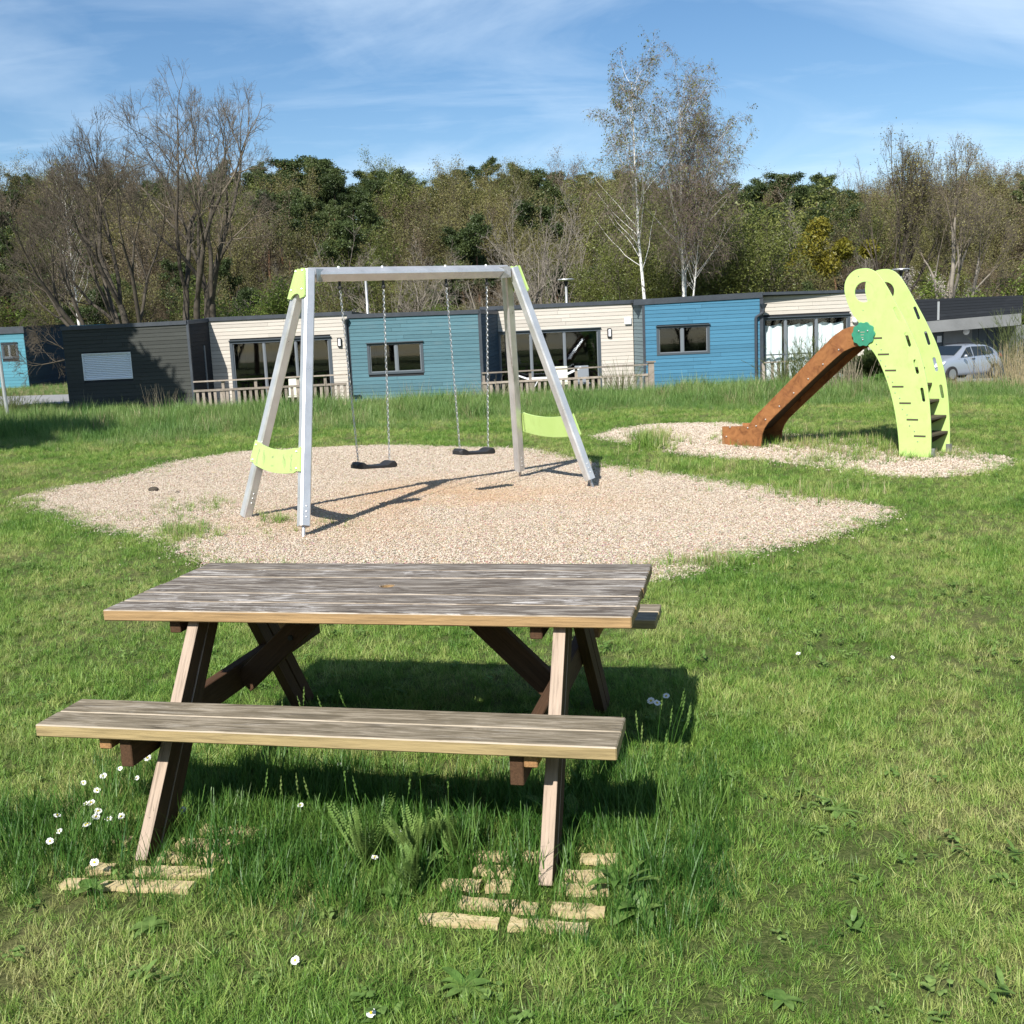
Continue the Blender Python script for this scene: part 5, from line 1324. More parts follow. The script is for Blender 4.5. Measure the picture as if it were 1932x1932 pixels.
def copy_tree(src, label, loc, rz, sc, group=None, name=None):
    r_ = src.copy(); 
    if name: r_.name = name
    C.objects.link(r_); wm = Matrix.LocRotScale(Vector(loc), Matrix.Rotation(rz, 3, 'Z'), Vector((sc, sc, sc) if not isinstance(sc, tuple) else sc)); r_.matrix_basis = wm; WM[r_.name] = wm
    src_wm = WM[src.name]
    for ch in list(src.children):
        c = ch.copy(); C.objects.link(c); c.parent = r_; c.matrix_parent_inverse = wm.inverted(); c.matrix_basis = wm @ (src_wm.inverted() @ WM[ch.name]); WM[c.name] = c.matrix_basis.copy()
        for g in list(ch.children):
            e = g.copy(); C.objects.link(e); e.parent = c; e.matrix_parent_inverse = c.matrix_basis.inverted(); e.matrix_basis = wm @ (src_wm.inverted() @ WM[g.name]); WM[e.name] = e.matrix_basis.copy()
    r_['label'] = label
    if group: r_['group'] = group
    elif 'group' in r_: del r_['group']
    return r_

# --- hero trees grown by repeated forking
def forked(seed, stems, gens, L0, r0, ang=(14, 34), fac=(.76, .92), jit=.06, up=.05, side=1.0, droop=0.0, rmin=.0075, three=.25, twig_L=.55, twigs=2, side_up=0):
    r = random.Random(seed); out = []
    def seg(a, b, ra, rb, lv): out.append((a.x, a.y, a.z, b.x, b.y, b.z, ra, rb, lv))
    def twig(p, d, L, rad, lv):
        q = p.copy(); n = 2
        for i in range(n):
            d = (d + Vector((r.gauss(0, .22), r.gauss(0, .22), r.gauss(0, .18) + side_up - droop * (i + 1) * .35))).normalized(); q2 = q + d * L / n
            seg(q, q2, rad, rad * .75, lv); rad *= .75
            if lv < 8 and r.random() < .75:
                x = d.orthogonal().normalized(); y = d.cross(x); t = r.uniform(0, 2 * PI); nd = (d + (x * math.cos(t) + y * math.sin(t)) * r.uniform(.4, .9)).normalized()
                twig(q2, nd, L * r.uniform(.4, .7), max(rmin * .7, rad * .7), lv + 1)
            q = q2
    def grow(p, d, L, rad, g):
        n = max(2, int(L / .5)); q = p.copy(); r1 = rad
        rend = max(rmin, rad * .80)
        for i in range(n):
            d = (d + Vector((r.gauss(0, jit), r.gauss(0, jit), r.gauss(0, jit * .7) + up * .35))).normalized(); q2 = q + d * L / n; r2 = rad + (rend - rad) * (i + 1) / n
            seg(q, q2, r1, r2, min(g, 5)); r1 = r2
            if g >= 3 and r.random() < .30 * side * min(1.6, L / n / .4):
                x = d.orthogonal().normalized(); y = d.cross(x); t = r.uniform(0, 2 * PI); nd = (d * .8 + (x * math.cos(t) + y * math.sin(t)) * r.uniform(.5, 1.0)).normalized()
                twig(q2, nd, twig_L * r.uniform(.6, 1.5), max(rmin, rad * .3), 6)
            q = q2
        if g >= gens or L < .25:
            for _ in range(twigs): 
                x = d.orthogonal().normalized(); y = d.cross(x); t = r.uniform(0, 2 * PI); twig(q, (d + (x * math.cos(t) + y * math.sin(t)) * r.uniform(.1, .7)).normalized(), twig_L * r.uniform(.6, 1.2), max(rmin, rend * .8), 6)
            return
        k = 3 if r.random() < three else 2; x = d.orthogonal().normalized(); y = d.cross(x); t0 = r.uniform(0, 2 * PI)
        for j in range(k):
            t = t0 + 2 * PI * j / k + r.uniform(-.4, .4); a = R(r.uniform(*ang)) * (.55 if j == 0 else 1.1)
            nd = d * math.cos(a) + (x * math.cos(t) + y * math.sin(t)) * math.sin(a)
            grow(q, nd, L * r.uniform(*fac) * (1.0 if j == 0 else .88), max(rmin, rend * (.86 if j == 0 else .66)), g + 1)
    for (b, a, ln, rr_) in stems:
        ra = R(a); grow(Vector(b), Vector((math.sin(ra), r.uniform(-.22, .22), math.cos(ra))).normalized(), L0 * ln, r0 * rr_, 0)
    return np.array(out)
def fit(S_, H, xl, xr):
    """scale to height H and to reach xl..xr sideways"""
    z = np.percentile(S_[:, 5], 99.8); S_[:, [2, 5]] *= H / z
    l, r_ = np.percentile(S_[:, 3], .3), np.percentile(S_[:, 3], 99.7)
    if l > -.5: xl = l * xr / r_
    for c in (0, 3):
        x = S_[:, c]; S_[:, c] = np.where(x < 0, x * (xl / l), x * (xr / r_))
    k = (abs(xl / l) + abs(xr / r_)) / 2; S_[:, [1, 4]] *= k
    return S_
YT = 55.0
OSEED = 8
def ext(px, Y): return corner(px, 400, Y).x
P = corner(375, 612, YT); zb = gz(P.x, YT)
S_ = forked(OSEED, [((-.5, 0, 0), -16, 1.15, 1.0), ((-.2, .2, 0), -8, 1.3, 1.1), ((0, 0, 0), 0, 1.25, 1.1), ((.4, -.1, 0), 9, 1.45, 1.1)], 7, 3.4, .18, ang=(18, 40), fac=(.64, .82), jit=.075, up=.0, side=.6, twig_L=.42, twigs=3, three=.22)
S_[:, [0, 3]] *= -1
S_ = fit(S_, corner(370, 112, YT).z - zb, ext(148, YT) - P.x, ext(538, YT) - P.x)
make_tree('bare_oak', 'tall leafless dark tree fanning from several stems above the dark house', (P.x, YT, zb - .1), S_, (M['oak_bark'], M['twig']), 3)
Y_ = YT - 3; P = corner(258, 612, Y_); zb = gz(P.x, Y_)
S_ = forked(12, [((-.4, 0, 0), -44, 1.2, 1.1), ((-.2, .2, 0), -33, 1.4, 1.1), ((0, 0, 0), -22, 1.4, 1.1), ((.1, -.2, 0), -8, 1.1, .9), ((-.3, .1, 0), -56, 1.0, .8)], 7, 3.2, .17, ang=(16, 38), fac=(.64, .82), jit=.085, up=.05, side=.7, twig_L=.42, twigs=3, three=.22)
S_ = fit(S_, corner(120, 188, Y_).z - zb, ext(-25, Y_) - P.x, ext(340, Y_) - P.x)
make_tree('bare_oak', 'leafless tree with thick limbs sweeping left over the far left roofs', (P.x, Y_, zb - .1), S_, (M['oak_bark'], M['twig']), 3)
# --- birches
BIR = [dict(n=22, jit=.013, up=.02, tap=.90),
       dict(k=52, n=7, jit=.09, up=.06, tap=.85, s0=.36, ang=(26, 52), len=.235, rr=.24, rmin=.012, fall=.42),
       dict(k=9, n=5, jit=.14, up=-.03, tap=.7, s0=.15, ang=(25, 60), len=.46, rr=.45, rmin=.0085),
       dict(k=9, n=5, jit=.12, up=-.40, tap=.5, s0=.15, ang=(20, 70), len=.75, rr=.6, rmin=.0060)]
def birch(label, px, py, top, Y, seed, lean, wide=1.0, leaves=None, blen=.235, forks=()):
    P = corner(px, py, Y); zb = gz(P.x, Y); T = corner(px, top, Y); H = T.z - zb
    lv = [dict(a) for a in BIR]; lv[1]['len'] = blen * wide
    st = [((0, 0, 0), (lean, 0, 1), H * .88, .125)] + [((P_[0], P_[1], 0), P_[2], H * P_[3] * .95, .08) for P_ in forks]
    S_ = branches(seed, lv, None, None, None, None, st)
    lf = []
    if leaves: lf = [('leaves', leaf_mesh('leaves', tips(S_, 2, leaves, seed, .06), .08, M['bud'], seed, .6, .6))]
    t = make_tree('silver_birch', label, (P.x, Y, zb - .1), S_, (M['birch_bark'], M['birch_twig']), 2, lf, group=None)
    rr = random.Random(seed); tr = S_[S_[:, 8] == 0]; m = MB(); wm = WM[t.name]
    for s_ in tr:
        for q in range(7):
            f = rr.random(); a = rr.uniform(0, 2 * PI); c = Vector(s_[0:3]).lerp(Vector(s_[3:6]), f); rad = (s_[6] * (1 - f) + s_[7] * f) * 1.03
            h = rr.uniform(.03, .16); w = rr.uniform(.5, 1.3)
            vs = [c + Vector((math.cos(a + w * g) * rad, math.sin(a + w * g) * rad, z_)) for g, z_ in ((0, 0), (.5, -h * .4), (1, 0), (.5, h))]
            m.add(vs, [(0, 1, 2, 3)])
    tag(m.build('bark_fissures', M['birch_black'], t, wm=wm), kind='stuff')
    return t
birch('tall leafless birch with bright white trunk and drooping twigs right of centre', 1222, 560, 68, 60, 5, -0.012, 1.0, 5000, .31)
birch('birch hung with fresh green catkins to the right of the white trunked one', 1285, 520, 128, 63, 9, .035, 1.1, 13000, .32, [(0.2, 0, (.11, 0, 1), .80), (.35, .2, (-.03, .1, 1), .85)])
birch('slender white birch stem standing behind the leafless tree at far left', 150, 600, 270, 66, 14, -.02, 1.0, 3000, .22)
# --- dark tree above the slide and the pale limbs leaning right
Y_ = 58; P = corner(1690, 520, Y_); zb = gz(P.x, Y_)
S_ = forked(31, [((-.3, 0, 0), -8, 1.2, .9), ((-.1, .1, 0), -2, 1.45, 1.1), ((0, 0, 0), 4, 1.5, 1.1), ((.3, .2, 0), 10, 1.4, 1.0)], 6, 2.9, .15, ang=(14, 34), fac=(.62, .80), jit=.08, up=.03, side=1.4, twig_L=.55, twigs=3, side_up=.10)
S_ = fit(S_, corner(1740, 246, Y_).z - zb, ext(1628, Y_) - P.x, ext(1800, Y_) - P.x)
make_tree('budding_tree', 'dark many stemmed tree with a rounded budding crown above the slide', (P.x, Y_, zb), S_, (M['oak_bark'], M['twig']), 3, [('leaves', leaf_mesh('leaves', tips(S_, 4, 8000, 4, .25), .075, M['olive'], 4))])
Y_ = 56; P = corner(1765, 560, Y_); zb = gz(P.x, Y_)
S_ = forked(37, [((0, .1, 0), 18, 1.3, 1.0), ((.2, 0, 0), 28, 1.55, 1.2), ((.4, 0, 0), 42, 1.2, .9)], 7, 3.0, .15, ang=(16, 36), fac=(.62, .80), jit=.07, up=.08, side=1.4, twig_L=.5, twigs=2, side_up=.08)
S_ = fit(S_, corner(1860, 258, Y_).z - zb, ext(1700, Y_) - P.x, ext(1915, Y_) - P.x)
make_tree('leaning_tree', 'tree with pale limbs leaning to the right edge behind the garages', (P.x, Y_, zb), S_, (M['grey_bark'], M['twig']), 3, [('leaves', leaf_mesh('leaves', tips(S_, 4, 5000, 6, .08), .07, M['olive'], 6))])

# --- woodland kinds
def fan(seed, dirs, hts, r=0.17, spread_=0.35):
    rr = random.Random(seed); o = []
    for (a, e), h in zip(dirs, hts):
        ra = R(a); d = (math.sin(ra), rr.uniform(-.18, .18), math.cos(ra)); o.append(((rr.uniform(-spread_, spread_), rr.uniform(-.3, .3), 0), d, h, r * e))
    return o
GRY = [dict(n=7, jit=.09, up=.05, tap=.8),
       dict(k=9, n=5, jit=.12, up=.07, tap=.85, s0=.1, ang=(15, 42), len=.55, rr=.6, rmin=.02, fall=.45),
       dict(k=6, n=4, jit=.14, up=.05, tap=.8, s0=.1, ang=(20, 50), len=.45, rr=.6, rmin=.015),
       dict(k=5, n=2, jit=.18, up=.03, tap=.7, s0=.1, ang=(25, 60), len=.42, rr=.6, rmin=.012)]
def kind(name, seed, lv, H, dirs, mats, split=1, leaf=None, park=(0, -200)):
    st = fan(seed, dirs, [H * (.75 + .25 * ((i * 37) % 10) / 10) for i in range(len(dirs))], .11 * H / 9)
    S_ = branches(seed, lv, None, None, None, None, st)
    return S_, mats, split, leaf
def mk_proto(S_, mats, split, leaf, seed):
    a = seg_mesh('trunk', S_[S_[:, 8] < split], mats[0], 5); b = seg_mesh('crown', S_[S_[:, 8] >= split], mats[1], 3)
    l = leaf_mesh('leaves', tips(S_, 1, leaf[0], seed, leaf[2]), leaf[1], leaf[3], seed) if leaf else None
    return a, b, l
def spawn(name, label, meshes, loc, rz=0, sc=1.0, group=None, cat='tree'):
    t = bpy.data.objects.new(name, None); wm = Matrix.LocRotScale(Vector(loc), Matrix.Rotation(rz, 3, 'Z'), Vector((sc,) * 3) if not isinstance(sc, tuple) else Vector(sc)); put(t, wm); tag(t, label, cat, group)
    obj('trunk', meshes[0], t, wm); c = obj('crown', meshes[1], t, wm)
    if meshes[2]: obj('leaves', meshes[2], c, wm)
    return t
D5 = [(-24, 1), (-10, 1), (0, 1.2), (12, 1), (26, 1)]
grey = [mk_proto(*kind('grey', s_, GRY, 9, D5, (M['grey_bark'], M['grey_bark'])), s_) for s_ in (41, 42, 43)]
brown = [mk_proto(*kind('brown', s_, GRY, 9, D5, (M['oak_bark'], M['brown_twig']), 1, (8000, .095, .30, M['russet'])), s_) for s_ in (51, 52)]
olive = [mk_proto(*kind('olive', s_, GRY, 9, D5, (M['oak_bark'], M['twig']), 1, (13000, .105, .32, M['olive'])), s_) for s_ in (61, 62)]
green = [mk_proto(*kind('green', s_, GRY, 9, D5, (M['oak_bark'], M['twig']), 1, (18000, .12, .34, M['bud'])), s_) for s_ in (71, 72)]
def pine_proto(seed, H=10):
    r = random.Random(seed); lv = [dict(n=8, jit=.05, up=.04, tap=.75), dict(k=15, n=4, jit=.10, up=.06, tap=.8, s0=.36, ang=(45, 85), len=.34, rr=.5, rmin=.03, fall=.45)]
    S_ = branches(seed, lv, (0, 0, 0), (r.uniform(-.05, .05), 0, 1), H * .9, .17)
    cs = []
    for s_ in S_[S_[:, 8] == 1]: cs.append(s_[3:6])
    cs = [c for c in cs if r.random() < .85] + [S_[S_[:, 8] == 0][-1][3:6]]
    rs = NPR(seed); pts = []
    for c in cs:
        n = 330; d = rs.normal(size=(n, 3)); d /= np.linalg.norm(d, axis=1, keepdims=True); d[:, 2] *= .55
        rad = r.uniform(.55, .95) * H / 10
        pts.append(np.array(c) + d * rad * (rs.random((n, 1)) ** .4) * (1 + .25 * np.sin(d[:, :1] * 9)))
    pts = np.concatenate(pts)
    return seg_mesh('trunk', S_[S_[:, 8] == 0], M['pine_bark'], 6), seg_mesh('limbs', S_[S_[:, 8] == 1], M['pine_bark'], 3), leaf_mesh('needles', pts, .15, M['pine'], seed, .5)
pines = [pine_proto(s_) for s_ in (81, 82, 83, 84)]
def spawn_pine(label, px, pytop, Y, k, rz, group=None, wide=1.0):
    P = corner(px, pytop, Y); g = gz(P.x, Y); H = P.z - g; sc = H / 10.0
    t = bpy.data.objects.new('pine_tree', None); wm = Matrix.LocRotScale(Vector((P.x, Y, g)), Matrix.Rotation(rz, 3, 'Z'), Vector((sc * wide, sc * wide, sc))); put(t, wm); tag(t, label, 'tree', group)
    m = pines[k % 4]; obj('trunk', m[0], t, wm); l = obj('limbs', m[1], t, wm); obj('needles', m[2], l, wm)
for i, (px, py, Y, k, w, lb) in enumerate([
    (560, 287, 140, 0, 1.5, 'broad dark pine on the skyline, left half of the highest clump'), (630, 292, 138, 1, 1.5, 'broad dark pine on the skyline, right half of the highest clump'),
    (592, 300, 128, 2, 1.3, 'dark pine rising just in front of the highest skyline clump'), (700, 322, 140, 3, 1.4, 'dark pine on the slope just right of the highest skyline clump'),
    (470, 303, 142, 1, .9, 'small dark pine on the skyline beside the fanning leafless tree'), (420, 305, 142, 2, 1.1, 'dark pine on the skyline seen through the fanning leafless tree'),
    (558, 378, 105, 3, 1.1, 'tall dark pine standing below the highest skyline clump'), (980, 325, 150, 0, .8, 'small pine poking above the middle of the skyline'),
    (1030, 328, 148, 2, 1.2, 'flat topped pine on the middle of the skyline'), (1130, 338, 150, 1, 1.1, 'pine on the skyline just left of the white birch'),
    (1500, 318, 140, 0, 1.3, 'rounded dark pine on the skyline right of the green birch'), (1545, 326, 138, 3, 1.1, 'dark pine on the skyline beside a bare dome shaped tree'),
    (1430, 340, 135, 2, 1.3, 'dark pine just right of the green birch crown'), (1455, 385, 118, 1, 1.5, 'large dark pine low on the slope right of the green birch'),
    (860, 455, 100, 0, 1.3, 'dark pine halfway up the slope above the swing beam'), (760, 350, 142, 1, 1.1, 'dark pine on the falling skyline right of the highest clump'),
    (1090, 395, 118, 3, 1.4, 'dark pine behind the pale bare trees in the middle'), (820, 430, 112, 2, 1.3, 'dark pine under the round yellow green tree'),
    (1200, 350, 146, 0, 1.2, 'dark pine hidden partly behind the white birch trunk')]):
    spawn_pine(lb, px, py, Y, k, i * 1.3, None, w)
def spawn_at(name, label, meshes, px, pytop, Y, rz, wide=1.0, H0=9.0, group=None, cat='tree'):
    P = corner(px, pytop, Y); g = gz(P.x, Y); sc = (P.z - g) / H0
    return spawn(name, label, meshes, (P.x, Y, g), rz, (sc * wide, sc * wide, sc), group, cat)
spawn_at('spring_tree', 'round yellow green tree standing out in the middle of the wooded slope', green[0], 850, 362, 112, 0.4, 1.25)
spawn_at('spring_tree', 'soft yellow green tree above the left half of the swing beam', green[1], 700, 455, 92, 1.4, 1.5)
spawn_at('bare_tree', 'pale dome shaped leafless tree alone on the right skyline', grey[0], 1602, 322, 150, 0.7, 1.0)
spawn_at('bare_tree', 'pale leafless tree on the skyline left of the white birch', grey[1], 1058, 318, 150, 1.7, 1.0)
for i, (px, py, Y, k, w, lb) in enumerate([(1010, 375, 78, 0, .9, 'tall pale grey leafless tree behind the right end of the swing beam'), (985, 470, 72, 1, 1.2, 'pale grey leafless tree behind the middle of the swing beam'), (1075, 440, 74, 2, 1.1, 'pale grey leafless tree above the right lamp post'),
    (900, 500, 70, 0, 1.3, 'low pale grey leafless tree behind the second swing'), (800, 505, 70, 2, 1.3, 'low grey leafless tree behind the middle of the beam, left of the second swing'), (640, 470, 74, 1, 1.1, 'thin grey leafless tree just right of the left swing legs'),
    (740, 490, 71, 0, 1.2, 'grey leafless tree right of the left lamp post'), (1140, 470, 76, 1, 1.2, 'grey leafless tree at the foot of the white birch'), (1490, 400, 84, 2, .8, 'pale leafless tree hung with mistletoe clumps right of the green birch')]):
    spawn_at('bare_tree', lb, grey[k], px, py, Y, i * 1.1, w)
# mistletoe / ivy tree
Y_ = 82; 
for i, (px, py, r_) in enumerate([(1545, 432, .9), (1530, 465, 1.3), (1560, 500, 1.0), (1510, 500, 1.2), (1590, 470, .8), (1640, 470, .7)]):
    P = corner(px, py, Y_); rs = NPR(90 + i); n = 900; d = rs.normal(size=(n, 3)); d /= np.linalg.norm(d, axis=1, keepdims=True)
    tag(obj('ivy_clump', leaf_mesh('ivy_clump', d * r_ * rs.random((n, 1)) ** .35, .2, M['mistletoe'], i), wm=Matrix.Translation(P)), ['small golden green ivy clump at the top of its tree', 'large golden green ivy clump below the top one', 'golden green ivy clump low on the right', 'golden green ivy clump low on the left', 'small golden green ivy clump at the right side', 'outlying golden green ivy clump beside the dark tree'][i], 'ivy', 'ivy clumps in the pale tree')
for i, (px, py, Y, k, w, lb) in enumerate([(1330, 395, 74, 0, 1.3, 'leafy green tree behind the foot of the green birch'), (1240, 430, 72, 1, 1.1, 'leafy green tree behind the white birch trunk'), (1400, 450, 70, 1, 1.2, 'leafy green tree between green birch and dark pines'), (1300, 470, 68, 0, 1.2, 'low leafy green tree above the bright blue box'), (1180, 490, 68, 1, 1.0, 'low leafy green tree above the cream wing, left of the birch trunk')]):
    spawn_at('leafy_tree', lb, green[k], px, py, Y, i * 2.1, w)
bsh = mk_proto(*kind('bush', 77, GRY, 9, [(-50, .7), (-30, .7), (-10, .7), (10, .7), (30, .7), (50, .7)], (M['oak_bark'], M['twig']), 1, (18000, .15, .38, M['bright'])), 77)
blo = mk_proto(*kind('blossom', 78, GRY, 9, [(-40, .7), (-15, .7), (5, .7), (20, .7), (40, .7)], (M['grey_bark'], M['grey_bark']), 1, (9000, .09, .2, M['blossom'])), 78)
spawn_at('bright_shrub', 'bright green shrub above the right end of the garage roof', bsh, 1890, 520, 56, 0, 1.6, cat='shrub')
spawn_at('bright_shrub', 'bright green shrub at the foot of the trees just left of the swing legs', bsh, 488, 545, 60, 1, 1.5, cat='shrub')
spawn_at('bright_shrub', 'green shrub behind the far left roofs', bsh, 60, 560, 84, 2, 2.2, cat='shrub')
spawn_at('blossom_shrub', 'pale blossoming shrub between the slide top and the garage parapet', blo, 1745, 520, 57, 0, .9, cat='shrub')
# caster of the shade on the dark house and lawn: evergreen trees standing just left of the view
def shade_tree(label, x, y, H, k, rad):
    wm = Matrix.LocRotScale(Vector((x, y, gz(x, y))), Matrix.Rotation(k, 3, 'Z'), Vector((H / 10 * rad, H / 10 * rad, H / 10))); t = bpy.data.objects.new('evergreen_tree', None); put(t, wm); tag(t, label, 'tree')
    rs = NPR(int(k * 10 + 3)); n = 15000; d = rs.normal(size=(n, 3)); d /= np.linalg.norm(d, axis=1, keepdims=True)
    P = d * (rs.random((n, 1)) ** .35) * np.array([2.5, 2.5, 2.6]) * (1 + .25 * np.sin(d[:, :1] * 6 + d[:, 2:] * 8)) + np.array([0, 0, 7.4])
    obj('trunk', pines[0][0], t, wm); obj('foliage', leaf_mesh('foliage', P, .34, M['pine'], 5, .6), t, wm)

# ================================================================== SCATTERED GROUND COVER
def scatter(name, label, protos, P, rot, scl, idx, mats, cat='grass'):
    """one object whose points carry instances of the prototype meshes"""
    col = bpy.data.collections.new(name + '_kinds')
    for i, me in enumerate(protos):
        o = bpy.data.objects.new('%s_kind_%02d' % (name, i), me); col.objects.link(o)
    me = bpy.data.meshes.new(name); n = len(P)
    me.vertices.add(n); me.vertices.foreach_set('co', np.asarray(P, np.float32).ravel())
    a = me.attributes.new('rot', 'FLOAT_VECTOR', 'POINT'); a.data.foreach_set('vector', np.asarray(rot, np.float32).ravel())
    a = me.attributes.new('scl', 'FLOAT', 'POINT'); a.data.foreach_set('value', np.asarray(scl, np.float32))
    a = me.attributes.new('idx', 'INT', 'POINT'); a.data.foreach_set('value', np.asarray(idx, np.int32))
    o = bpy.data.objects.new(name, me); put(o); tag(o, label, cat, kind='stuff')
    ng = bpy.data.node_groups.new(name + '_scatter', 'GeometryNodeTree')
    ng.interface.new_socket('Geometry', in_out='INPUT', socket_type='NodeSocketGeometry'); ng.interface.new_socket('Geometry', in_out='OUTPUT', socket_type='NodeSocketGeometry')
    gi = ng.nodes.new('NodeGroupInput'); go = ng.nodes.new('NodeGroupOutput')
    ci = ng.nodes.new('GeometryNodeCollectionInfo'); ci.inputs['Collection'].default_value = col; ci.inputs['Separate Children'].default_value = True; ci.inputs['Reset Children'].default_value = True
    ip = ng.nodes.new('GeometryNodeInstanceOnPoints'); ip.inputs['Pick Instance'].default_value = True
    def attr(nm, ty):
        q = ng.nodes.new('GeometryNodeInputNamedAttribute'); q.data_type = ty; q.inputs['Name'].default_value = nm; return q.outputs['Attribute']
    e2r = ng.nodes.new('FunctionNodeEulerToRotation'); ng.links.new(attr('rot', 'FLOAT_VECTOR'), e2r.inputs[0])
    ng.links.new(gi.outputs[0], ip.inputs['Points']); ng.links.new(ci.outputs[0], ip.inputs['Instance'])
    ng.links.new(attr('idx', 'INT'), ip.inputs['Instance Index']); ng.links.new(e2r.outputs[0], ip.inputs['Rotation']); ng.links.new(attr('scl', 'FLOAT'), ip.inputs['Scale'])
    ng.links.new(ip.outputs[0], go.inputs[0])
    md = o.modifiers.new('scatter', 'NODES'); md.node_group = ng
    return o
def blades(seed, n, rad, h, w, lean, curl, mat_, nseg=3, hv=.45, clump=False):
    """a tuft of n curved tapering blades"""
    r = random.Random(seed); V = []; F = []
    for b in range(n):
        a = r.uniform(0, 2 * PI); q = rad * math.sqrt(r.random()); x, y = q * math.cos(a), q * math.sin(a)
        da = r.uniform(0, 2 * PI) if not clump else a + r.gauss(0, .5)
        H = h * (1 + hv * r.uniform(-1, 1)); ln = abs(r.gauss(lean, lean * .5)); cu = r.uniform(.3, 1) * curl; ww = w * r.uniform(.7, 1.3)
        dx, dy = math.cos(da), math.sin(da); sxx, syy = -dy, dx; tw = r.uniform(-.6, .6)
        px, pz = 0.0, 0.0; ang = ln; o = len(V)
        for k in range(nseg + 1):
            f = k / nseg; hw = ww * .5 * (1 - f ** 1.6 * .97)
            cxx, cyy = x + dx * px, y + dy * px
            V += [(cxx - sxx * hw, cyy - syy * hw, pz), (cxx + sxx * hw, cyy + syy * hw, pz)] if k < nseg else [(cxx, cyy, pz)]
            px += math.sin(ang) * H / nseg; pz += math.cos(ang) * H / nseg; ang += cu / nseg
        for k in range(nseg - 1): F.append((o + 2 * k, o + 2 * k + 1, o + 2 * k + 3, o + 2 * k + 2))
        F.append((o + 2 * nseg - 2, o + 2 * nseg - 1, o + 2 * nseg))
    me = bpy.data.meshes.new('tuft'); me.from_pydata(V, [], F); me.materials.append(mat_); me.update(); return me
rs = NPR(17)
T2 = np.array(TM.inverted())[:2]
def table_uw(X, Y):
    return T2[0, 0] * X + T2[0, 1] * Y + T2[0, 3], T2[1, 0] * X + T2[1, 1] * Y + T2[1, 3]
def sample(y0, y1, dens, margin=1.2):
    A = 0; n = int(dens * (y1 - y0) * ((y0 + y1) * .5 * 1.0 + 2 * margin)); Y = rs.uniform(y0, y1, n); hw = .5 * Y + margin
    X = rs.uniform(-1, 1, n) * (.5 * y1 + margin); k = np.abs(X) < hw; return X[k], Y[k]
def bare(X, Y, soft=.10):
    """gravel, with a ragged grassy rim"""
    m = np.zeros(len(X), bool)
    for p in (BED1, BED2):
        i = inside(p, X, Y); d = edge_dist(p, X, Y); m |= i & (d > rs.exponential(soft, len(X)))
    return m
def patch(X, Y, s=1.0):
    return np.sin(X * 1.7 * s + 1.3 * np.sin(Y * .9 * s)) * np.sin(Y * 1.3 * s + 1.1 * np.sin(X * 1.1 * s + 2))
Lx, Ly, Ls = [], [], []
for (y0, y1, dens, sc) in ((1.0, 3.0, 2300, .78), (3.0, 5.0, 1750, .82), (5, 8, 1150, .82), (8, 12, 640, .95), (12, 17, 380, 1.1), (17, 22.5, 240, 1.25)):
    X, Y = sample(y0, y1, dens); Lx.append(X); Ly.append(Y); Ls.append(np.full(len(X), sc))
X = np.concatenate(Lx); Y = np.concatenate(Ly); sc = np.concatenate(Ls)
k = ~bare(X, Y); X, Y, sc = X[k], Y[k], sc[k]
pt_ = patch(X, Y, 1.4) + .6 * patch(X + 7, Y - 3, 3.1)
k = rs.random(len(X)) < np.clip(.9 + .25 * pt_, .6, 1); X, Y, sc, pt_ = X[k], Y[k], sc[k], pt_[k]
u_, w_ = table_uw(X, Y)
n = len(X)
rot = np.stack([rs.normal(0, .22, n), rs.normal(0, .22, n), rs.uniform(0, 2 * PI, n)], 1)
lawn_p = [blades(100 + i, 20, .036, hh, .0028, ln, 1.1, M['lawn'], 3) for i, (hh, ln) in enumerate(((.042, .7), (.050, .5), (.034, 1.0), (.046, .85), (.060, .6)))]
scatter('lawn_grass', 'short mown green grass with straw coloured patches covering the playground lawn', lawn_p, np.stack([X, Y, gzv(X, Y) - .002], 1), rot, sc * rs.uniform(.7, 1.35, n) * (1 + .18 * pt_), rs.randint(0, 5, n), None)

# taller uncut grass under and in front of the table
def tall_mask(u, w):
    a = np.clip(1 - np.abs((u - .95) / 1.25) ** 4, 0, 1) * np.clip(1 - np.abs((w + .18) / .62) ** 4, 0, 1)
    b = np.clip(1 - np.abs((u - 1.95) / .42) ** 3, 0, 1) * np.clip(1 - np.abs((w + .1) / .75) ** 3, 0, 1)
    c = .9 * np.clip(1 - np.abs((u + .25) / .45) ** 3, 0, 1) * np.clip(1 - np.abs((w + .45) / .4) ** 3, 0, 1)
    return np.maximum(np.maximum(a, b), c)
n = 30000; X = rs.uniform(-2.6, 1.6, n); Y = rs.uniform(2.3, 5.2, n); u_, w_ = table_uw(X, Y)
tm = tall_mask(u_, w_) * (0.75 + .25 * patch(X, Y, 4))
# thinner where the mats lie
onm = ((np.abs(u_ - .46) < .26) & (np.abs(w_ + .46) < .26)) | ((np.abs(u_ - 1.68) < .3) & (np.abs(w_ + .50) < .26))
k = rs.random(n) < tm * np.where(onm, .27, .66); X, Y, tm = X[k], Y[k], tm[k]; n = len(X)
tall_p = [blades(200 + i, 11, .035, h_, .0042, .28, .9, M['tall'], 4) for i, h_ in enumerate((.10, .13, .16, .12))]
scatter('uncut_grass', 'longer dark green uncut grass under and in front of the picnic table', tall_p, np.stack([X, Y, 0 * X], 1), np.stack([rs.normal(0, .12, n), rs.normal(0, .12, n), rs.uniform(0, 6.28, n)], 1), rs.uniform(.55, 1.2, n) * (.55 + .5 * tm), rs.randint(0, 4, n), None)

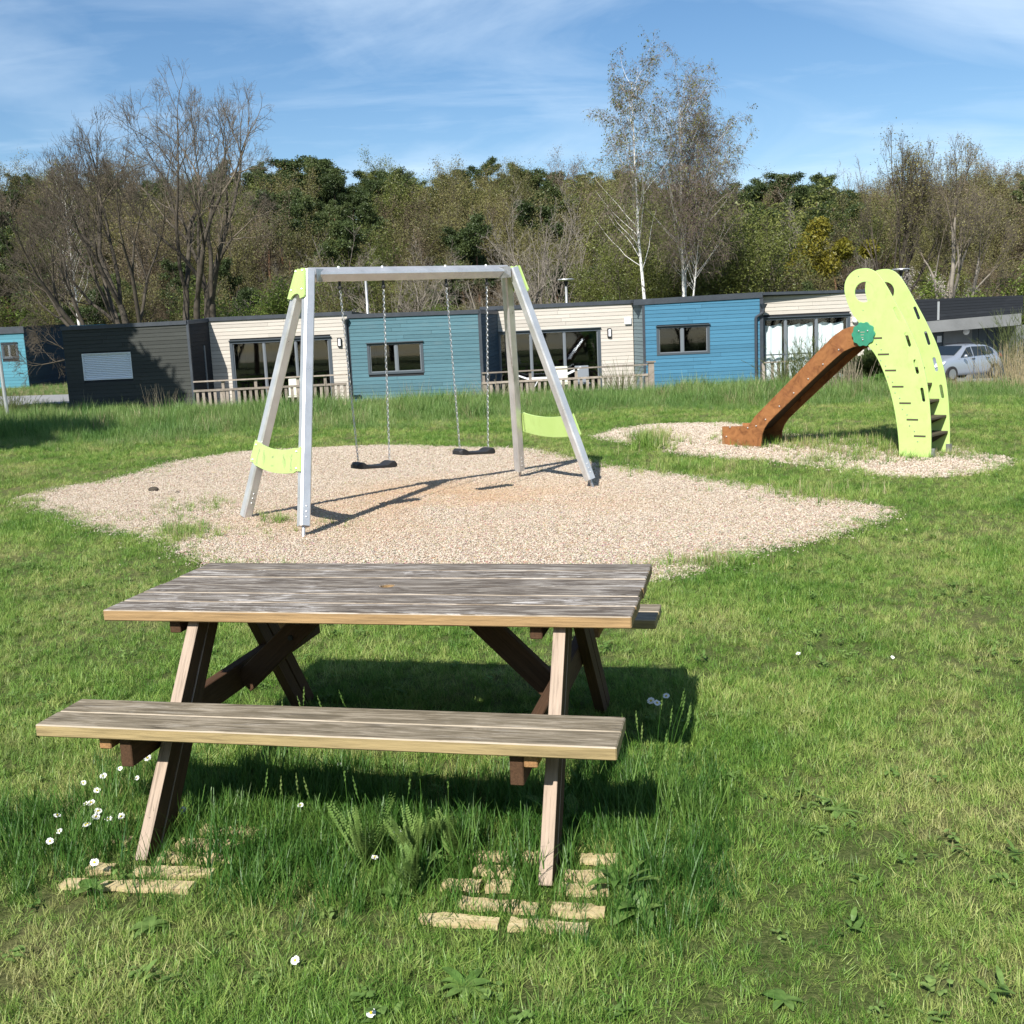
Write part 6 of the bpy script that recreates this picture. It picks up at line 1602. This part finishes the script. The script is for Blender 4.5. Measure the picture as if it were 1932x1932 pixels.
# meadow bank in front of the houses
def bank_edge(X): return 20.4 + 1.0 * np.sin(X * .35 + .5) + .5 * np.sin(X * 1.1) + .6 * np.clip((-X - 4) / 4, 0, 1) * -1.0
Xs, Ys = [], []
for y0, y1, dn in ((18.5, 23, 95), (23, 28, 75), (28, 34.2, 60)):
    X, Y = sample(y0, y1, dn, 3); Xs.append(X); Ys.append(Y)
X = np.concatenate(Xs); Y = np.concatenate(Ys)
k = (Y > bank_edge(X) + rs.normal(0, .25, len(X))) & ~((X < -13.4) & (Y > 33)); X, Y = X[k], Y[k]; n = len(X)
g_ = .75 + .3 * patch(X, Y, .7) + .25 * patch(X + 4, Y, 1.9); hgt = np.clip((Y - bank_edge(X)) / 2.0, .45, 1) * np.clip(g_, .45, 1.3) * np.clip((35.5 - Y) / 4, .75, 1)
mead_p = [blades(300 + i, 20, .12, h_, .009, .30, 1.1, M['meadow'], 3) for i, h_ in enumerate((.30, .36, .42, .33))]
mead_p += [blades(310 + i, 16, .14, .40, .007, .25, .8, M['dry'], 3) for i in range(1)]
ix = rs.randint(0, 4, n); dryp = (rs.random(n) < np.clip(.03 + .10 * patch(X + 2, Y + 5, .8), .015, .2)) | ((X > 9.5) & (Y > 24) & (rs.random(n) < .45)); ix[dryp] = 4
scatter('meadow_grass', 'long unmown grass on the low bank in front of the houses', mead_p, np.stack([X, Y, gzv(X, Y) - .01], 1), np.stack([rs.normal(0, .12, n), rs.normal(0, .12, n), rs.uniform(0, 6.28, n)], 1), rs.uniform(.7, 1.25, n) * hgt * np.where((X > 9) & (X > Y * .37), .62, 1.0), ix, None)
# grass beyond: around path and car
X, Y = sample(34, 66, 9, 4); k = (X < -12.5) & ~inside(pp, X, Y) | ((X > 9) & (Y < 43.3) & (Y > 34)); X, Y = X[k], Y[k]; n = len(X)
scatter('verge_grass', 'rough grass beside the path and the parked car', mead_p, np.stack([X, Y, gzv(X, Y)], 1), np.stack([0 * X, 0 * X, rs.uniform(0, 6.28, n)], 1), rs.uniform(.5, 1.0, n) * np.where(X > 0, .45, .7), rs.randint(0, 5, n), None)

def leaf_blade(m, o, ang, L, w, rise, droop, n_=6, fold=.15):
    dx, dy = math.cos(ang), math.sin(ang); sx_, sy_ = -dy, dx; vs = []; x = z_ = 0.0; e = rise
    for k in range(n_ + 1):
        f = k / n_; hw = w * .5 * (math.sin(PI * min(1, f * .93 + .07)) ** .8) + .0015
        c = (o[0] + dx * x, o[1] + dy * x, o[2] + z_)
        vs += [(c[0] - sx_ * hw, c[1] - sy_ * hw, c[2] + hw * fold), c, (c[0] + sx_ * hw, c[1] + sy_ * hw, c[2] + hw * fold)]
        x += math.cos(e) * L / n_; z_ += math.sin(e) * L / n_; e -= droop / n_
    fs = []
    for k in range(n_):
        a = 3 * k; fs += [(a, a + 1, a + 4, a + 3), (a + 1, a + 2, a + 5, a + 4)]
    m.add(vs, fs)
# small clover-like leaves and flat weeds between the blades
def clover(seed, n, L, w):
    r = random.Random(seed); m = MB()
    for k in range(n): leaf_blade(m, (r.uniform(-.02, .02), r.uniform(-.02, .02), r.uniform(.008, .03)), r.uniform(0, 6.28), L * r.uniform(.6, 1.2), w * r.uniform(.7, 1.2), r.uniform(.1, .8), r.uniform(.4, 1.2), n_=3)
    return m.mesh('leaves', M['weed'])
clo = [clover(700 + i, 9, .019, .011) for i in range(3)] + [clover(710 + i, 7, .034, .010) for i in range(2)]
X, Y = sample(1.2, 9, 130); k = ~bare(X, Y) & (rs.random(len(X)) < np.clip(.14 + .25 * patch(X + 11, Y, 2.3), .03, .4)); X, Y = X[k], Y[k]; n = len(X)
scatter('ground_leaves', 'small clover and plantain leaves growing between the grass blades', clo, np.stack([X, Y, gzv(X, Y)], 1), np.stack([0 * X, 0 * X, rs.uniform(0, 6.28, n)], 1), rs.uniform(.7, 1.4, n), rs.choice(5, n, p=[.27, .27, .26, .1, .1]), None, cat='weeds')

# gravel stones
def pebble(seed, s):
    r = random.Random(seed); m = MB(); m.sphere((0, 0, 0), s, 5, 4, sc=(r.uniform(.8, 1.3), r.uniform(.6, 1), r.uniform(.4, .65)))
    m.v = [(x * r.uniform(.8, 1.2), y * r.uniform(.8, 1.2), z * r.uniform(.8, 1.2)) for x, y, z in m.v]; return m.mesh('stone', M['pebble'])
peb = [pebble(i, .0064) for i in range(6)]
Xs, Ys, Ss = [], [], []
for p, dn, s in ((BED1, 5200, 1.0), (BED2, 1900, 1.7)):
    A_ = np.array(p); area = abs(np.dot(A_[:, 0], np.roll(A_[:, 1], 1)) - np.dot(A_[:, 1], np.roll(A_[:, 0], 1))) / 2; bx = A_.min(0), A_.max(0)
    n = int(dn * (bx[1][0] - bx[0][0]) * (bx[1][1] - bx[0][1])); X = rs.uniform(bx[0][0], bx[1][0], n); Y = rs.uniform(bx[0][1], bx[1][1], n); k = inside(p, X, Y); Xs.append(X[k]); Ys.append(Y[k]); Ss.append(np.full(k.sum(), s))
    # strays kicked into the grass
    k2 = ~k & (edge_dist(p, X, Y) < rs.exponential(.06, n)); Xs.append(X[k2]); Ys.append(Y[k2]); Ss.append(np.full(k2.sum(), s))
X = np.concatenate(Xs); Y = np.concatenate(Ys); s = np.concatenate(Ss); n = len(X)
scatter('gravel_stones', 'pale beige gravel filling both play areas', peb, np.stack([X, Y, gzv(X, Y) + .008 + rs.uniform(-.004, .006, n)], 1), np.stack([rs.normal(0, .5, n), rs.normal(0, .5, n), rs.uniform(0, 6.28, n)], 1), s * rs.uniform(.55, 1.4, n), rs.randint(0, 6, n), None, cat='gravel')

# weeds growing through the gravel
wx, wy, wsz = [], [], []
def weeds(cx, cy, rx, ry, n, sz, y=None):
    for _ in range(n):
        P = at_z(cx + rs.normal(0, rx), cy + rs.normal(0, ry)); wx.append(P.x); wy.append(P.y); wsz.append(sz * rs.uniform(.6, 1.3))
weeds(350, 1008, 28, 8, 260, .55); weeds(345, 965, 30, 12, 70, .5); weeds(410, 955, 20, 8, 50, .5); weeds(250, 980, 40, 8, 30, .4); weeds(520, 975, 25, 8, 35, .5); weeds(620, 990, 40, 7, 30, .45); weeds(530, 985, 10, 3, 20, .6); weeds(480, 1000, 50, 12, 50, .35)
weeds(1570, 843, 75, 7, 420, .8); weeds(1620, 862, 45, 7, 130, .8); weeds(1480, 838, 35, 7, 120, .8); weeds(1690, 845, 25, 10, 200, .9); weeds(1232, 845, 22, 7, 260, 1.0); weeds(1395, 842, 25, 5, 50, .7); weeds(1540, 872, 25, 5, 60, .7); weeds(1800, 860, 50, 6, 160, .6)
weeds(1290, 885, 90, 6, 150, .7); weeds(1560, 935, 60, 8, 200, .7); weeds(1350, 1065, 60, 6, 120, .6)
wx = np.array(wx); wy = np.array(wy); wsz = np.array(wsz); n = len(wx)
weed_p = [blades(400 + i, 14, .05, .13, .006, .6, .8, M['lawn'], 3, clump=True) for i in range(3)] + [blades(410, 10, .04, .16, .004, .25, .3, M['dry'], 3)]
scatter('gravel_weeds', 'small green and dry weeds growing through the gravel', weed_p, np.stack([wx, wy, gzv(wx, wy)], 1), np.stack([0 * wx, 0 * wx, rs.uniform(0, 6.28, n)], 1), wsz, rs.choice(4, n, p=[.28, .28, .28, .16]), None, cat='weeds')

# broad-leaved weeds, feathery yarrow, seed heads, daisies -- things one can count
def plantain(label, px, py, n_, L, w, seed, rise=(.5, 1.1), zz=0.02):
    r = random.Random(seed); P = at_z(px, py, 0); t = thing('broadleaf_weed', label, 'weed', (P.x, P.y, 0), 0, 'broad leaved weeds in the grass')
    n_ = int(n_ * 1.4)
    for k in range(n_):
        m = MB(); a = 2 * PI * k / n_ + r.uniform(-.5, .5); leaf_blade(m, (0, 0, zz), 0, L * r.uniform(.45, 1.15), w * r.uniform(.6, 1.2), r.uniform(*rise) * r.uniform(.7, 1.2), r.uniform(.4, 1.8)); m.build('leaf', M['weed'], t, wm=Matrix.Translation((P.x, P.y, 0)) @ Matrix.Rotation(a, 4, 'Z'))
plantain('large dock rosette right of the right table leg, its leaves over the slats', 1165, 1690, 9, 0.144, 0.036, 1, (.7, 1.3))
plantain('broad leaved weed right of the slatted mat, lower one at the lawn edge', 1205, 1735, 8, 0.101, 0.040, 2)
plantain('broad leaved weed growing against the shade under the bench, left one', 1035, 1545, 5, 0.122, 0.040, 3, (.9, 1.4))
plantain('broad leaved weed growing against the shade under the bench, right one', 1085, 1555, 4, 0.122, 0.040, 4, (.6, 1.2))
plantain('low flat dandelion rosette in the bottom lawn below the right mat', 880, 1875, 10, 0.086, 0.024, 5, (.15, .5))
plantain('low flat rosette at the lower left of the left mat', 285, 1760, 8, 0.065, 0.032, 6, (.2, .6))
plantain('small flat rosette at the left edge of the left mat', 170, 1690, 6, 0.072, 0.036, 7, (.6, 1.1))
plantain('flat dandelion rosette on the open lawn right of the table', 1585, 1540, 8, 0.072, 0.022, 8, (.1, .4))
plantain('flat rosette at the bottom of the lawn, right of centre', 1480, 1900, 6, 0.079, 0.024, 9, (.1, .4))
plantain('spiky thistle like clump in the far grass between the two gravel beds', 1240, 855, 12, 0.270, 0.048, 10, (.4, 1.0))
plantain('broad leaved weed left of the centre stem in the tall grass', 800, 1640, 6, 0.094, 0.028, 11, (.5, 1.1))
plantain('pale green rosette below the slatted mat on the right', 740, 1700, 7, 0.086, 0.028, 12, (.3, .9))
def yarrow(label, px, py, H, seed):
    r = random.Random(seed); P = at_z(px, py, 0); t = thing('feathery_plant', label, 'plant', (P.x, P.y, 0), 0, 'feathery plants in front of the bench')
    for s_ in range(9):
        a = r.uniform(0, 2 * PI); ln = r.uniform(.05, .8); m = MB(); n_ = 22; hh = H * r.uniform(.6, 1.05)
        for k in range(n_):
            f = k / n_; c = (math.sin(ln) * hh * f, 0, math.cos(ln) * hh * f)
            for sg in (-1, 1):
                L = .034 * (1 - f * .75) * r.uniform(.7, 1.2) * (.5 + min(1, f * 4) * .5)
                for q in range(4):
                    e = (c[0], c[1] + sg * L * (q + 1) / 4, c[2] + .015 + .01 * q); h = .0062 * (1 - q * .15)
                    m.add([(e[0] - h, e[1], e[2]), (e[0], e[1] - h, e[2] + .004), (e[0] + h, e[1], e[2] + .004), (e[0], e[1] + h, e[2])], [(0, 1, 2, 3)])
        m.tube([(0, 0, 0), (math.sin(ln) * hh, 0, math.cos(ln) * hh)], [.003, .001], 4); m.build('frond', M['weed'], t, wm=Matrix.Translation((P.x, P.y, 0)) @ Matrix.Rotation(a, 4, 'Z'))
yarrow('tall feathery green plant in front of the bench, left of centre', 690, 1640, .24, 1); yarrow('feathery green plant in front of the bench, middle', 860, 1625, .17, 2); yarrow('low feathery green plant between the middle one and the tall one', 790, 1640, .18, 3); yarrow('low feathery green plant at the right mat edge', 780, 1690, .12, 4)
def seed_head(px, py, H, seed, lab):
    r = random.Random(seed); P = at_z(px, py, 0); lx, ly = r.uniform(-.25, .25), r.uniform(-.15, .15); m = MB(); top = Vector((lx * H, ly * H, H))
    m.tube([(0, 0, 0), (lx * H * .4, ly * H * .4, H * .6), top], [.0016, .0013, .0008], 4)
    m.build('stem', M['dry'], None) if False else None
    t = thing('grass_seed_head', lab, 'grass stalk', (P.x, P.y, 0), 0, 'seed heads standing in the uncut grass'); wm = WM[t.name]
    m.build('stem', M['tall'], t, wm=wm); m = MB(); d = Vector((lx, ly, 1)).normalized()
    for k in range(22):
        c = top + d * (.075 * k / 22 - .03); a = k * 2.4; rr_ = .0030 * math.sin(PI * (k + .5) / 22) + .001
        e = c + Vector((math.cos(a), math.sin(a), 0)) * rr_; m.add([c - d * .003, e - d * .002, e + d * .007, c + d * .005], [(0, 1, 2, 3)])
    m.build('seed_spike', M['meadow'], t, wm=wm)
for i in range(34):
    r = random.Random(500 + i)
    if i < 9: px, py, H = 480 + i * 46 + r.uniform(-15, 15), 1600 + r.uniform(-10, 15), r.uniform(.20, .28)
    elif i < 14: px, py, H = 520 + (i - 9) * 45 + r.uniform(-15, 15), 1440 + r.uniform(-12, 10), r.uniform(.22, .30)
    elif i < 26: px, py, H = 1170 + r.uniform(-50, 90), 1560 + r.uniform(-50, 40), r.uniform(.24, .34)
    else: px, py, H = 1180 + r.uniform(0, 90), 1470 + r.uniform(-20, 40), r.uniform(.24, .32)
    seed_head(px, py, H, 500 + i, 'thin grass stalk with seed head ' + ('in the row in front of the bench' if i < 9 else 'in the table shade seen between bench and tabletop' if i < 14 else 'just right of the right table leg' if i < 26 else 'behind the right end of the bench'))
def daisy(px, py, label, s=1.0, H=.09, seed=0):
    """px,py: where the flower head shows"""
    r = random.Random(seed + 900); P = at_z(px, py, H); t = thing('daisy', label, 'daisy', (P.x, P.y, 0), 0, 'white daisies in the grass'); tl_ = Matrix.Translation(P) @ Matrix.Rotation(r.uniform(.1, .7), 4, 'X') @ Matrix.Rotation(r.uniform(-.3, .3), 4, 'Y')
    m = MB(); m.tube([(P.x + r.uniform(-.02, .02), P.y + .01, 0), (P.x, P.y, P.z)], .0013, 4); m.build('stem', M['weed'], t)
    m = MB(); R1, R0 = .0145 * s, .0045 * s
    for k in range(15):
        a = 2 * PI * k / 15; w = .0028 * s
        d = Vector((math.cos(a), math.sin(a), 0)); q = Vector((-math.sin(a), math.cos(a), 0)); z1 = r.uniform(-.002, .003)
        m.add([tl_ @ (d * R0 - q * w * .6), tl_ @ (d * R1 * .9 - q * w + Vector((0, 0, z1))), tl_ @ (d * R1 + Vector((0, 0, z1))), tl_ @ (d * R1 * .9 + q * w + Vector((0, 0, z1))), tl_ @ (d * R0 + q * w * .6)], [(0, 1, 2, 3, 4)])
    m.build('petals', M['petal'], t); m = MB(); m.sphere((0, 0, .0015), .0046 * s, 8, 4, sc=(1, 1, .6)); m.v = [tuple(tl_ @ Vector(v)) for v in m.v]; m.build('heart', M['yolk'], t)
DA = [(345, 1528, 1.1), (567, 1519, .9), (749, 1573, 1.25), (707, 1617, .9), (178, 1627, 1.1), (228, 1540, 1.1), (108, 1538, 1.1), (112, 1568, .9), (94, 1587, 1.0), (162, 1516, .8), (172, 1514, 1.1), (185, 1530, 1.1), (181, 1541, 1.1), (205, 1545, 1.1), (165, 1555, 1.0), (161, 1557, .8), (183, 1491, 1.0), (195, 1464, 1.1), (157, 1477, .9), (278, 1430, 1.2), (226, 1450, .9), (258, 1468, .8), (280, 1425, .8), (557, 1812, 1.0), (700, 1911, 1.0), (1228, 1322, 1.3), (1240, 1326, 1.2), (1257, 1313, 1.2), (641, 1441, .8), (1506, 1233, 1.0), (1684, 1240, .8)]
for i, (px, py, s) in enumerate(DA):
    lb = {0: 'white daisy just right of the left table leg', 1: 'white daisy at the shade edge under the bench', 2: 'largest white daisy in the centre of the uncut grass', 3: 'white daisy low in the uncut grass below the centre one', 4: 'white daisy by the front corner of the left mat', 23: 'lone white daisy in the bottom lawn, left of centre', 24: 'lone white daisy at the very bottom edge', 28: 'small daisy in the grass right behind the bench edge', 29: 'white flower on the open lawn right of the table', 30: 'white flower on the open lawn far right of the table'}.get(i, 'white daisy in the loose cluster left of the left table leg' if i < 23 else 'pale flower in the table shade beyond the right end of the bench')
    daisy(px, py, lb, s * .88, .07 if i < 23 else (.16 if 25 <= i < 28 else .03), i)
for i, (px, py) in enumerate(((568, 211), (0, 0))[:0]): pass

# tall dry stalks and shrubs on the bank
def stalks(name, label, px, Y, n, H, spread, mat_, seed, lean=.18, w=.012, cat='plant', fan_=True, zb=None, forks=0):
    r = random.Random(seed); P = corner(px, 740, Y); z0 = gz(P.x, Y) - .02; segs = []
    for k in range(n):
        x, y = r.gauss(0, spread * .35), r.gauss(0, spread * .25); L = H * r.uniform(.55, 1.1); lx = (x / max(spread, .01)) * lean * (2 if fan_ else .5) + r.gauss(0, lean * .5); ly = r.gauss(0, lean * .4); p = Vector((x, y, 0)); d = Vector((lx, ly, 1)).normalized(); n_ = 4
        for q in range(n_):
            p2 = p + d * L / n_; segs.append((*p, *p2, w * (1 - q / n_ * .7) * .5, w * (1 - (q + 1) / n_ * .7) * .5, 0)); 
            if forks and q >= 1:
                for _ in range(forks):
                    dd = (d + Vector((r.gauss(0, .35), r.gauss(0, .35), r.uniform(-.1, .2)))).normalized(); e = p2 + dd * L * .16; segs.append((*p2, *e, w * .3, w * .12, 1))
            p = p2; d = (d + Vector((lx * .25, ly * .2, -.05 * abs(lx)))).normalized()
    t = thing(name, label, cat, (P.x, Y, z0)); obj('stems', seg_mesh('stems', np.array(segs), M[mat_]), t, WM[t.name]); return t
for i, (px, Y, n, H, sp, mt, ln, lb) in enumerate([
    (305, 34.0, 26, .95, .5, 'straw_stem', .16, 'dry brown stalks in front of the dark house, right of its shutter'), (285, 34.0, 9, 1.0, .25, 'straw_stem', .06, 'few thin upright dry stalks below the right end of the shutter'), (350, 33.5, 14, .8, .4, 'straw_stem', .35, 'dry stalks leaning right beside the dark house corner'), (160, 34.6, 8, .6, .5, 'straw_stem', .2, 'thin dry stalks at the left corner of the dark house'),
    (425, 34.0, 16, .8, .6, 'straw_stem', .3, 'dry twigs rising through the left deck railing'), (612, 26.0, 60, .75, .5, 'broom', .45, 'greyish grass clump with fallen pale stems right of the front swing leg'), (780, 33, 22, .9, .7, 'straw_stem', .12, 'pale wispy dry grass under the teal box window'), (930, 27.0, 40, .75, .5, 'straw_stem', .5, 'pale spreading dry stems between second swing and rear leg'),
    (900, 33.5, 22, .8, .4, 'straw_stem', .2, 'wispy dry grass at the right corner of the teal box'), (1330, 34, 30, .5, .9, 'straw_stem', .1, 'short wispy dry grass in front of the bright blue box'), (1420, 34.5, 20, .7, .6, 'straw_stem', .15, 'wispy dry grass by the downpipe of the blue box')]):
    stalks('dry_stalks', lb, px, Y, n, H, sp, mt, 600 + i, ln)
stalks('rush_clump', 'tall arching green rush clump in front of the middle deck railing', 1172, 30.5, 70, 1.25, .35, 'broom', 620, .42, .016)
stalks('rush_clump', 'smaller rush stems right of the arching clump', 1195, 31, 20, .9, .3, 'meadow', 621, .15, .014)
for i, (px, Y, n, H, sp, lb) in enumerate(((1520, 27.5, 90, 1.15, .7, 'upright greyish broom shrub behind the upper slide chute'), (1575, 28, 100, 1.25, .8, 'densest broom shrub between the slide chute and the curtained window'), (1485, 28.5, 60, .95, .6, 'low broom shrub left of the chute near the blue box corner'))):
    stalks('broom_shrub', lb, px, Y, n, H, sp, 'broom', 630 + i, .26, .016, 'shrub', forks=3)
stalks('dead_stem_clump', 'pale dead stems under the slide chute beside the evergreen shrub', 1590, 24.5, 130, .95, .8, 'straw_stem', 640, .14, .016)
for i, (px, Y, n, H, sp, lb) in enumerate(((1905, 25, 150, 1.05, .9, 'tall dry grass at the right edge in front of the pillar'), (1855, 27, 110, .42, 1.0, 'pale straw grass in front of the rear wheel of the car'), (1815, 26, 90, .36, .8, 'short straw grass right of the slide panels'), (1935, 23, 80, .9, .7, 'straw grass cut by the right edge of the picture'))):
    stalks('straw_grass', lb, px, Y, n, H, sp, 'dry', 650 + i, .14, .014, 'grass')
stalks('broom_shrub', 'tall dark broom with yellow tinge at the right edge beside the pillar', 1928, 27.5, 120, 1.7, .5, 'broom', 660, .2, .016, 'shrub', forks=3)
stalks('low_bush', 'small green bush beside the path at far left', 78, 33.5, 130, .45, .6, 'meadow', 661, .5, .02, 'shrub')
stalks('low_bush', 'dark scrub at the left edge around the pale pole', 15, 31, 150, .7, .9, 'broom', 662, .3, .016, 'shrub', forks=2)
def ball_shrub(name, label, px, py, Y, rx, rz_, n, mat_, seed, leaf=.09):
    P = corner(px, py, Y); g = gz(P.x, Y); rs_ = NPR(seed); d = rs_.normal(size=(n, 3)); d /= np.linalg.norm(d, axis=1, keepdims=True); H = P.z - g
    q = d * (rs_.random((n, 1)) ** .4) * np.array([rx, rx * .8, H / 2]) * (1 + .22 * np.sin(d[:, :1] * 7 + d[:, 2:] * 9)) + np.array([0, 0, H / 2]); t = thing(name, label, 'shrub', (P.x, Y, g))
    obj('foliage', leaf_mesh('foliage', q, leaf, M[mat_], seed, .5), t, WM[t.name]); m = MB()
    for k in range(6): m.tube([(0, 0, 0), (d[k, 0] * rx * .7, d[k, 1] * rx * .5, H * .7)], [.03, .01], 5)
    m.build('stems', M['oak_bark'], t, wm=WM[t.name])
ball_shrub('evergreen_shrub', 'dark evergreen shrub seen under the arch of the slide panels', 1650, 668, 27.0, .75, 1, 6500, 'pine', 5, .10)
ball_shrub('evergreen_shrub', 'lower green bush beneath the dark evergreen shrub', 1668, 715, 25.5, .45, 1, 3000, 'tall', 6, .10)

# trees outside the left edge whose shade falls on the dark house and on the lawn
shade_tree('dense evergreen outside the left edge shading the dark house', -19.3, 27.3, 14.0, 1, .95)
shade_tree('dense evergreen outside the left edge shading the far left lawn', -14.2, 14.4, 9.0, 2, 1.1)
# bird and debris on the gravel
for i, (px, py, s) in enumerate(((290, 927, .055), (288, 914, .03), (335, 931, .025))):
    P = at_z(px, py, 0); m = MB(); m.sphere((P.x, P.y, s * .4), s, 8, 5, sc=(1.3, 1, .7)); m.v = [(x + rs.normal(0, .003), y + rs.normal(0, .003), z_) for x, y, z_ in m.v]; tag(m.build('clod', M['oak_bark'], smooth=True), ['largest dark clod lying on the left part of the gravel', 'small dark clod beyond the largest one', 'small dark clod right of the largest one'][i], 'clod', 'dark clods on the gravel')
P = at_z(1560, 1136 * .0 + 1140, 0)

# ================================================================== WOODLAND ON THE HILL
rs = NPR(77)
def joined(ms):
    """one mesh out of trunk, crown and leaves, so that it can be scattered"""
    bm = bmesh.new(); mats_ = []
    me = bpy.data.meshes.new('wood_tree'); off = 0; Vs, Fs, Ms = [], [], []
    for m_ in ms:
        if m_ is None: continue
        n = len(m_.vertices); v = np.empty(n * 3, np.float32); m_.vertices.foreach_get('co', v); li = np.empty(len(m_.loops), np.int32); m_.loops.foreach_get('vertex_index', li)
        Vs.append(v.reshape(-1, 3)); Fs.append(li.reshape(-1, 4) + off if len(m_.polygons) * 4 == len(li) else None); off += n
        if m_.materials[0] not in mats_: mats_.append(m_.materials[0])
        Ms.append(np.full(len(m_.polygons), mats_.index(m_.materials[0]), np.int32))
    o = np_mesh('wood_tree', np.concatenate(Vs), np.concatenate(Fs), mats_); o.polygons.foreach_set('material_index', np.concatenate(Ms)); bm.free(); return o
wp = [joined(x) for x in (brown + olive + grey[:2] + green[:1] + pines[:3])]
pr = np.array([.10, .10, .14, .13, .05, .05, .10, .12, .11, .10])
Xs, Ys = [], []
for y in np.arange(74, 176, 4.4):
    for x in np.arange(-(.5 * y + 22), .5 * y + 22, 4.7): Xs.append(x + rs.uniform(-1.9, 1.9)); Ys.append(y + rs.uniform(-1.8, 1.8))
X = np.array(Xs); Y = np.array(Ys); n = len(X)
# drift of kinds along the slope: dark pines up the left and right shoulders, russet twigs between
ix = rs.choice(10, n, p=pr / pr.sum())
a = X / Y
dark = ((np.abs(a + .16) < .06) & (Y > 95)) | ((a > .2) & (a < .33) & (Y > 90)) | ((np.abs(a - .02) < .12) & (Y > 128))
k = dark & (rs.random(n) < .65); ix[k] = rs.choice([7, 8, 9], k.sum())
k = (np.abs(a - .17) < .09) & (Y < 100) & (rs.random(n) < .6); ix[k] = 6
k = (a > .33) & (rs.random(n) < .7); ix[k] = rs.choice([0, 1, 2], k.sum())
sc = rs.uniform(.75, 1.08, n) * np.where(Y < 90, .72, 1.0) * np.where(ix >= 7, .92, 1)
sc = sc * np.where(Y > 135, .80, 1)
scatter('woodland', 'mixed spring woodland covering the hill behind the houses, russet twigs, olive buds and dark pines', wp, np.stack([X, Y, gzv(X, Y) - .2], 1), np.stack([rs.normal(0, .05, n), rs.normal(0, .05, n), rs.uniform(0, 6.28, n)], 1), sc, ix, None, cat='woodland')
# undergrowth at the foot of the wood, hiding its trunks
X = rs.uniform(-60, 60, 520); Y = rs.uniform(63, 80, 520); k = ~((X < -20) & (Y < 84)); X, Y = X[k], Y[k]; n = len(X)
up_ = [joined(bsh), wp[2], wp[0], joined(blo), wp[6]]
for i in range(16):  # tree row added out of view to block low sky and cut fill
    m_ = (green[i % 2], olive[i % 2], brown[i % 2])[i % 3]; x = -34 + i * 4.6 + rs.uniform(-1, 1); y = -24 - 5 * (i % 2) + rs.uniform(-1, 1)
    spawn('unseen_tree', 'unseen tree of the row added behind the viewer to cut sky fill, mirrored in the house windows', m_, (x, y, -.1), i * 1.7, 1.25 + rs.uniform(-.1, .15), 'unseen trees added behind the viewer')
scatter('undergrowth', 'low scrub and brambles at the foot of the wood just above the roofs', up_, np.stack([X, Y, gzv(X, Y) - .3], 1), np.stack([0 * X, 0 * X, rs.uniform(0, 6.28, n)], 1), rs.uniform(.25, .48, n), rs.choice(5, n, p=[.15, .30, .40, .03, .12]), None, cat='undergrowth')
